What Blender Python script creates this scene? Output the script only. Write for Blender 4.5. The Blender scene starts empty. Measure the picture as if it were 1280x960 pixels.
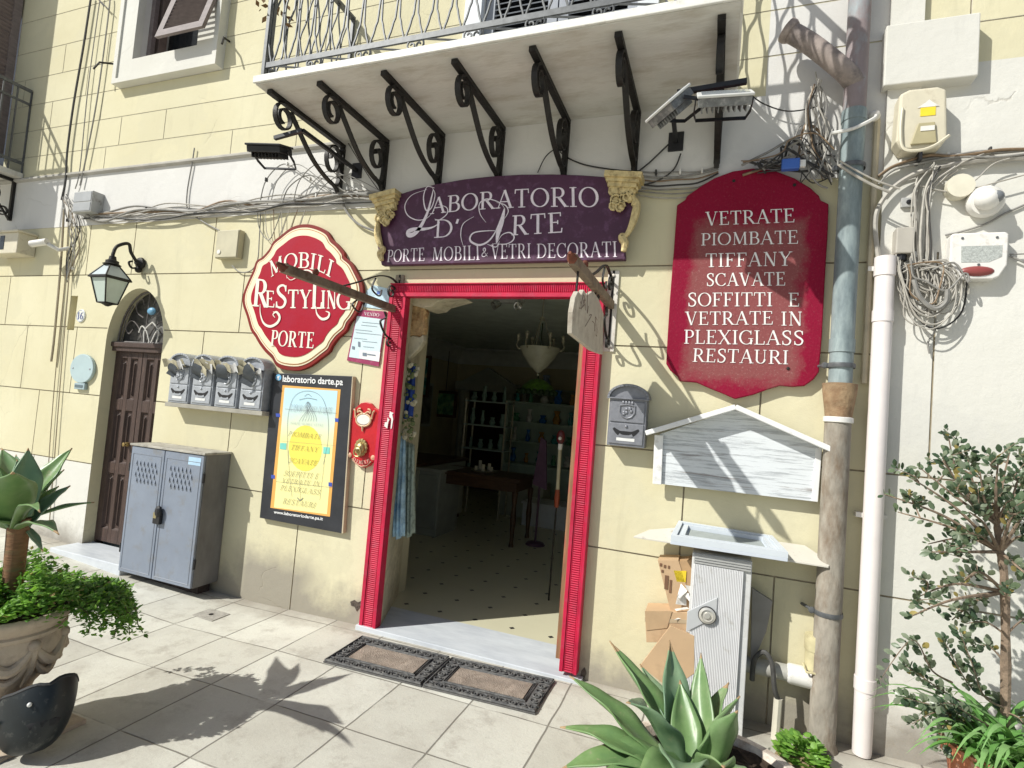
import bpy, bmesh, math, random
from mathutils import Vector, Matrix
random.seed(7)
R_ = math.radians
S = bpy.context.scene
COL = S.collection

# ---------------------------------------------------------------- camera, sky, sun, exposure
FPX, YAW, PITCH, ROLL = 687.146, -.358728, .0497936, .0815811
CAM = Vector((0, -3.4, 1.6))
fwd = Vector((math.sin(YAW)*math.cos(PITCH), math.cos(YAW)*math.cos(PITCH), math.sin(PITCH)))
rt0 = Vector((math.cos(YAW), -math.sin(YAW), 0)); up0 = rt0.cross(fwd)
rt = rt0*math.cos(ROLL) + up0*math.sin(ROLL); upv = -rt0*math.sin(ROLL) + up0*math.cos(ROLL)
cam = bpy.data.objects.new('camera', bpy.data.cameras.new('camera')); COL.objects.link(cam)
cam.matrix_world = Matrix(((rt.x, upv.x, -fwd.x, CAM.x), (rt.y, upv.y, -fwd.y, CAM.y), (rt.z, upv.z, -fwd.z, CAM.z), (0, 0, 0, 1)))
cam.data.sensor_width = 36; cam.data.sensor_fit = 'HORIZONTAL'; cam.data.lens = 36*FPX/1280
cam.data.clip_start = .05; cam.data.clip_end = 1000
S.camera = cam

SUN = Vector((-1, -1, 1.22)).normalized()               # towards the sun
wd = bpy.data.worlds.new('World'); S.world = wd; wd.use_nodes = True
nt = wd.node_tree; nt.nodes.clear()
sky = nt.nodes.new('ShaderNodeTexSky'); sky.sky_type = 'NISHITA'; sky.sun_disc = False
sky.sun_elevation = math.asin(SUN.z); sky.sun_rotation = math.atan2(SUN.x, SUN.y)
sky.air_density = 1.0; sky.dust_density = 1.2; sky.ozone_density = 1.0
bg = nt.nodes.new('ShaderNodeBackground'); bg.inputs['Strength'].default_value = .063
wo = nt.nodes.new('ShaderNodeOutputWorld')
nt.links.new(sky.outputs[0], bg.inputs[0]); nt.links.new(bg.outputs[0], wo.inputs[0])
sl = bpy.data.lights.new('sun', 'SUN'); sl.energy = 3.65; sl.angle = R_(.55); sl.color = (1, .985, .92)
so = bpy.data.objects.new('sun', sl); COL.objects.link(so); so.location = SUN*20
so.rotation_euler = SUN.to_track_quat('Z', 'Y').to_euler()
S.view_settings.view_transform = 'Standard'; S.view_settings.look = 'None'
S.view_settings.exposure = .50; S.view_settings.gamma = 1; S.view_settings.use_curve_mapping = False
S.render.engine = 'CYCLES'
S.cycles.max_bounces = 8; S.cycles.diffuse_bounces = 5; S.cycles.use_denoising = True

# ---------------------------------------------------------------- measuring: a photo pixel onto the plane Y=y, the ground, or the plane X=x
def ray(px, py): return fwd + rt*((px-640)/FPX) - upv*((py-480)/FPX)
def W(px, py, y=0.0):
    d = ray(px, py); t = (y-CAM.y)/d.y; return CAM + d*t
def G(px, py, z=0.0):
    d = ray(px, py); t = (z-CAM.z)/d.z; return CAM + d*t
def X(px, py, x):
    d = ray(px, py); t = (x-CAM.x)/d.x; return CAM + d*t
def crop(x0, y0, s): return lambda pts: [(x0+x*s, y0+y*s) for x, y in pts]

# ---------------------------------------------------------------- mesh collecting
class MB:
    def __init__(s): s.v = []; s.f = []; s.m = []; s.k = 0
    def add(s, vs, fs, m=0):
        b = len(s.v); s.v += [tuple(v) for v in vs]; s.f += [tuple(b+i for i in f) for f in fs]; s.m += [m]*len(fs)
        return s
    def box(s, a, b, m=0):
        (x0, x1), (y0, y1), (z0, z1) = [sorted((a[i], b[i])) for i in range(3)]
        return s.add([(x0,y0,z0),(x1,y0,z0),(x1,y1,z0),(x0,y1,z0),(x0,y0,z1),(x1,y0,z1),(x1,y1,z1),(x0,y1,z1)],
                     [(0,3,2,1),(4,5,6,7),(0,1,5,4),(1,2,6,5),(2,3,7,6),(3,0,4,7)], m)
    def hexa(s, q, d, m=0):                              # a quad swept along vector d
        q = [Vector(p) for p in q]; d = Vector(d); n = len(q)
        return s.add(q + [p+d for p in q], [tuple(range(n)), tuple(range(2*n-1, n-1, -1))] + [(i, i+n, (i+1) % n+n, (i+1) % n) for i in range(n)], m)
    def prism(s, poly, y0, y1, m=0):                     # outline in x,z standing between planes y0 (front) and y1
        return s.hexa([(p[0], y0, p[1]) for p in poly], (0, y1-y0, 0), m)
    def tube(s, pts, r, n=8, m=0, cap=True):
        pts = [Vector(p) for p in pts]; N = len(pts)
        if N < 2: return s
        rr = r if isinstance(r, (list, tuple)) else [r]*N
        b = len(s.v); prev = None
        for i, p in enumerate(pts):
            t = (pts[min(i+1, N-1)]-pts[max(i-1, 0)])
            if t.length < 1e-9: t = Vector((0, 0, 1))
            t.normalize()
            if prev is None:
                a = Vector((0, 0, 1)) if abs(t.z) < .9 else Vector((1, 0, 0))
                u = t.cross(a).normalized()
            else:
                u = prev - t*prev.dot(t)
                u = u.normalized() if u.length > 1e-6 else t.orthogonal().normalized()
            prev = u; w = t.cross(u)
            for k in range(n):
                a = 2*math.pi*k/n; s.v.append(tuple(p + (u*math.cos(a)+w*math.sin(a))*rr[i]))
        for i in range(N-1):
            for k in range(n):
                s.f.append((b+i*n+k, b+i*n+(k+1) % n, b+(i+1)*n+(k+1) % n, b+(i+1)*n+k)); s.m.append(m)
        if cap:
            s.f.append(tuple(b+k for k in range(n-1, -1, -1))); s.m.append(m)
            s.f.append(tuple(b+(N-1)*n+k for k in range(n))); s.m.append(m)
        return s
    def bar(s, p, q, w, h, m=0, up=(0, 0, 1)):           # rectangular bar
        p = Vector(p); q = Vector(q); t = (q-p).normalized(); a = Vector(up)
        if abs(t.dot(a)) > .98: a = Vector((0, 1, 0))
        u = t.cross(a).normalized()*(w/2); v = u.cross(t).normalized()*(h/2)
        return s.hexa([p-u-v, p+u-v, p+u+v, p-u+v], q-p, m)
    def strap(s, pts, axis, w, th, m=0):                 # flat iron: curve in a plane, width w along axis
        pts = [Vector(p) for p in pts]; a = Vector(axis).normalized()*(w/2); b = len(s.v); N = len(pts)
        for i, p in enumerate(pts):
            t = (pts[min(i+1, N-1)]-pts[max(i-1, 0)]).normalized(); n = t.cross(a).normalized()*(th/2)
            s.v += [tuple(p-a-n), tuple(p+a-n), tuple(p+a+n), tuple(p-a+n)]
        for i in range(N-1):
            for k in range(4):
                s.f.append((b+4*i+k, b+4*i+(k+1) % 4, b+4*i+4+(k+1) % 4, b+4*i+4+k)); s.m.append(m)
        s.f += [(b+3, b+2, b+1, b), tuple(b+4*(N-1)+k for k in range(4))]; s.m += [m, m]
        return s
    def lathe(s, prof, c, n=24, m=0, axis=(0, 0, 1), arc=(0, 2*math.pi)):
        c = Vector(c); ax = Vector(axis).normalized(); u = ax.orthogonal().normalized(); w = ax.cross(u); b = len(s.v)
        full = abs(arc[1]-arc[0]-2*math.pi) < 1e-6; nn = n if full else n+1
        for r, z in prof:
            for k in range(nn):
                a = arc[0]+(arc[1]-arc[0])*k/n; s.v.append(tuple(c + ax*z + (u*math.cos(a)+w*math.sin(a))*max(r, 1e-4)))
        for i in range(len(prof)-1):
            for k in range(n):
                j = (k+1) % nn
                s.f.append((b+i*nn+k, b+i*nn+j, b+(i+1)*nn+j, b+(i+1)*nn+k)); s.m.append(m)
        return s
    def ball(s, c, r, n=10, m=0, sc=(1, 1, 1)):
        c = Vector(c); b = len(s.v); h = n//2+1
        for i in range(h+1):
            t = math.pi*i/h
            for k in range(n):
                a = 2*math.pi*k/n
                s.v.append((c.x+r*sc[0]*math.sin(t)*math.cos(a), c.y+r*sc[1]*math.sin(t)*math.sin(a), c.z+r*sc[2]*math.cos(t)))
        for i in range(h):
            for k in range(n):
                s.f.append((b+i*n+k, b+(i+1)*n+k, b+(i+1)*n+(k+1) % n, b+i*n+(k+1) % n)); s.m.append(m)
        return s
    def ribbon(s, pts, ws, y, m=0, dy=0.0):              # flat painted stroke in the x,z plane, facing -y
        pts = [Vector((p[0], 0, p[1])) for p in pts]; N = len(pts); b = len(s.v)
        for i, p in enumerate(pts):
            t = pts[min(i+1, N-1)]-pts[max(i-1, 0)]; t = t.normalized() if t.length > 1e-9 else Vector((1, 0, 0))
            n = Vector((-t.z, 0, t.x))*(ws[i]/2)
            s.v += [(p.x-n.x, y, p.z-n.z), (p.x+n.x, y, p.z+n.z)]
        for i in range(N-1): s.f.append((b+2*i, b+2*i+2, b+2*i+3, b+2*i+1)); s.m.append(m)
        return s
    def build(s, name, mat, parent=None, smooth=False, bevel=0, seg=2, ang=40, solid=0):
        me = bpy.data.meshes.new(name); off = world_loc(parent)
        me.from_pydata([(v[0]-off.x, v[1]-off.y, v[2]-off.z) for v in s.v], [], s.f)
        mats = mat if isinstance(mat, (list, tuple)) else [mat]
        for m in mats: me.materials.append(m)
        me.polygons.foreach_set('material_index', s.m)
        bm = bmesh.new(); bm.from_mesh(me); bmesh.ops.recalc_face_normals(bm, faces=bm.faces); bm.to_mesh(me); bm.free()
        if smooth: me.shade_smooth() if ang >= 180 else smooth_by_angle(me, ang)
        me.update()
        o = bpy.data.objects.new(name, me); COL.objects.link(o)
        if parent: o.parent = parent
        if solid:
            md = o.modifiers.new('solid', 'SOLIDIFY'); md.thickness = solid; md.offset = 0
        if bevel:
            md = o.modifiers.new('bevel', 'BEVEL'); md.width = bevel; md.segments = seg; md.limit_method = 'ANGLE'; md.angle_limit = R_(35)
        return o
def smooth_by_angle(me, ang):
    me.shade_smooth()
    bm = bmesh.new(); bm.from_mesh(me)
    for e in bm.edges:
        if len(e.link_faces) != 2 or e.calc_face_angle(0) > R_(ang): e.smooth = False
    bm.to_mesh(me); bm.free()
def world_loc(o):
    v = Vector((0, 0, 0))
    while o: v += o.location; o = o.parent
    return v
def tag(o, label=None, cat=None, group=None, kind=None):
    if label: o['label'] = label
    if cat: o['category'] = cat
    if group: o['group'] = group
    if kind: o['kind'] = kind
    return o
def thing(name, label, cat, loc=(0, 0, 0), group=None):
    o = bpy.data.objects.new(name, None); COL.objects.link(o); o.location = loc; o.empty_display_size = .1
    return tag(o, label, cat, group)
def kids(o): return [c for c in bpy.data.objects if c.parent == o]
def dup(o, loc, label=None, parent=None):
    c = o.copy(); COL.objects.link(c); c.location = loc; c.parent = parent
    if label: c['label'] = label
    for k in kids(o): dup(k, k.location, None, c)
    return c
def catmull(P, n=8, closed=False):
    P = [Vector(p) for p in P]; out = []; N = len(P)
    rng = range(N if closed else N-1)
    for i in rng:
        g = (lambda k: P[k % N]) if closed else (lambda k: P[max(0, min(N-1, k))])
        a, b, c, d = g(i-1), g(i), g(i+1), g(i+2)
        for j in range(n):
            t = j/n
            out.append(.5*((2*b)+(c-a)*t+(2*a-5*b+4*c-d)*t*t+(3*b-a-3*c+d)*t**3))
    if not closed: out.append(P[-1].copy())
    return out
def wpoly(pxs, y): return [(p.x, p.z) for p in (W(a, b, y) for a, b in pxs)]
def scale2(poly, k, c=None):
    cx, cz = c or (sum(p[0] for p in poly)/len(poly), sum(p[1] for p in poly)/len(poly))
    return [(cx+(p[0]-cx)*k, cz+(p[1]-cz)*k) for p in poly]

# ---------------------------------------------------------------- materials
def NN(m): return m.node_tree.nodes, m.node_tree.links
def mat(name, col, rough=.6, metal=0, var=.12, vs=6, bump=0, bs=60, dirt_or_shade=None, dcol=(.1, .08, .06), stretch=(1, 1, 1), spec=.4, trans=0):
    m = bpy.data.materials.new(name); m.use_nodes = True; N, L = NN(m); p = N['Principled BSDF']
    p.inputs['Roughness'].default_value = rough; p.inputs['Metallic'].default_value = metal
    p.inputs['Specular IOR Level'].default_value = spec
    if trans: p.inputs['Transmission Weight'].default_value = trans
    tc = N.new('ShaderNodeTexCoord'); mp = N.new('ShaderNodeMapping'); mp.inputs['Scale'].default_value = stretch
    L.new(tc.outputs['Object'], mp.inputs[0])
    nz = N.new('ShaderNodeTexNoise'); nz.inputs['Scale'].default_value = vs; nz.inputs['Detail'].default_value = 6; nz.inputs['Roughness'].default_value = .62
    L.new(mp.outputs[0], nz.inputs['Vector'])
    cr = N.new('ShaderNodeValToRGB'); e = cr.color_ramp.elements
    e[0].position = .3; e[1].position = .7
    e[0].color = (*[max(0, c*(1-var)) for c in col], 1); e[1].color = (*[min(1, c*(1+var)) for c in col], 1)
    L.new(nz.outputs[0], cr.inputs[0]); out = cr.outputs[0]
    if dirt_or_shade:                                             # (amount, scale): irregular stains with their own shape, and painted shade on teal pipe and elbow
        n2 = N.new('ShaderNodeTexNoise'); n2.inputs['Scale'].default_value = dirt_or_shade[1]; n2.inputs['Detail'].default_value = 9; n2.inputs['Roughness'].default_value = .7
        L.new(mp.outputs[0], n2.inputs['Vector'])
        r2 = N.new('ShaderNodeValToRGB'); r2.color_ramp.elements[0].position = .62-dirt_or_shade[0]*.25; r2.color_ramp.elements[1].position = .74
        L.new(n2.outputs[0], r2.inputs[0])
        mx = N.new('ShaderNodeMix'); mx.data_type = 'RGBA'; mx.inputs[7].default_value = (*dcol, 1)
        L.new(r2.outputs[0], mx.inputs[0]); L.new(out, mx.inputs[6]); out = mx.outputs[2]
    L.new(out, p.inputs['Base Color'])
    if bump:
        n3 = N.new('ShaderNodeTexNoise'); n3.inputs['Scale'].default_value = bs; n3.inputs['Detail'].default_value = 8
        L.new(mp.outputs[0], n3.inputs['Vector'])
        bp = N.new('ShaderNodeBump'); bp.inputs['Strength'].default_value = bump; bp.inputs['Distance'].default_value = .01
        L.new(n3.outputs[0], bp.inputs['Height']); L.new(bp.outputs[0], p.inputs['Normal'])
    return m
def mth(N, L, op, a, b=None, c=None):
    n = N.new('ShaderNodeMath'); n.operation = op
    for i, v in enumerate((a, b, c)):
        if v is None: continue
        if hasattr(v, 'links') or hasattr(v, 'is_linked'): L.new(v, n.inputs[i])
        else: n.inputs[i].default_value = v
    return n.outputs[0]
def mixc(N, L, f, a, b):
    mx = N.new('ShaderNodeMix'); mx.data_type = 'RGBA'
    for s, v in ((0, f), (6, a), (7, b)):
        if isinstance(v, (tuple, list)): mx.inputs[s].default_value = (*v, 1)
        elif isinstance(v, (int, float)): mx.inputs[s].default_value = v
        else: L.new(v, mx.inputs[s])
    return mx.outputs[2]
def noise(N, L, vec, sc, det=8, rg=.6):
    n = N.new('ShaderNodeTexNoise'); n.inputs['Scale'].default_value = sc; n.inputs['Detail'].default_value = det; n.inputs['Roughness'].default_value = rg
    L.new(vec, n.inputs['Vector']); return n.outputs[0]
def ramp(N, L, f, a, b):
    r = N.new('ShaderNodeMapRange'); r.inputs[1].default_value = a; r.inputs[2].default_value = b
    L.new(f, r.inputs[0]); return r.outputs[0]
def bumpn(N, L, p, h, st, dist=.01):
    b = N.new('ShaderNodeBump'); b.inputs['Strength'].default_value = st; b.inputs['Distance'].default_value = dist
    L.new(h, b.inputs['Height']); L.new(b.outputs[0], p.inputs['Normal'])

def plaster(name, c1, c2, foot=True):
    """old painted render: broad tone drift, trowel bump, flaked spots, stains rising from the pavement"""
    m = bpy.data.materials.new(name); m.use_nodes = True; N, L = NN(m); p = N['Principled BSDF']; p.inputs['Roughness'].default_value = .88
    p.inputs['Specular IOR Level'].default_value = .2
    tc = N.new('ShaderNodeTexCoord'); v = tc.outputs['Object']; sp = N.new('ShaderNodeSeparateXYZ'); L.new(v, sp.inputs[0])
    f = ramp(N, L, noise(N, L, v, 1.1, 7, .55), .35, .65)
    c = mixc(N, L, f, c1, c2)
    pt = mth(N, L, 'MULTIPLY', ramp(N, L, noise(N, L, v, .75, 9, .62), .53, .545), .5); c = mixc(N, L, pt, c, tuple(x*.90 for x in c2))
    st = N.new('ShaderNodeMapping'); st.inputs['Scale'].default_value = (2.2, 1, .35); L.new(v, st.inputs[0])
    f2 = ramp(N, L, noise(N, L, st.outputs[0], 2.5, 9, .7), .56, .8)
    c = mixc(N, L, mth(N, L, 'MULTIPLY', f2, .38), c, tuple(x*.62 for x in c1))
    fl = ramp(N, L, noise(N, L, v, 11, 10, .78), .665, .70)
    fl2 = ramp(N, L, noise(N, L, v, .9, 2), .5, .62)
    c = mixc(N, L, mth(N, L, 'MULTIPLY', mth(N, L, 'MULTIPLY', fl, fl2), .6), c, (.40, .35, .28))
    if foot:
        h = mth(N, L, 'ADD', sp.outputs[2], mth(N, L, 'MULTIPLY', noise(N, L, v, 3.2, 9, .65), -.55))
        fm = ramp(N, L, h, .0, -.22)
        sx = ramp(N, L, mth(N, L, 'ABSOLUTE', mth(N, L, 'ADD', sp.outputs[0], 3.1)), .55, .25)
        fm2 = mth(N, L, 'MULTIPLY', ramp(N, L, h, .22, -.05), sx)
        fm = mth(N, L, 'MAXIMUM', fm, fm2)
        sx2 = ramp(N, L, mth(N, L, 'ABSOLUTE', mth(N, L, 'ADD', sp.outputs[0], -.42)), .42, .25)
        fm = mth(N, L, 'MAXIMUM', fm, mth(N, L, 'MULTIPLY', ramp(N, L, h, .12, -.15), sx2))
        c = mixc(N, L, mth(N, L, 'MULTIPLY', fm, .85), c, (.27, .245, .21))
    # hairline cracks in a few areas, grime speckle near the pavement
    vo = N.new('ShaderNodeTexVoronoi'); vo.feature = 'DISTANCE_TO_EDGE'; vo.inputs['Scale'].default_value = .9
    wv_ = N.new('ShaderNodeVectorMath'); wv_.operation = 'ADD'; nzc = N.new('ShaderNodeTexNoise'); nzc.inputs['Scale'].default_value = 3; nzc.inputs['Detail'].default_value = 8; L.new(v, nzc.inputs['Vector'])
    sc_ = N.new('ShaderNodeVectorMath'); sc_.operation = 'SCALE'; sc_.inputs['Scale'].default_value = .28; L.new(nzc.outputs[1], sc_.inputs[0]); L.new(v, wv_.inputs[0]); L.new(sc_.outputs[0], wv_.inputs[1]); L.new(wv_.outputs[0], vo.inputs['Vector'])
    crk = mth(N, L, 'MULTIPLY', ramp(N, L, vo.outputs['Distance'], .0045, .001), ramp(N, L, noise(N, L, v, .8, 2), .60, .68))
    c = mixc(N, L, mth(N, L, 'MULTIPLY', crk, .4), c, (.33, .29, .22))
    low = ramp(N, L, sp.outputs[2], .75, .0)
    spk = mth(N, L, 'MULTIPLY', ramp(N, L, noise(N, L, v, 26, 9, .8), .52, .68), mth(N, L, 'MULTIPLY', low, ramp(N, L, noise(N, L, v, 1.9, 6), .42, .62)))
    c = mixc(N, L, mth(N, L, 'MULTIPLY', spk, .75), c, (.30, .26, .20))
    L.new(c, p.inputs['Base Color'])
    hb = mth(N, L, 'ADD', noise(N, L, v, 14, 8, .6), mth(N, L, 'MULTIPLY', noise(N, L, v, 120, 4), .25))
    hb = mth(N, L, 'ADD', hb, mth(N, L, 'MULTIPLY', mth(N, L, 'ADD', crk, mth(N, L, 'MULTIPLY', fl, fl2)), -1.5))
    bumpn(N, L, p, hb, .30, .012)
    return m
YEL = plaster('yellow_plaster', (.61, .56, .375), (.67, .625, .44))
WHT = plaster('white_plaster', (.64, .625, .595), (.70, .685, .655))
CRM = plaster('cream_plaster', (.63, .615, .555), (.69, .675, .625))
GRV2 = mat('faint_joint', (.50, .465, .34), .95, var=.2, vs=20)
GRV = mat('joint_mortar', (.36, .31, .22), .95, var=.25, vs=20)
RED = mat('red_gloss_paint', (.50, .010, .052), .5, var=.2, vs=6, dirt_or_shade=(.5, 16), dcol=(.42, .045, .085), bump=.12, bs=70)
IRON = mat('dark_wrought_iron', (.022, .020, .018), .55, metal=.3, var=.4, vs=40, bump=.3, bs=90)
IRONG = mat('grey_painted_iron', (.115, .12, .125), .5, metal=.2, var=.25, vs=30)
SOF = mat('balcony_concrete', (.63, .61, .56), .9, var=.08, vs=3, dirt_or_shade=(.5, 5), dcol=(.45, .41, .34), bump=.25, bs=30, stretch=(.6, 2, 1))
WOODB = mat('dark_brown_door_wood', (.062, .038, .031), .55, var=.3, vs=6, stretch=(8, 8, .6), bump=.25, bs=40, dirt_or_shade=(.3, 14), dcol=(.18, .11, .08))
GREYMET = mat('blue_grey_steel', (.235, .27, .335), .45, metal=.15, var=.08, vs=4, dirt_or_shade=(.35, 9), dcol=(.22, .22, .22), bump=.06, bs=30)
GREYMET2 = mat('mailbox_silver', (.38, .40, .43), .42, metal=.2, var=.15, vs=30, bump=.1, bs=60)
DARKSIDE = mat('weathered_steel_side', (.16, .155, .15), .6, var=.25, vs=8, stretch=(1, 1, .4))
BLACK = mat('black_plastic', (.018, .018, .020), .42, var=.2, vs=20)
BLACKR = mat('black_rubber', (.03, .031, .033), .7, var=.3, vs=60, bump=.3, bs=150)
WPLA = mat('white_plastic', (.74, .72, .68), .45, var=.06, vs=10, dirt_or_shade=(.3, 14), dcol=(.5, .45, .38))
BEIPLA = mat('beige_plastic', (.62, .57, .44), .5, var=.08, vs=10, dirt_or_shade=(.3, 10), dcol=(.4, .34, .25))
GRYPLA = mat('grey_plastic', (.40, .40, .385), .5, var=.08, vs=12, dirt_or_shade=(.2, 10))
CABW = mat('pale_cable', (.40, .375, .33), .6, var=.2, vs=20)
CABG = mat('grey_cable', (.25, .24, .22), .6, var=.25, vs=20)
CABK = mat('dark_cable', (.04, .038, .036), .6, var=.3, vs=20)
GLASSP = mat('frosted_lamp_glass', (.50, .58, .52), .35, var=.06, vs=8)
GOLD = mat('cream_gilt_plaster', (.62, .50, .25), .55, var=.25, vs=25, dirt_or_shade=(.5, 30), dcol=(.22, .14, .06), bump=.3, bs=60)
CREAMP = mat('cream_paint', (.80, .70, .50), .5, var=.06, vs=20)
WHITEP = mat('white_lettering', (.80, .77, .74), .55, var=.08, vs=40, dirt_or_shade=(.15, 60), dcol=(.6, .5, .5))
STONE = mat('urn_stone', (.52, .43, .33), .9, var=.15, vs=7, dirt_or_shade=(.6, 12), dcol=(.33, .26, .2), bump=.5, bs=40)
TERRA = mat('terracotta', (.42, .15, .075), .85, var=.2, vs=9, dirt_or_shade=(.4, 18), dcol=(.5, .4, .33), bump=.25, bs=60)
SOIL = mat('dark_soil', (.045, .03, .02), .98, var=.5, vs=30, bump=.9, bs=50)
CARD = mat('brown_cardboard', (.50, .345, .205), .85, var=.07, vs=5, dirt_or_shade=(.25, 6), dcol=(.4, .27, .16))
MARB = mat('grey_white_marble', (.62, .65, .68), .35, var=.06, vs=3, dirt_or_shade=(.8, 4), dcol=(.46, .49, .53), stretch=(.7, 2.5, 1), bump=.05)
DARKIN = mat('dark_interior_paint', (.20, .23, .20), .85, var=.1, vs=3)
DARKGL = mat('dark_glass', (.02, .022, .024), .1, var=.2, vs=3)
# ================================================================ PAVEMENT
def gz(x):
    P = [(-60, .14), (-6.6, .12), (-5.0, .05), (-4.2, 0), (-3.3, -.025), (-2.4, .0), (-1.5, .008), (1, .03), (60, .05)]
    for (a, za), (b, zb) in zip(P, P[1:]):
        if a <= x <= b: return za+(zb-za)*(x-a)/(b-a)
    return 0
def paving():
    m = bpy.data.materials.new('paving_slabs'); m.use_nodes = True; N, L = NN(m); p = N['Principled BSDF']; p.inputs['Roughness'].default_value = .85
    p.inputs['Specular IOR Level'].default_value = .25
    tc = N.new('ShaderNodeTexCoord'); v = tc.outputs['Object']; sp = N.new('ShaderNodeSeparateXYZ'); L.new(v, sp.inputs[0])
    x, y = sp.outputs[0], sp.outputs[1]
    wob = mth(N, L, 'MULTIPLY', mth(N, L, 'SUBTRACT', noise(N, L, v, 1.7, 3), .5), .03)
    u = mth(N, L, 'DIVIDE', mth(N, L, 'ADD', mth(N, L, 'ADD', x, 2.47), wob), .44)
    w = mth(N, L, 'DIVIDE', mth(N, L, 'ADD', mth(N, L, 'ADD', y, 1.06), wob), .482)
    iu, iw = mth(N, L, 'FLOOR', u), mth(N, L, 'FLOOR', w)
    def edge(a, wd): # distance to the nearest joint
        fr = mth(N, L, 'FRACT', a); d = mth(N, L, 'MINIMUM', fr, mth(N, L, 'SUBTRACT', 1, fr)); return ramp(N, L, d, wd, wd*.35)
    jd = noise(N, L, v, 2.3, 5)
    ju = mth(N, L, 'MULTIPLY', edge(u, .015), ramp(N, L, noise(N, L, v, 3.1, 6), .25, .45)); jw = mth(N, L, 'MULTIPLY', edge(w, .012), ramp(N, L, jd, .34, .5))
    j = mth(N, L, 'MAXIMUM', ju, jw)
    cv = N.new('ShaderNodeCombineXYZ'); L.new(iu, cv.inputs[0]); L.new(iw, cv.inputs[1])
    wn = N.new('ShaderNodeTexWhiteNoise'); L.new(cv.outputs[0], wn.inputs[0])
    c = mixc(N, L, wn.outputs[0], (.50, .485, .42), (.66, .65, .575))
    c = mixc(N, L, mth(N, L, 'MULTIPLY', ramp(N, L, noise(N, L, v, 2.2, 9, .7), .46, .72), .5), c, (.34, .31, .265))
    c = mixc(N, L, mth(N, L, 'MULTIPLY', ramp(N, L, noise(N, L, v, 5, 10, .78), .52, .66), .55), c, (.31, .28, .235))
    c = mixc(N, L, mth(N, L, 'MULTIPLY', ramp(N, L, noise(N, L, v, 75, 6, .8), .55, .75), .45), c, (.24, .22, .19))
    c = mixc(N, L, mth(N, L, 'MULTIPLY', ramp(N, L, noise(N, L, v, 22, 7, .7), .60, .72), .35), c, (.7, .68, .63))
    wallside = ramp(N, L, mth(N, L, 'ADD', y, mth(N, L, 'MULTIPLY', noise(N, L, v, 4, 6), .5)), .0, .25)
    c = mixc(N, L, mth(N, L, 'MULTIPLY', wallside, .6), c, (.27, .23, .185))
    c = mixc(N, L, mth(N, L, 'MULTIPLY', j, .85), c, (.16, .145, .12))
    L.new(c, p.inputs['Base Color'])
    hgt = mth(N, L, 'SUBTRACT', mth(N, L, 'MULTIPLY', noise(N, L, v, 60, 8, .7), .35), j)
    bumpn(N, L, p, hgt, .45, .012)
    return m
PAVE = paving()
mb = MB()
xs = [-60, -30, -15, -9] + [-7+.25*i for i in range(37)] + [4, 8, 20, 60]
ys = [-80, -30, -12, -6, -4, -3, -2, -1, -.5, 0, .12]
for i, x in enumerate(xs):
    for y in ys: mb.v.append((x, y, gz(x)))
n = len(ys)
for i in range(len(xs)-1):
    for k in range(n-1): mb.f.append((i*n+k, (i+1)*n+k, (i+1)*n+k+1, i*n+k+1)); mb.m.append(0)
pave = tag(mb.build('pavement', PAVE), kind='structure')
# small inspection cover and the patched stain in the slabs
def flat_poly(pxs, z): return [G(a, b, z) for a, b in pxs]
cov = [G(a, b, -.01) for a, b in ((240, 767), (263, 759), (288, 766), (265, 775))]
mb = MB(); cov = [Vector((p.x, p.y, gz(p.x))) for p in cov]; mb.hexa([p+Vector((0, 0, .001)) for p in cov], (0, 0, .004))
ic = mb.build('inspection_cover', mat('old_cast_cover', (.36, .34, .30), .9, var=.25, vs=30, bump=.5, bs=80), bevel=.003)
tag(ic, 'small square inspection cover set in the pavement near the steel cabinet', 'cover')
mb = MB(); c = sum(cov, Vector())/4
mb.lathe([(.016, 0), (.016, .002), (0, .002)], c+Vector((0, 0, .005)), 12); mb.build('cover_boss', IRON, ic)

# ================================================================ BUILDING: wall as a height field over an irregular grid (real joints, real openings)
B = thing('building', 'pale yellow plastered townhouse front with a red framed shop doorway and iron balconies', 'building', (0, 0, 0))
GW = .0045
Z1, Z2, Z3, Z4, Z5 = .815, 1.437, 2.06, 2.56, 3.04
HJ = [Z1, Z2, Z3, Z4, 3.80, 4.08, 4.36, 4.65, 4.95, 5.3, 5.7]
VJ = [(-9, Z1, [-7.4, -6.1, -3.9, -2.9, -.15, .35]), (Z1, Z2, [-7.5, W(48, 500).x, W(285, 560).x, W(853, 640).x, -2.35+.0]), (Z2, Z3, [W(31, 440).x, W(93, 440).x, W(251, 455).x, W(950, 510).x, -2.46]),
      (Z3, Z4, [W(10, 375).x, W(301, 390).x, W(429, 370).x]), (Z4, Z5, [W(111, 310).x, W(267, 310).x, -5.05, -7.2]),
      (3.56, 3.80, [-5.6, -4.0, -3.3, -7.1]), (3.80, 4.08, [W(152, 150).x, W(208, 140).x, -3.2, -7.3]), (4.08, 4.36, [-6.5, W(130, 110).x, -3.6]), (4.36, 4.65, [-6.0, -3.7, -7.0, -3.1]), (4.65, 4.95, [-6.4, -3.3, -5.75]), (4.95, 5.3, [-6.1, -3.7])]
DL, DR, DT = -2.105, -.80, 2.352            # shop doorway
SL, SR, SA, ST = -5.277, -4.545, 1.93, 2.43  # side door: jambs, springing, crown
WL, WR, WB = -5.27, -4.45, 4.575            # upper window
NL, NR, NB, NT = W(88, 375).x, W(97, 375).x, 2.03, 2.36    # narrow slot left of the side door
BDL, BDR = -1.72, -.62                      # balcony door
LDL, LDR = -9.2, -7.2                      # left balcony door
PIL = .765
XMIN, XMAX, ZMAX = -14, PIL, 7.0
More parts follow.
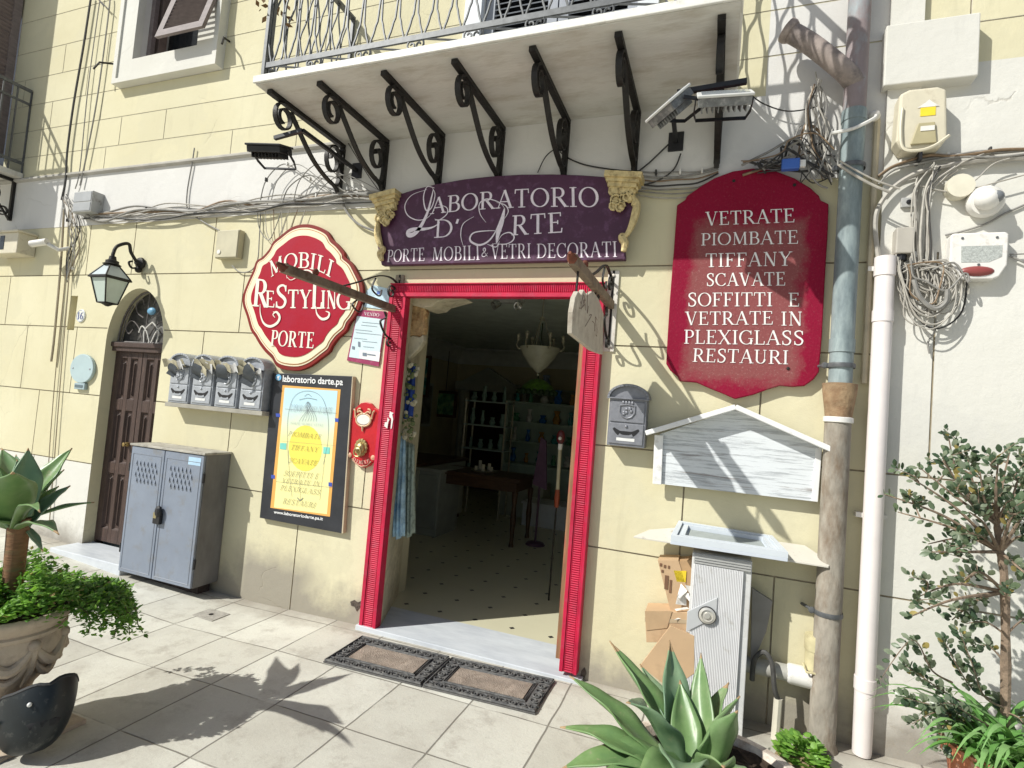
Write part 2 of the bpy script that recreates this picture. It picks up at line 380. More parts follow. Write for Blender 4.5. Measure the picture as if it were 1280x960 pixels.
holes = [(DL, DR, -1, DT), (SL, SR, -1, ST), (WL, WR, WB, 6.4), (NL, NR, NB, NT), (BDL, BDR, 3.58, 6.2), (LDL, LDR, 2.98, 5.9)]
def depth(x, z):
    for a, b, c, d in holes:
        if a < x < b and c < z < d: return None
    if Z5 < z < 3.56: return -.004
    for j in HJ:
        if abs(z-j) < GW*1.05: return .008 if z < 3.5 else .003
    for a, b, xs in VJ:
        if a < z < b:
            for j in xs:
                if abs(x-j) < GW*1.05: return .008 if z < 3.5 else .003
    return 0.0
cx = {XMIN, XMAX}; cz = {-.3, ZMAX, Z5, 3.56}
for a, b, c, d in holes: cx |= {a, b}; cz |= {max(c, -.3), d}
for j in HJ: cz |= {j-GW, j+GW}
for a, b, xs in VJ:
    cz |= {max(a, -.3), b}
    for j in xs: cx |= {j-GW, j+GW}
cx |= {-5.6, .16}
def field(mb, cx, cz, depth, matf):
    cx = sorted(cx); cz = sorted(cz)
    cx = [c for i, c in enumerate(cx) if i == 0 or c-cx[i-1] > 1e-6]; cz = [c for i, c in enumerate(cz) if i == 0 or c-cz[i-1] > 1e-6]
    D = [[depth((a+b)/2, (c+d)/2) for c, d in zip(cz, cz[1:])] for a, b in zip(cx, cx[1:])]
    for i, (a, b) in enumerate(zip(cx, cx[1:])):
        for k, (c, d) in enumerate(zip(cz, cz[1:])):
            y = D[i][k]
            if y is None: continue
            m = matf((a+b)/2, (c+d)/2, y)
            mb.add([(a, y, c), (b, y, c), (b, y, d), (a, y, d)], [(0, 1, 2, 3)], m)
            if i+1 < len(D) and D[i+1][k] is not None and D[i+1][k] != y:
                y2 = D[i+1][k]; mb.add([(b, y, c), (b, y2, c), (b, y2, d), (b, y, d)], [(0, 1, 2, 3)], 2)
            if k+1 < len(D[i]) and D[i][k+1] is not None and D[i][k+1] != y:
                y2 = D[i][k+1]; mb.add([(a, y, d), (b, y, d), (b, y2, d), (a, y2, d)], [(0, 1, 2, 3)], 2)
def wm(x, z, y):
    if y > .0005: return 2 if z < 3.5 else 4
    if Z5 < z < 3.56 or (x > .16 and z > 3.5): return 1
    if x < -5.3 and z < Z1: return 3
    return 0
mb = MB(); field(mb, cx, cz, depth, wm)
# reveals
def reveal(mb, a, b, c, d, t, m=0, sides='lrtb'):
    if 'l' in sides: mb.add([(a, 0, c), (a, t, c), (a, t, d), (a, 0, d)], [(0, 1, 2, 3)], m)
    if 'r' in sides: mb.add([(b, 0, c), (b, t, c), (b, t, d), (b, 0, d)], [(0, 1, 2, 3)], m)
    if 't' in sides: mb.add([(a, 0, d), (b, 0, d), (b, t, d), (a, t, d)], [(0, 1, 2, 3)], m)
    if 'b' in sides: mb.add([(a, 0, c), (b, 0, c), (b, t, c), (a, t, c)], [(0, 1, 2, 3)], m)
reveal(mb, WL, WR, WB, 6.4, .28, 1); reveal(mb, NL, NR, NB, NT, .12, 0)
mb.add([(NL, .12, NB), (NR, .12, NB), (NR, .12, NT), (NL, .12, NT)], [(0, 1, 2, 3)], 0)
reveal(mb, BDL, BDR, 3.58, 6.2, .2, 1); reveal(mb, LDL, LDR, 2.98, 5.9, .25, 0)
reveal(mb, SL, SR, -.1, SA, .17, 0, 'lr')
# arch of the side door: spandrels in the wall plane and the curved soffit
scx, rx, rz = (SL+SR)/2, (SR-SL)/2, ST-SA; A = [(scx+rx*math.cos(math.pi*k/24), SA+rz*math.sin(math.pi*k/24)) for k in range(25)]
for k in range(24):
    (x0, z0), (x1, z1) = A[k], A[k+1]
    mb.add([(x0, 0, z0), (x1, 0, z1), (x1, 0, ST), (x0, 0, ST)], [(0, 1, 2, 3)], 0)
    mb.add([(x0, 0, z0), (x1, 0, z1), (x1, .17, z1), (x0, .17, z0)], [(0, 1, 2, 3)], 0)
mb.build('facade_wall', [YEL, WHT, GRV, CRM, GRV2], B)
# top coping so that light does not come in from behind
mb = MB(); mb.box((XMIN, .001, ZMAX), (6, 8, ZMAX+.2)); mb.box((XMIN-.2, .001, -.3), (XMIN, 8, ZMAX)); mb.box((5.9, .3, -.3), (6.1, 8, ZMAX)); mb.box((XMIN, 7.8, -.3), (6, 8, ZMAX)); mb.build('roof_slab', CRM, B)
# string moulding over the white band
mb = MB(); mb.hexa([(XMIN, 0, 3.535), (XMIN, -.035, 3.55), (XMIN, -.035, 3.566), (XMIN, 0, 3.59)], (-2.9-XMIN, 0, 0)); mb.build('string_moulding', mat('grey_moulding', (.42, .40, .36), .9, var=.2), B)
# pilaster on the right, 3 cm proud
mb = MB(); PX = [PIL, 4.8]
def pdepth(x, z):
    if abs(z-Z1) < GW*.9 or abs(z-Z2) < GW*.9: return -.024
    if z > Z2+.01 and abs(x-W(1160, 540).x) < GW*.9 and z < 2.6: return -.024
    if z < Z2 and abs(x-1.75) < GW*.9: return -.024
    return -.03
jx = W(1160, 540).x
field(mb, {PIL, jx-GW, jx+GW, 1.75-GW, 1.75+GW, 4.8}, {-.3, Z1-GW, Z1+GW, Z2-GW, Z2+GW, 2.6, 3.42}, pdepth, lambda x, z, y: 2 if y > -.028 else 0)
for z0, z1 in ((-.3, 3.42),): mb.add([(PIL, 0, z0), (PIL, -.03, z0), (PIL, -.03, z1), (PIL, 0, z1)], [(0, 1, 2, 3)], 0)
mb.add([(PIL, 0, 3.42), (4.8, 0, 3.42), (4.8, -.03, 3.42), (PIL, -.03, 3.42)], [(0, 1, 2, 3)], 0)
cxs = W(1154, 20).x; mb.box((PIL, -.028, 3.42), (cxs, .05, ZMAX), 0)
mb.build('pilaster', [CRM, WHT, GRV], B)
mb = MB(); BR = W(1217, 60).x; bz0, bz1 = 3.50, W(1160, 40).z+.02
mb.box((PIL-.03, -.075, bz0), (BR, .02, bz1)); mb.build('projecting_block', CRM, B, bevel=.006)
mb = MB(); cxs = W(1154, 20).x
jx2 = W(1215, 10).x; jz2 = W(1250, 22).z
field(mb, {cxs, jx2-.004, jx2+.004, 4.8}, {3.415, 3.62, jz2-.004, jz2+.004, ZMAX}, lambda x, z: .016 if abs(x-jx2) < .005 and z > jz2 or abs(z-jz2) < .005 else .01, lambda x, z, y: 1 if y > .012 else (2 if z < 3.62 else 0))
mb.build('upper_wall', [YEL, GRV, CRM], B)
mb = MB()
for P in ([(438, 752), (443, 750), (447, 753), (452, 751), (454, 757), (449, 760), (446, 764), (443, 758), (439, 757)], [(727, 838), (731, 834), (733, 842), (730, 849), (725, 847)]): mb.prism(wpoly(P, -.002), -.004, .004)
mb.build('broken_plaster', mat('dark_broken_plaster', (.09, .075, .06), .95, var=.5, vs=60, bump=.8), B)
# ---------------------------------------------------------------- red door frame with ribbed middle band
def rib_jamb(mb, x0, x1, z0, z1, y=-.055):
    wd = x1-x0
    mb.box((x0, y+.012, z0), (x1, .0, z1))
    for a, b, p in ((.0, .22, .008), (.22, .30, .002), (.74, .84, .002), (.84, 1., .010)): mb.box((x0+wd*a+.0005, y-p, z0), (x0+wd*b-.0005, y+.013, z1))
    k = int((z1-z0)/.0135)
    for i in range(k):
        z = z0+(i+.5)*(z1-z0)/k
        mb.hexa([(x0+wd*.30, y+.0125, z-.0065), (x0+wd*.30, y+.001, z-.0065), (x0+wd*.30, y-.004, z-.0025), (x0+wd*.30, y-.004, z+.0025), (x0+wd*.30, y+.001, z+.0065), (x0+wd*.30, y+.0125, z+.0065)], (wd*.44, 0, 0))
def rib_lintel(mb, x0, x1, z0, z1, y=-.055):
    h = z1-z0
    mb.box((x0, y+.012, z0), (x1, .0, z1))
    for a, b, p in ((.0, .30, .010), (.30, .36, .002), (.82, .90, .002), (.90, 1., .012)): mb.box((x0, y-p, z0+h*a+.0005), (x1, y+.013, z0+h*b-.0005))
    k = int((x1-x0)/.0135)
    for i in range(k):
        x = x0+(i+.5)*(x1-x0)/k
        mb.hexa([(x-.0065, y+.0125, z0+h*.36), (x-.0065, y+.001, z0+h*.36), (x-.0025, y-.004, z0+h*.36), (x+.0025, y-.004, z0+h*.36), (x+.0065, y+.001, z0+h*.36), (x+.0065, y+.0125, z0+h*.36)], (0, 0, h*.46))
F = thing('door_frame', None, None); F.parent = B
mb = MB(); rib_jamb(mb, -2.243, DL, .03, 2.348); mb.build('jamb', RED, F, bevel=.002, seg=1)
mb = MB(); rib_jamb(mb, DR, -.690, .06, 2.348); mb.build('jamb', RED, F, bevel=.002, seg=1)
mb = MB(); rib_lintel(mb, -2.243, -.690, 2.350, 2.447); mb.build('lintel', RED, F, bevel=.002, seg=1)
mb = MB(); mb.box((-.832, -.035, .12), (-.803, .06, 2.345)); mb.build('wooden_stop', mat('bare_brown_wood', (.27, .15, .075), .7, var=.35, vs=5, stretch=(10, 10, .7), dirt_or_shade=(.4, 8), dcol=(.4, .04, .05)), F)
# threshold of marble, outer doorstep
mb = MB(); mb.box((-2.26, -.075, -.05), (-.66, .36, .035)); mb.build('marble_threshold', MARB, B, bevel=.004)
# plastered reveal and the broken rusty haunch in its upper corner
REV = mat('rough_reveal_plaster', (.52, .47, .34), .92, var=.2, vs=6, dirt_or_shade=(.5, 16), dcol=(.30, .27, .19), bump=.6, bs=30)
RUST = mat('rust_stained_stone', (.50, .34, .17), .95, var=.55, vs=16, dirt_or_shade=(.7, 22), dcol=(.17, .055, .018), bump=1, bs=28)
mb = MB(); mb.add([(DL, .0, 0), (-2.36, .64, 0), (-2.36, .64, 2.9), (DL, .0, 2.9)], [(0, 1, 2, 3)]); mb.add([(DR, .0, 0), (-.55, .64, 0), (-.55, .64, 2.9), (DR, 0, 2.9)], [(0, 1, 2, 3)])
mb.add([(DL, .0, DT), (DR, .0, DT), (-.55, .64, 2.62), (-2.36, .64, 2.62)], [(0, 1, 2, 3)]); mb.build('doorway_reveal', REV, B)
hp = wpoly([(499, 374), (512, 377), (524, 380), (531, 382), (533, 390), (531, 398), (532, 408), (530, 417), (525, 421), (516, 419), (507, 424), (498, 420)], .12)
mb = MB(); mb.prism(hp, .11, .17); mb.build('haunch', RUST, B, bevel=.01)
hp = wpoly([(498, 420.5), (507, 424.5), (516, 419.5), (525, 421.5), (529, 418), (530, 426), (522, 438), (516, 443), (508, 452), (505, 462), (502, 470), (496, 470)], .12)
mb = MB(); mb.prism(hp, .115, .17); mb.build('haunch_foot', REV, B, bevel=.008)
hp = wpoly([(498, 372), (578, 371), (560, 376), (549, 379), (543, 384), (532, 386), (510, 380)], .10)
mb = MB(); mb.prism(hp, .062, .30); mb.build('haunch_plaster', REV, B, bevel=.008)

# ---------------------------------------------------------------- shop interior
RX0, RX1, RY0, RY1, RZ = -5.0, 1.6, .645, 6.7, 2.78
TILE = bpy.data.materials.new('shop_tiles'); TILE.use_nodes = True; N, L = NN(TILE); p = N['Principled BSDF']; p.inputs['Roughness'].default_value = .3
tc = N.new('ShaderNodeTexCoord'); sp = N.new('ShaderNodeSeparateXYZ'); L.new(tc.outputs['Object'], sp.inputs[0])
def fr(a): return mth(N, L, 'ABSOLUTE', mth(N, L, 'SUBTRACT', mth(N, L, 'FRACT', mth(N, L, 'DIVIDE', a, .295)), .5))
d = mth(N, L, 'ADD', fr(mth(N, L, 'ADD', sp.outputs[0], 10)), fr(mth(N, L, 'ADD', sp.outputs[1], 10)))
cell = ramp(N, L, d, .085, .075)
c = mixc(N, L, noise(N, L, tc.outputs['Object'], 3, 6), (.56, .53, .38), (.66, .63, .46))
c = mixc(N, L, cell, c, (.03, .028, .03)); L.new(c, p.inputs['Base Color'])
WALLIN = mat('interior_wall_paint', (.50, .46, .32), .85, var=.12, vs=2)
mb = MB(); mb.box((RX0, .36, -.05), (RX1, RY1, .032)); mb.build('shop_floor', TILE, B)
mb = MB(); mb.box((RX0-.1, RY0, -.05), (RX0, RY1+.1, RZ+.1)); mb.box((RX1, RY0, -.05), (RX1+.1, RY1+.1, RZ+.1)); mb.box((RX0, RY1, -.05), (RX1, RY1+.1, RZ+.1))
mb.box((RX0-.1, RY0-.005, -.05), (-2.361, RY0+.1, RZ+.1)); mb.box((-.549, RY0-.005, -.05), (RX1+.1, RY0+.1, RZ+.1)); mb.box((-2.361, RY0-.005, 2.62), (-.549, RY0+.1, RZ+.1))
mb.build('shop_wall', WALLIN, B)
mb = MB(); mb.box((RX0, RY0, RZ), (RX1, RY1, RZ+.1)); mb.build('shop_ceiling', mat('grey_ceiling', (.66, .72, .66), .9), B)
def cove(mb, p, q, nrm):
    n = Vector(nrm); prof = [(0, -.30), (.03, -.30), (.05, -.24), (.16, -.10), (.22, -.04), (.26, -.035), (.26, 0)]
    pts = [Vector(p)+n*a+Vector((0, 0, b)) for a, b in prof]; pts.append(Vector(p)); mb.hexa(pts, Vector(q)-Vector(p))
mb = MB(); cove(mb, (RX0, RY0+.1, RZ-.001), (RX0, RY1, RZ-.001), (1, 0, 0)); cove(mb, (RX0, RY1, RZ-.002), (RX1, RY1, RZ-.002), (0, -1, 0)); mb.build('cornice', mat('cornice_white', (.6, .62, .58), .8), B, smooth=True)

# ---------------------------------------------------------------- wooden side door under an arched iron fanlight
D = thing('side_door', None, None); D.parent = B
y0 = .10
def panel(mb, x0, x1, z0, z1, y, dpt=.018):
    a, b, c = .012, .035, .05
    mb.add([(x0, y, z0), (x1, y, z0), (x1, y, z1), (x0, y, z1), (x0+a, y+dpt, z0+a), (x1-a, y+dpt, z0+a), (x1-a, y+dpt, z1-a), (x0+a, y+dpt, z1-a),
            (x0+b, y+dpt, z0+b), (x1-b, y+dpt, z0+b), (x1-b, y+dpt, z1-b), (x0+b, y+dpt, z1-b), (x0+c, y+.003, z0+c), (x1-c, y+.003, z0+c), (x1-c, y+.003, z1-c), (x0+c, y+.003, z1-c)],
           [(0, 1, 5, 4), (1, 2, 6, 5), (2, 3, 7, 6), (3, 0, 4, 7), (4, 5, 9, 8), (5, 6, 10, 9), (6, 7, 11, 10), (7, 4, 8, 11), (8, 9, 13, 12), (9, 10, 14, 13), (10, 11, 15, 14), (11, 8, 12, 15), (12, 13, 14, 15)])
def leaf(x0, x1, zb, zt):
    mb = MB(); st = .055; zs = [zb, zb+.12, zb+.62, zb+.72, zb+1.20, zb+1.30, zt-.06, zt]
    xm = (x0+x1)/2
    mb.box((x0, y0, zb), (x0+st, y0+.045, zt)); mb.box((x1-st, y0, zb), (x1, y0+.045, zt)); mb.box((xm-.025, y0, zb), (xm+.025, y0+.045, zt))
    for a, b in ((0, 1), (2, 3), (4, 5), (6, 7)):
        for s0, s1 in ((x0+st, xm-.025), (xm+.025, x1-st)): mb.box((s0, y0, zs[a]), (s1, y0+.045, zs[b]))
    for a, b in ((1, 2), (3, 4), (5, 6)):
        for s0, s1 in ((x0+st, xm-.025), (xm+.025, x1-st)): panel(mb, s0, s1, zs[a], zs[b], y0)
    return mb
zb, zt = .12, 1.86; xm = (SL+SR)/2
for a, b in ((SL+.02, xm-.003), (xm+.003, SR-.02)): leaf(a, b, zb, zt).build('door_leaf', WOODB, D, bevel=.003, seg=1)
mb = MB(); mb.box((SL, .06, zt), (SR, .17, SA)); mb.box((SL, .045, SA-.03), (SR, .17, SA+.012)); mb.box((SL, .10, -.1), (SL+.02, .17, zt)); mb.box((SR-.02, .10, -.1), (SR, .17, zt)); mb.build('transom', WOODB, D, bevel=.004)
mb = MB(); mb.box((SL-.02, .1505, SA), (SR+.02, .1695, ST+.03)); mb.build('fanlight_glass', mat('dusty_fanlight_glass', (.055, .055, .055), .25, var=.5, vs=8, dirt_or_shade=(.5, 9), dcol=(.16, .15, .14)), D)
mb = MB(); yg = .10
arc = [(scx+(rx-.015)*math.cos(math.pi*k/20), yg, SA+.02+(rz-.03)*math.sin(math.pi*k/20)) for k in range(21)]; mb.tube(arc, .009, 6)
mb.tube([(SL, yg, SA+.02), (SR, yg, SA+.02)], .009, 6)
for s in (-1, 1):
    mb.tube(catmull([(scx+s*.02, yg, SA+.03), (scx+s*.10, yg, SA+.16), (scx+s*.20, yg, SA+.22), (scx+s*.27, yg, SA+.16), (scx+s*.22, yg, SA+.10), (scx+s*.17, yg, SA+.14)], 6), .006, 5)
    mb.tube(catmull([(scx+s*.05, yg, SA+.25), (scx+s*.14, yg, SA+.30), (scx+s*.16, yg, SA+.38), (scx+s*.09, yg, SA+.42), (scx+s*.06, yg, SA+.37)], 6), .006, 5)
    mb.tube(catmull([(scx+s*.31, yg, SA+.02), (scx+s*.28, yg, SA+.22), (scx+s*.20, yg, SA+.36)], 6), .006, 5)
mb.tube([(scx, yg, SA+.02), (scx, yg, ST-.02)], .007, 6); mb.build('fanlight_grille', mat('rusty_grille', (.13, .115, .11), .6, var=.4, vs=20), D, smooth=True)
mb = MB()
for s in (-1, 1):
    mb.tube(catmull([(scx+.10+s*.01, yg-.02, SA+.02), (scx+.10+s*.06, yg-.02, SA+.12), (scx+.10+s*.13, yg-.02, SA+.17), (scx+.10+s*.16, yg-.02, SA+.11)], 6), .006, 5)
    mb.tube(catmull([(scx+.10+s*.08, yg-.02, SA+.02), (scx+.10+s*.09, yg-.02, SA+.13), (scx+.10, yg-.02, SA+.21)], 6), .006, 5)
mb.build('white_crest', mat('white_painted_iron', (.62, .60, .56), .5), D, smooth=True)
mb = MB(); mb.ball((scx+.06, .09, SA+.31), .05, 10, 0, (1, .5, .7)); mb.build('blue_bag', mat('light_blue_plastic', (.16, .36, .55), .4), D, smooth=True)
mb = MB(); mb.lathe([(.02, 0), (.02, .02), (.012, .03), (.018, .045), (0, .05)], (xm-.06, y0, 1.02), 12, 0, (0, -1, 0)); mb.build('handle', mat('old_brass', (.35, .25, .1), .4, metal=.8), D, smooth=True)
mb = MB(); mb.box((SL-.06, -.22, .0), (SR+.1, .10, .10)); mb.build('doorstep', MARB, B, bevel=.006)
mb = MB(); mb.box((SL-.1, .17, -.1), (SR+.1, .20, ST+.2)); mb.build('lobby_back', DARKIN, B)

# ---------------------------------------------------------------- upper window with plaster surround and a shutter ajar
Wn = thing('window', None, None); Wn.parent = B
mb = MB(); ox0, ox1, oz0 = -5.50, -4.19, 4.36
for a, b, c, d in ((ox0, ox1, oz0, WB), (ox0, WL, WB, 6.6), (WR, ox1, WB, 6.6)): mb.box((a, -.07, c), (b, .001, d))
mb.build('surround', CRM, Wn)
mb = MB(); mb.box((ox0, -.085, oz0), (ox0+.05, -.0705, 6.6)); mb.box((ox1-.05, -.085, oz0), (ox1, -.0705, 6.6)); mb.box((ox0+.0505, -.085, oz0), (ox1-.0505, -.0705, oz0+.045)); mb.build('moulding', CRM, Wn)
mb = MB()
for a, b in ((WL, WL+.06), (WR-.06, WR)): mb.box((a, .12, WB), (b, .19, 6.4))
mb.box((WL+.06, .12, WB), (WR-.06, .19, WB+.06)); mb.build('frame', mat('faded_brown_frame', (.20, .15, .13), .6, var=.25, vs=10), Wn)
mb = MB(); mb.box((WL, .25, WB), (WR, .28, 6.4)); mb.build('dark_pane', DARKGL, Wn)
SHW = mat('faded_brown_shutter', (.19, .155, .15), .65, var=.2, vs=12, stretch=(1, 1, 3))
def louvre(name, hx, hy, z0, z1, w, ang, parent, mt, slats=None):
    """a louvred leaf hinged at (hx,hy), opening by ang about z"""
    mb = MB(); M = Matrix.Rotation(ang, 3, 'Z'); st = .07
    def bx(a, b):
        bb = MB(); bb.box(a, b); mb.add([M@Vector(v)+Vector((hx, hy, 0)) for v in bb.v], bb.f)
    bx((0, -.02, z0), (st, .02, z1)); bx((w-st, -.02, z0), (w, .02, z1)); bx((st, -.02, z0), (w-st, .02, z0+.12)); bx((st, -.02, z1-.1), (w-st, .02, z1))
    z = z0+.15
    while z < z1-.12:
        bb = MB(); bb.hexa([(st, -.02, z-.002), (st, -.016, z-.008), (st, .02, z+.022), (st, .016, z+.028)], (w-2*st, 0, 0)); mb.add([M@Vector(v)+Vector((hx, hy, 0)) for v in bb.v], bb.f); z += .042
    return mb.build(name, mt, parent)
mb = MB(); A_, B_ = W(193, 46, -.20), W(250, 53, -.20); tz = A_.z+1.0
def fl(u, v, o=0): return Vector((A_.x*(1-u)+B_.x*u, -.20*(1-v)+.06*v-o, A_.z*(1-v)+tz*v))
for u0, u1, v0, v1 in ((0, .12, 0, 1), (.88, 1, 0, 1), (.12, .88, 0, .07), (.12, .88, .93, 1)): mb.hexa([fl(u0, v0), fl(u1, v0), fl(u1, v1), fl(u0, v1)], (0, .03, 0))
for k in range(22):
    v = .08+k*.038; mb.hexa([fl(.12, v, -.028), fl(.88, v, -.028), fl(.88, v+.016, .002), fl(.12, v+.016, .002)], (0, .005, .004))
mb.build('shutter', SHW, Wn)
mb = MB(); mb.box((W(243, 60).x, .04, WB+.02), (WR, .09, 6.3)); mb.box((WL, .05, WB+.02), (WL+.05, .09, 6.3)); mb.build('shutter_stile', SHW, Wn)
mb = MB(); r = W(168, 30); mb.tube(catmull([(WL+.06, .1, 4.95), (WL+.2, .06, 4.88), (WL+.34, .05, 4.92), (WL+.36, .05, 5.1)], 8), .006, 6); mb.build('red_cord', mat('red_cord', (.45, .08, .05), .6), Wn)
# iron shutter stays driven in the wall
for px, py, dx in ((143, 80, -1), (287, 52, 1)):
    q = W(px, py); st = thing('shutter_stay', ['small iron shutter stay on the wall left of the upper window', 'small iron shutter stay on the wall right of the upper window'][dx > 0], 'iron hook', q)
    mb = MB(); mb.tube([q, q+Vector((dx*.05, -.10, -.04)), q+Vector((dx*.075, -.13, -.12))], .009, 6); mb.build('iron_bar', IRON, st)

# ================================================================ BALCONY
BX0, BX1, BY, BZ = -2.875, -.006, -.835, 3.545
Bl = thing('balcony', None, None, (0, 0, 0)); Bl.parent = B
mb = MB(); mb.box((BX0, BY+.01, BZ), (BX1, -.005, BZ+.035)); mb.build('soffit', SOF, Bl)
mb = MB(); mb.box((BX0-.012, BY-.006, BZ+.006), (BX1+.012, BY+.0095, BZ+.052)); mb.box((BX0-.012, BY+.01, BZ+.036), (BX0+.1, -.006, BZ+.052)); mb.box((BX1-.1, BY+.01, BZ+.036), (BX1+.012, -.006, BZ+.052)); mb.box((BX0+.1, BY+.01, BZ+.036), (BX1-.1, -.006, BZ+.05))
mb.build('slab', mat('pale_marble_slab', (.72, .71, .66), .5, var=.08, vs=8, dirt_or_shade=(.3, 9), dcol=(.4, .38, .33)), Bl, bevel=.004)
bx = [-2.815, -2.42, -1.953, -1.488, -1.027, -.572, -.086]
def spiral(cy, cz, r0, r1, a0, turns, n=26): return [(0, cy+(r0+(r1-r0)*k/n)*math.cos(a0+turns*2*math.pi*k/n), cz+(r0+(r1-r0)*k/n)*math.sin(a0+turns*2*math.pi*k/n)) for k in range(n+1)]
def bracket():
    mb = MB(); z = BZ-.018
    mb.bar((0, -.77, z), (0, -.012, z), .038, .028); mb.bar((0, -.018, z-.016), (0, -.018, 3.17), .036, .026)
    mb.strap([(0, p[1], z-.10+(p[2]-z+.10)*1.12) for p in spiral(-.63, z-.10, .085, .035, math.pi*.5, 1.5)], (1, 0, 0), .034, .011)
    mb.strap(catmull([(0, -.575, z-.03), (0, -.50, z-.10), (0, -.33, z-.24), (0, -.17, z-.31), (0, -.06, z-.32), (0, -.03, z-.22), (0, -.06, z-.1)], 7), (1, 0, 0), .034, .012)
    mb.strap([(0, p[1], z-.155+(p[2]-z+.155)*1.35) for p in spiral(-.118, z-.155, .098, .028, -.2, 1.5)], (1, 0, 0), .034, .012)
    mb.strap(catmull([(0, -.13, z-.315), (0, -.05, z-.345), (0, -.022, z-.39)], 5), (1, 0, 0), .030, .012)
    mb.ball((0, -.028, z-.05), .017, 8)
    return mb
b0 = bracket().build('bracket', IRON, Bl, smooth=True, ang=35); b0.location.x = bx[0]
for x in bx[1:]:
    c = b0.copy(); COL.objects.link(c); c.parent = Bl; c.location.x = x
# railing: sinuous bars in mirrored pairs between the rails
RB, RT = BZ+.135, BZ+1.02
def rail_run(mb, p, q, n):
    p = Vector(p); q = Vector(q); t = (q-p).normalized(); nr = Vector((-t.y, t.x, 0)); Lh = (q-p).length; st = Lh/n
    mb.bar(p+Vector((0, 0, RB)), q+Vector((0, 0, RB)), .014, .034); mb.bar(p+Vector((0, 0, RT)), q+Vector((0, 0, RT)), .045, .016)
    def wv(h):                                            # +1 touches the next bar, -1 the previous one
        for (h0, a0), (h1, a1) in zip(WV, WV[1:]):
            if h0 <= h <= h1: u = (h-h0)/(h1-h0); u = u*u*(3-2*u); return a0+(a1-a0)*u
        return WV[-1][1]
    WV = [(0, -1), (.10, .0), (.17, .75), (.34, 1), (.40, 1), (.62, -1), (.68, -1), (.92, 1), (1, 1)]
    for i in range(n):
        c = p+t*(st*(i+.5)); sg_ = 1 if i % 2 else -1; pts = []
        for k in range(33):
            h = k/32; pts.append(c+t*(sg_*wv(h)*(st*.5-.007))+Vector((0, 0, RB+.01+h*(RT-RB-.016))))
        mb.tube(pts, .0065, 5)
        if i < n-1:
            for hz, e in ((.37, 1), (.65, -1), (.97, 1)):
                if sg_ == e: mb.ball(c+t*(st*.5)+Vector((0, 0, RB+.01+hz*(RT-RB-.016))), .012, 6, 0, (1, 1, 1.1))
    k = 0; sx = .36
    while k*sx < Lh-.3:
        b = p+t*(k*sx+.06); zz = RB-.042
        for o, s in ((0, 1), (sx*.86, -1)):
            cpt = b+t*o
            mb.tube([cpt+t*(s*(.034-.026*j/14)*math.cos(math.pi*.5+s*0-j/14*7.5))+Vector((0, 0, zz+(.034-.026*j/14)*math.sin(math.pi*.5-j/14*7.5))) for j in range(15)], .006, 5)
        mb.tube(catmull([b+Vector((0, 0, zz+.034)), b+t*sx*.4+Vector((0, 0, zz+.005)), b+t*sx*.86+Vector((0, 0, zz-.03))], 6), .006, 5); k += 1
    for e in (p, q): mb.bar(e+Vector((0, 0, BZ+.05)), e+Vector((0, 0, RT)), .024, .024)
mb = MB(); ry = BY+.035; rail_run(mb, (BX0+.03, ry, 0), (BX1-.03, ry, 0), 46); rail_run(mb, (BX0+.03, ry+.03, 0), (BX0+.03, -.01, 0), 13); rail_run(mb, (BX1-.03, ry+.03, 0), (BX1-.03, -.01, 0), 13)
mb.build('railing', IRONG, Bl, smooth=True, ang=50)
Bd = thing('balcony_door', None, None); Bd.parent = B
mb = MB(); mb.box((BDL-.13, -.045, 3.58), (BDL, .0, 6.2)); mb.box((BDR, -.045, 3.58), (BDR+.13, .0, 6.2)); mb.build('surround', mat('pale_blue_white_frame', (.66, .69, .72), .6), Bd)
SHB = mat('grey_blue_shutter', (.30, .32, .36), .6, var=.12)
mid = (BDL+BDR)/2
louvre('shutter', BDL+.005, .04, 3.66, 6.1, mid-BDL-.01, 0, Bd, SHB); louvre('shutter', mid+.005, .04, 3.66, 6.1, BDR-mid-.01, 0, Bd, SHB)
mb = MB(); mb.box((BDL, .18, 3.58), (BDR, .2, 6.2)); mb.build('dark_pane', DARKGL, Bd)
# things on the balcony floor
q = Vector((-2.62, -.45, BZ+.08))
t = thing('planter_tub', 'dark oval tub standing on the left end of the upper balcony', 'planter', q)
mb = MB(); mb.lathe([(0, 0), (.13, 0), (.16, .09), (.165, .1), (.15, .1), (.13, .06), (0, .06)], q, 18); mb.build('tub', BLACK, t, smooth=True)
# dried plant hanging over the far corner
q = Vector((BX0+.0, BY+.1, BZ+.95)); t = thing('dried_plant', 'dry brown creeper hanging on the left corner of the balcony railing', 'plant', q)
mb = MB(); rnd = random.Random(3)
for i in range(60):
    a = q+Vector((rnd.gauss(-.02, .05), rnd.gauss(0, .06), rnd.uniform(-.45, .1))); d = Vector((rnd.gauss(0, 1), rnd.gauss(0, 1), rnd.gauss(-.5, 1))).normalized()*.06
    n_ = d.orthogonal().normalized()*.014; mb.add([a, a+d*.5+n_, a+d, a+d*.5-n_], [(0, 1, 2, 3)])
mb.build('dry_leaves', mat('dry_leaf', (.22, .13, .06), .9, var=.4, vs=30), t)

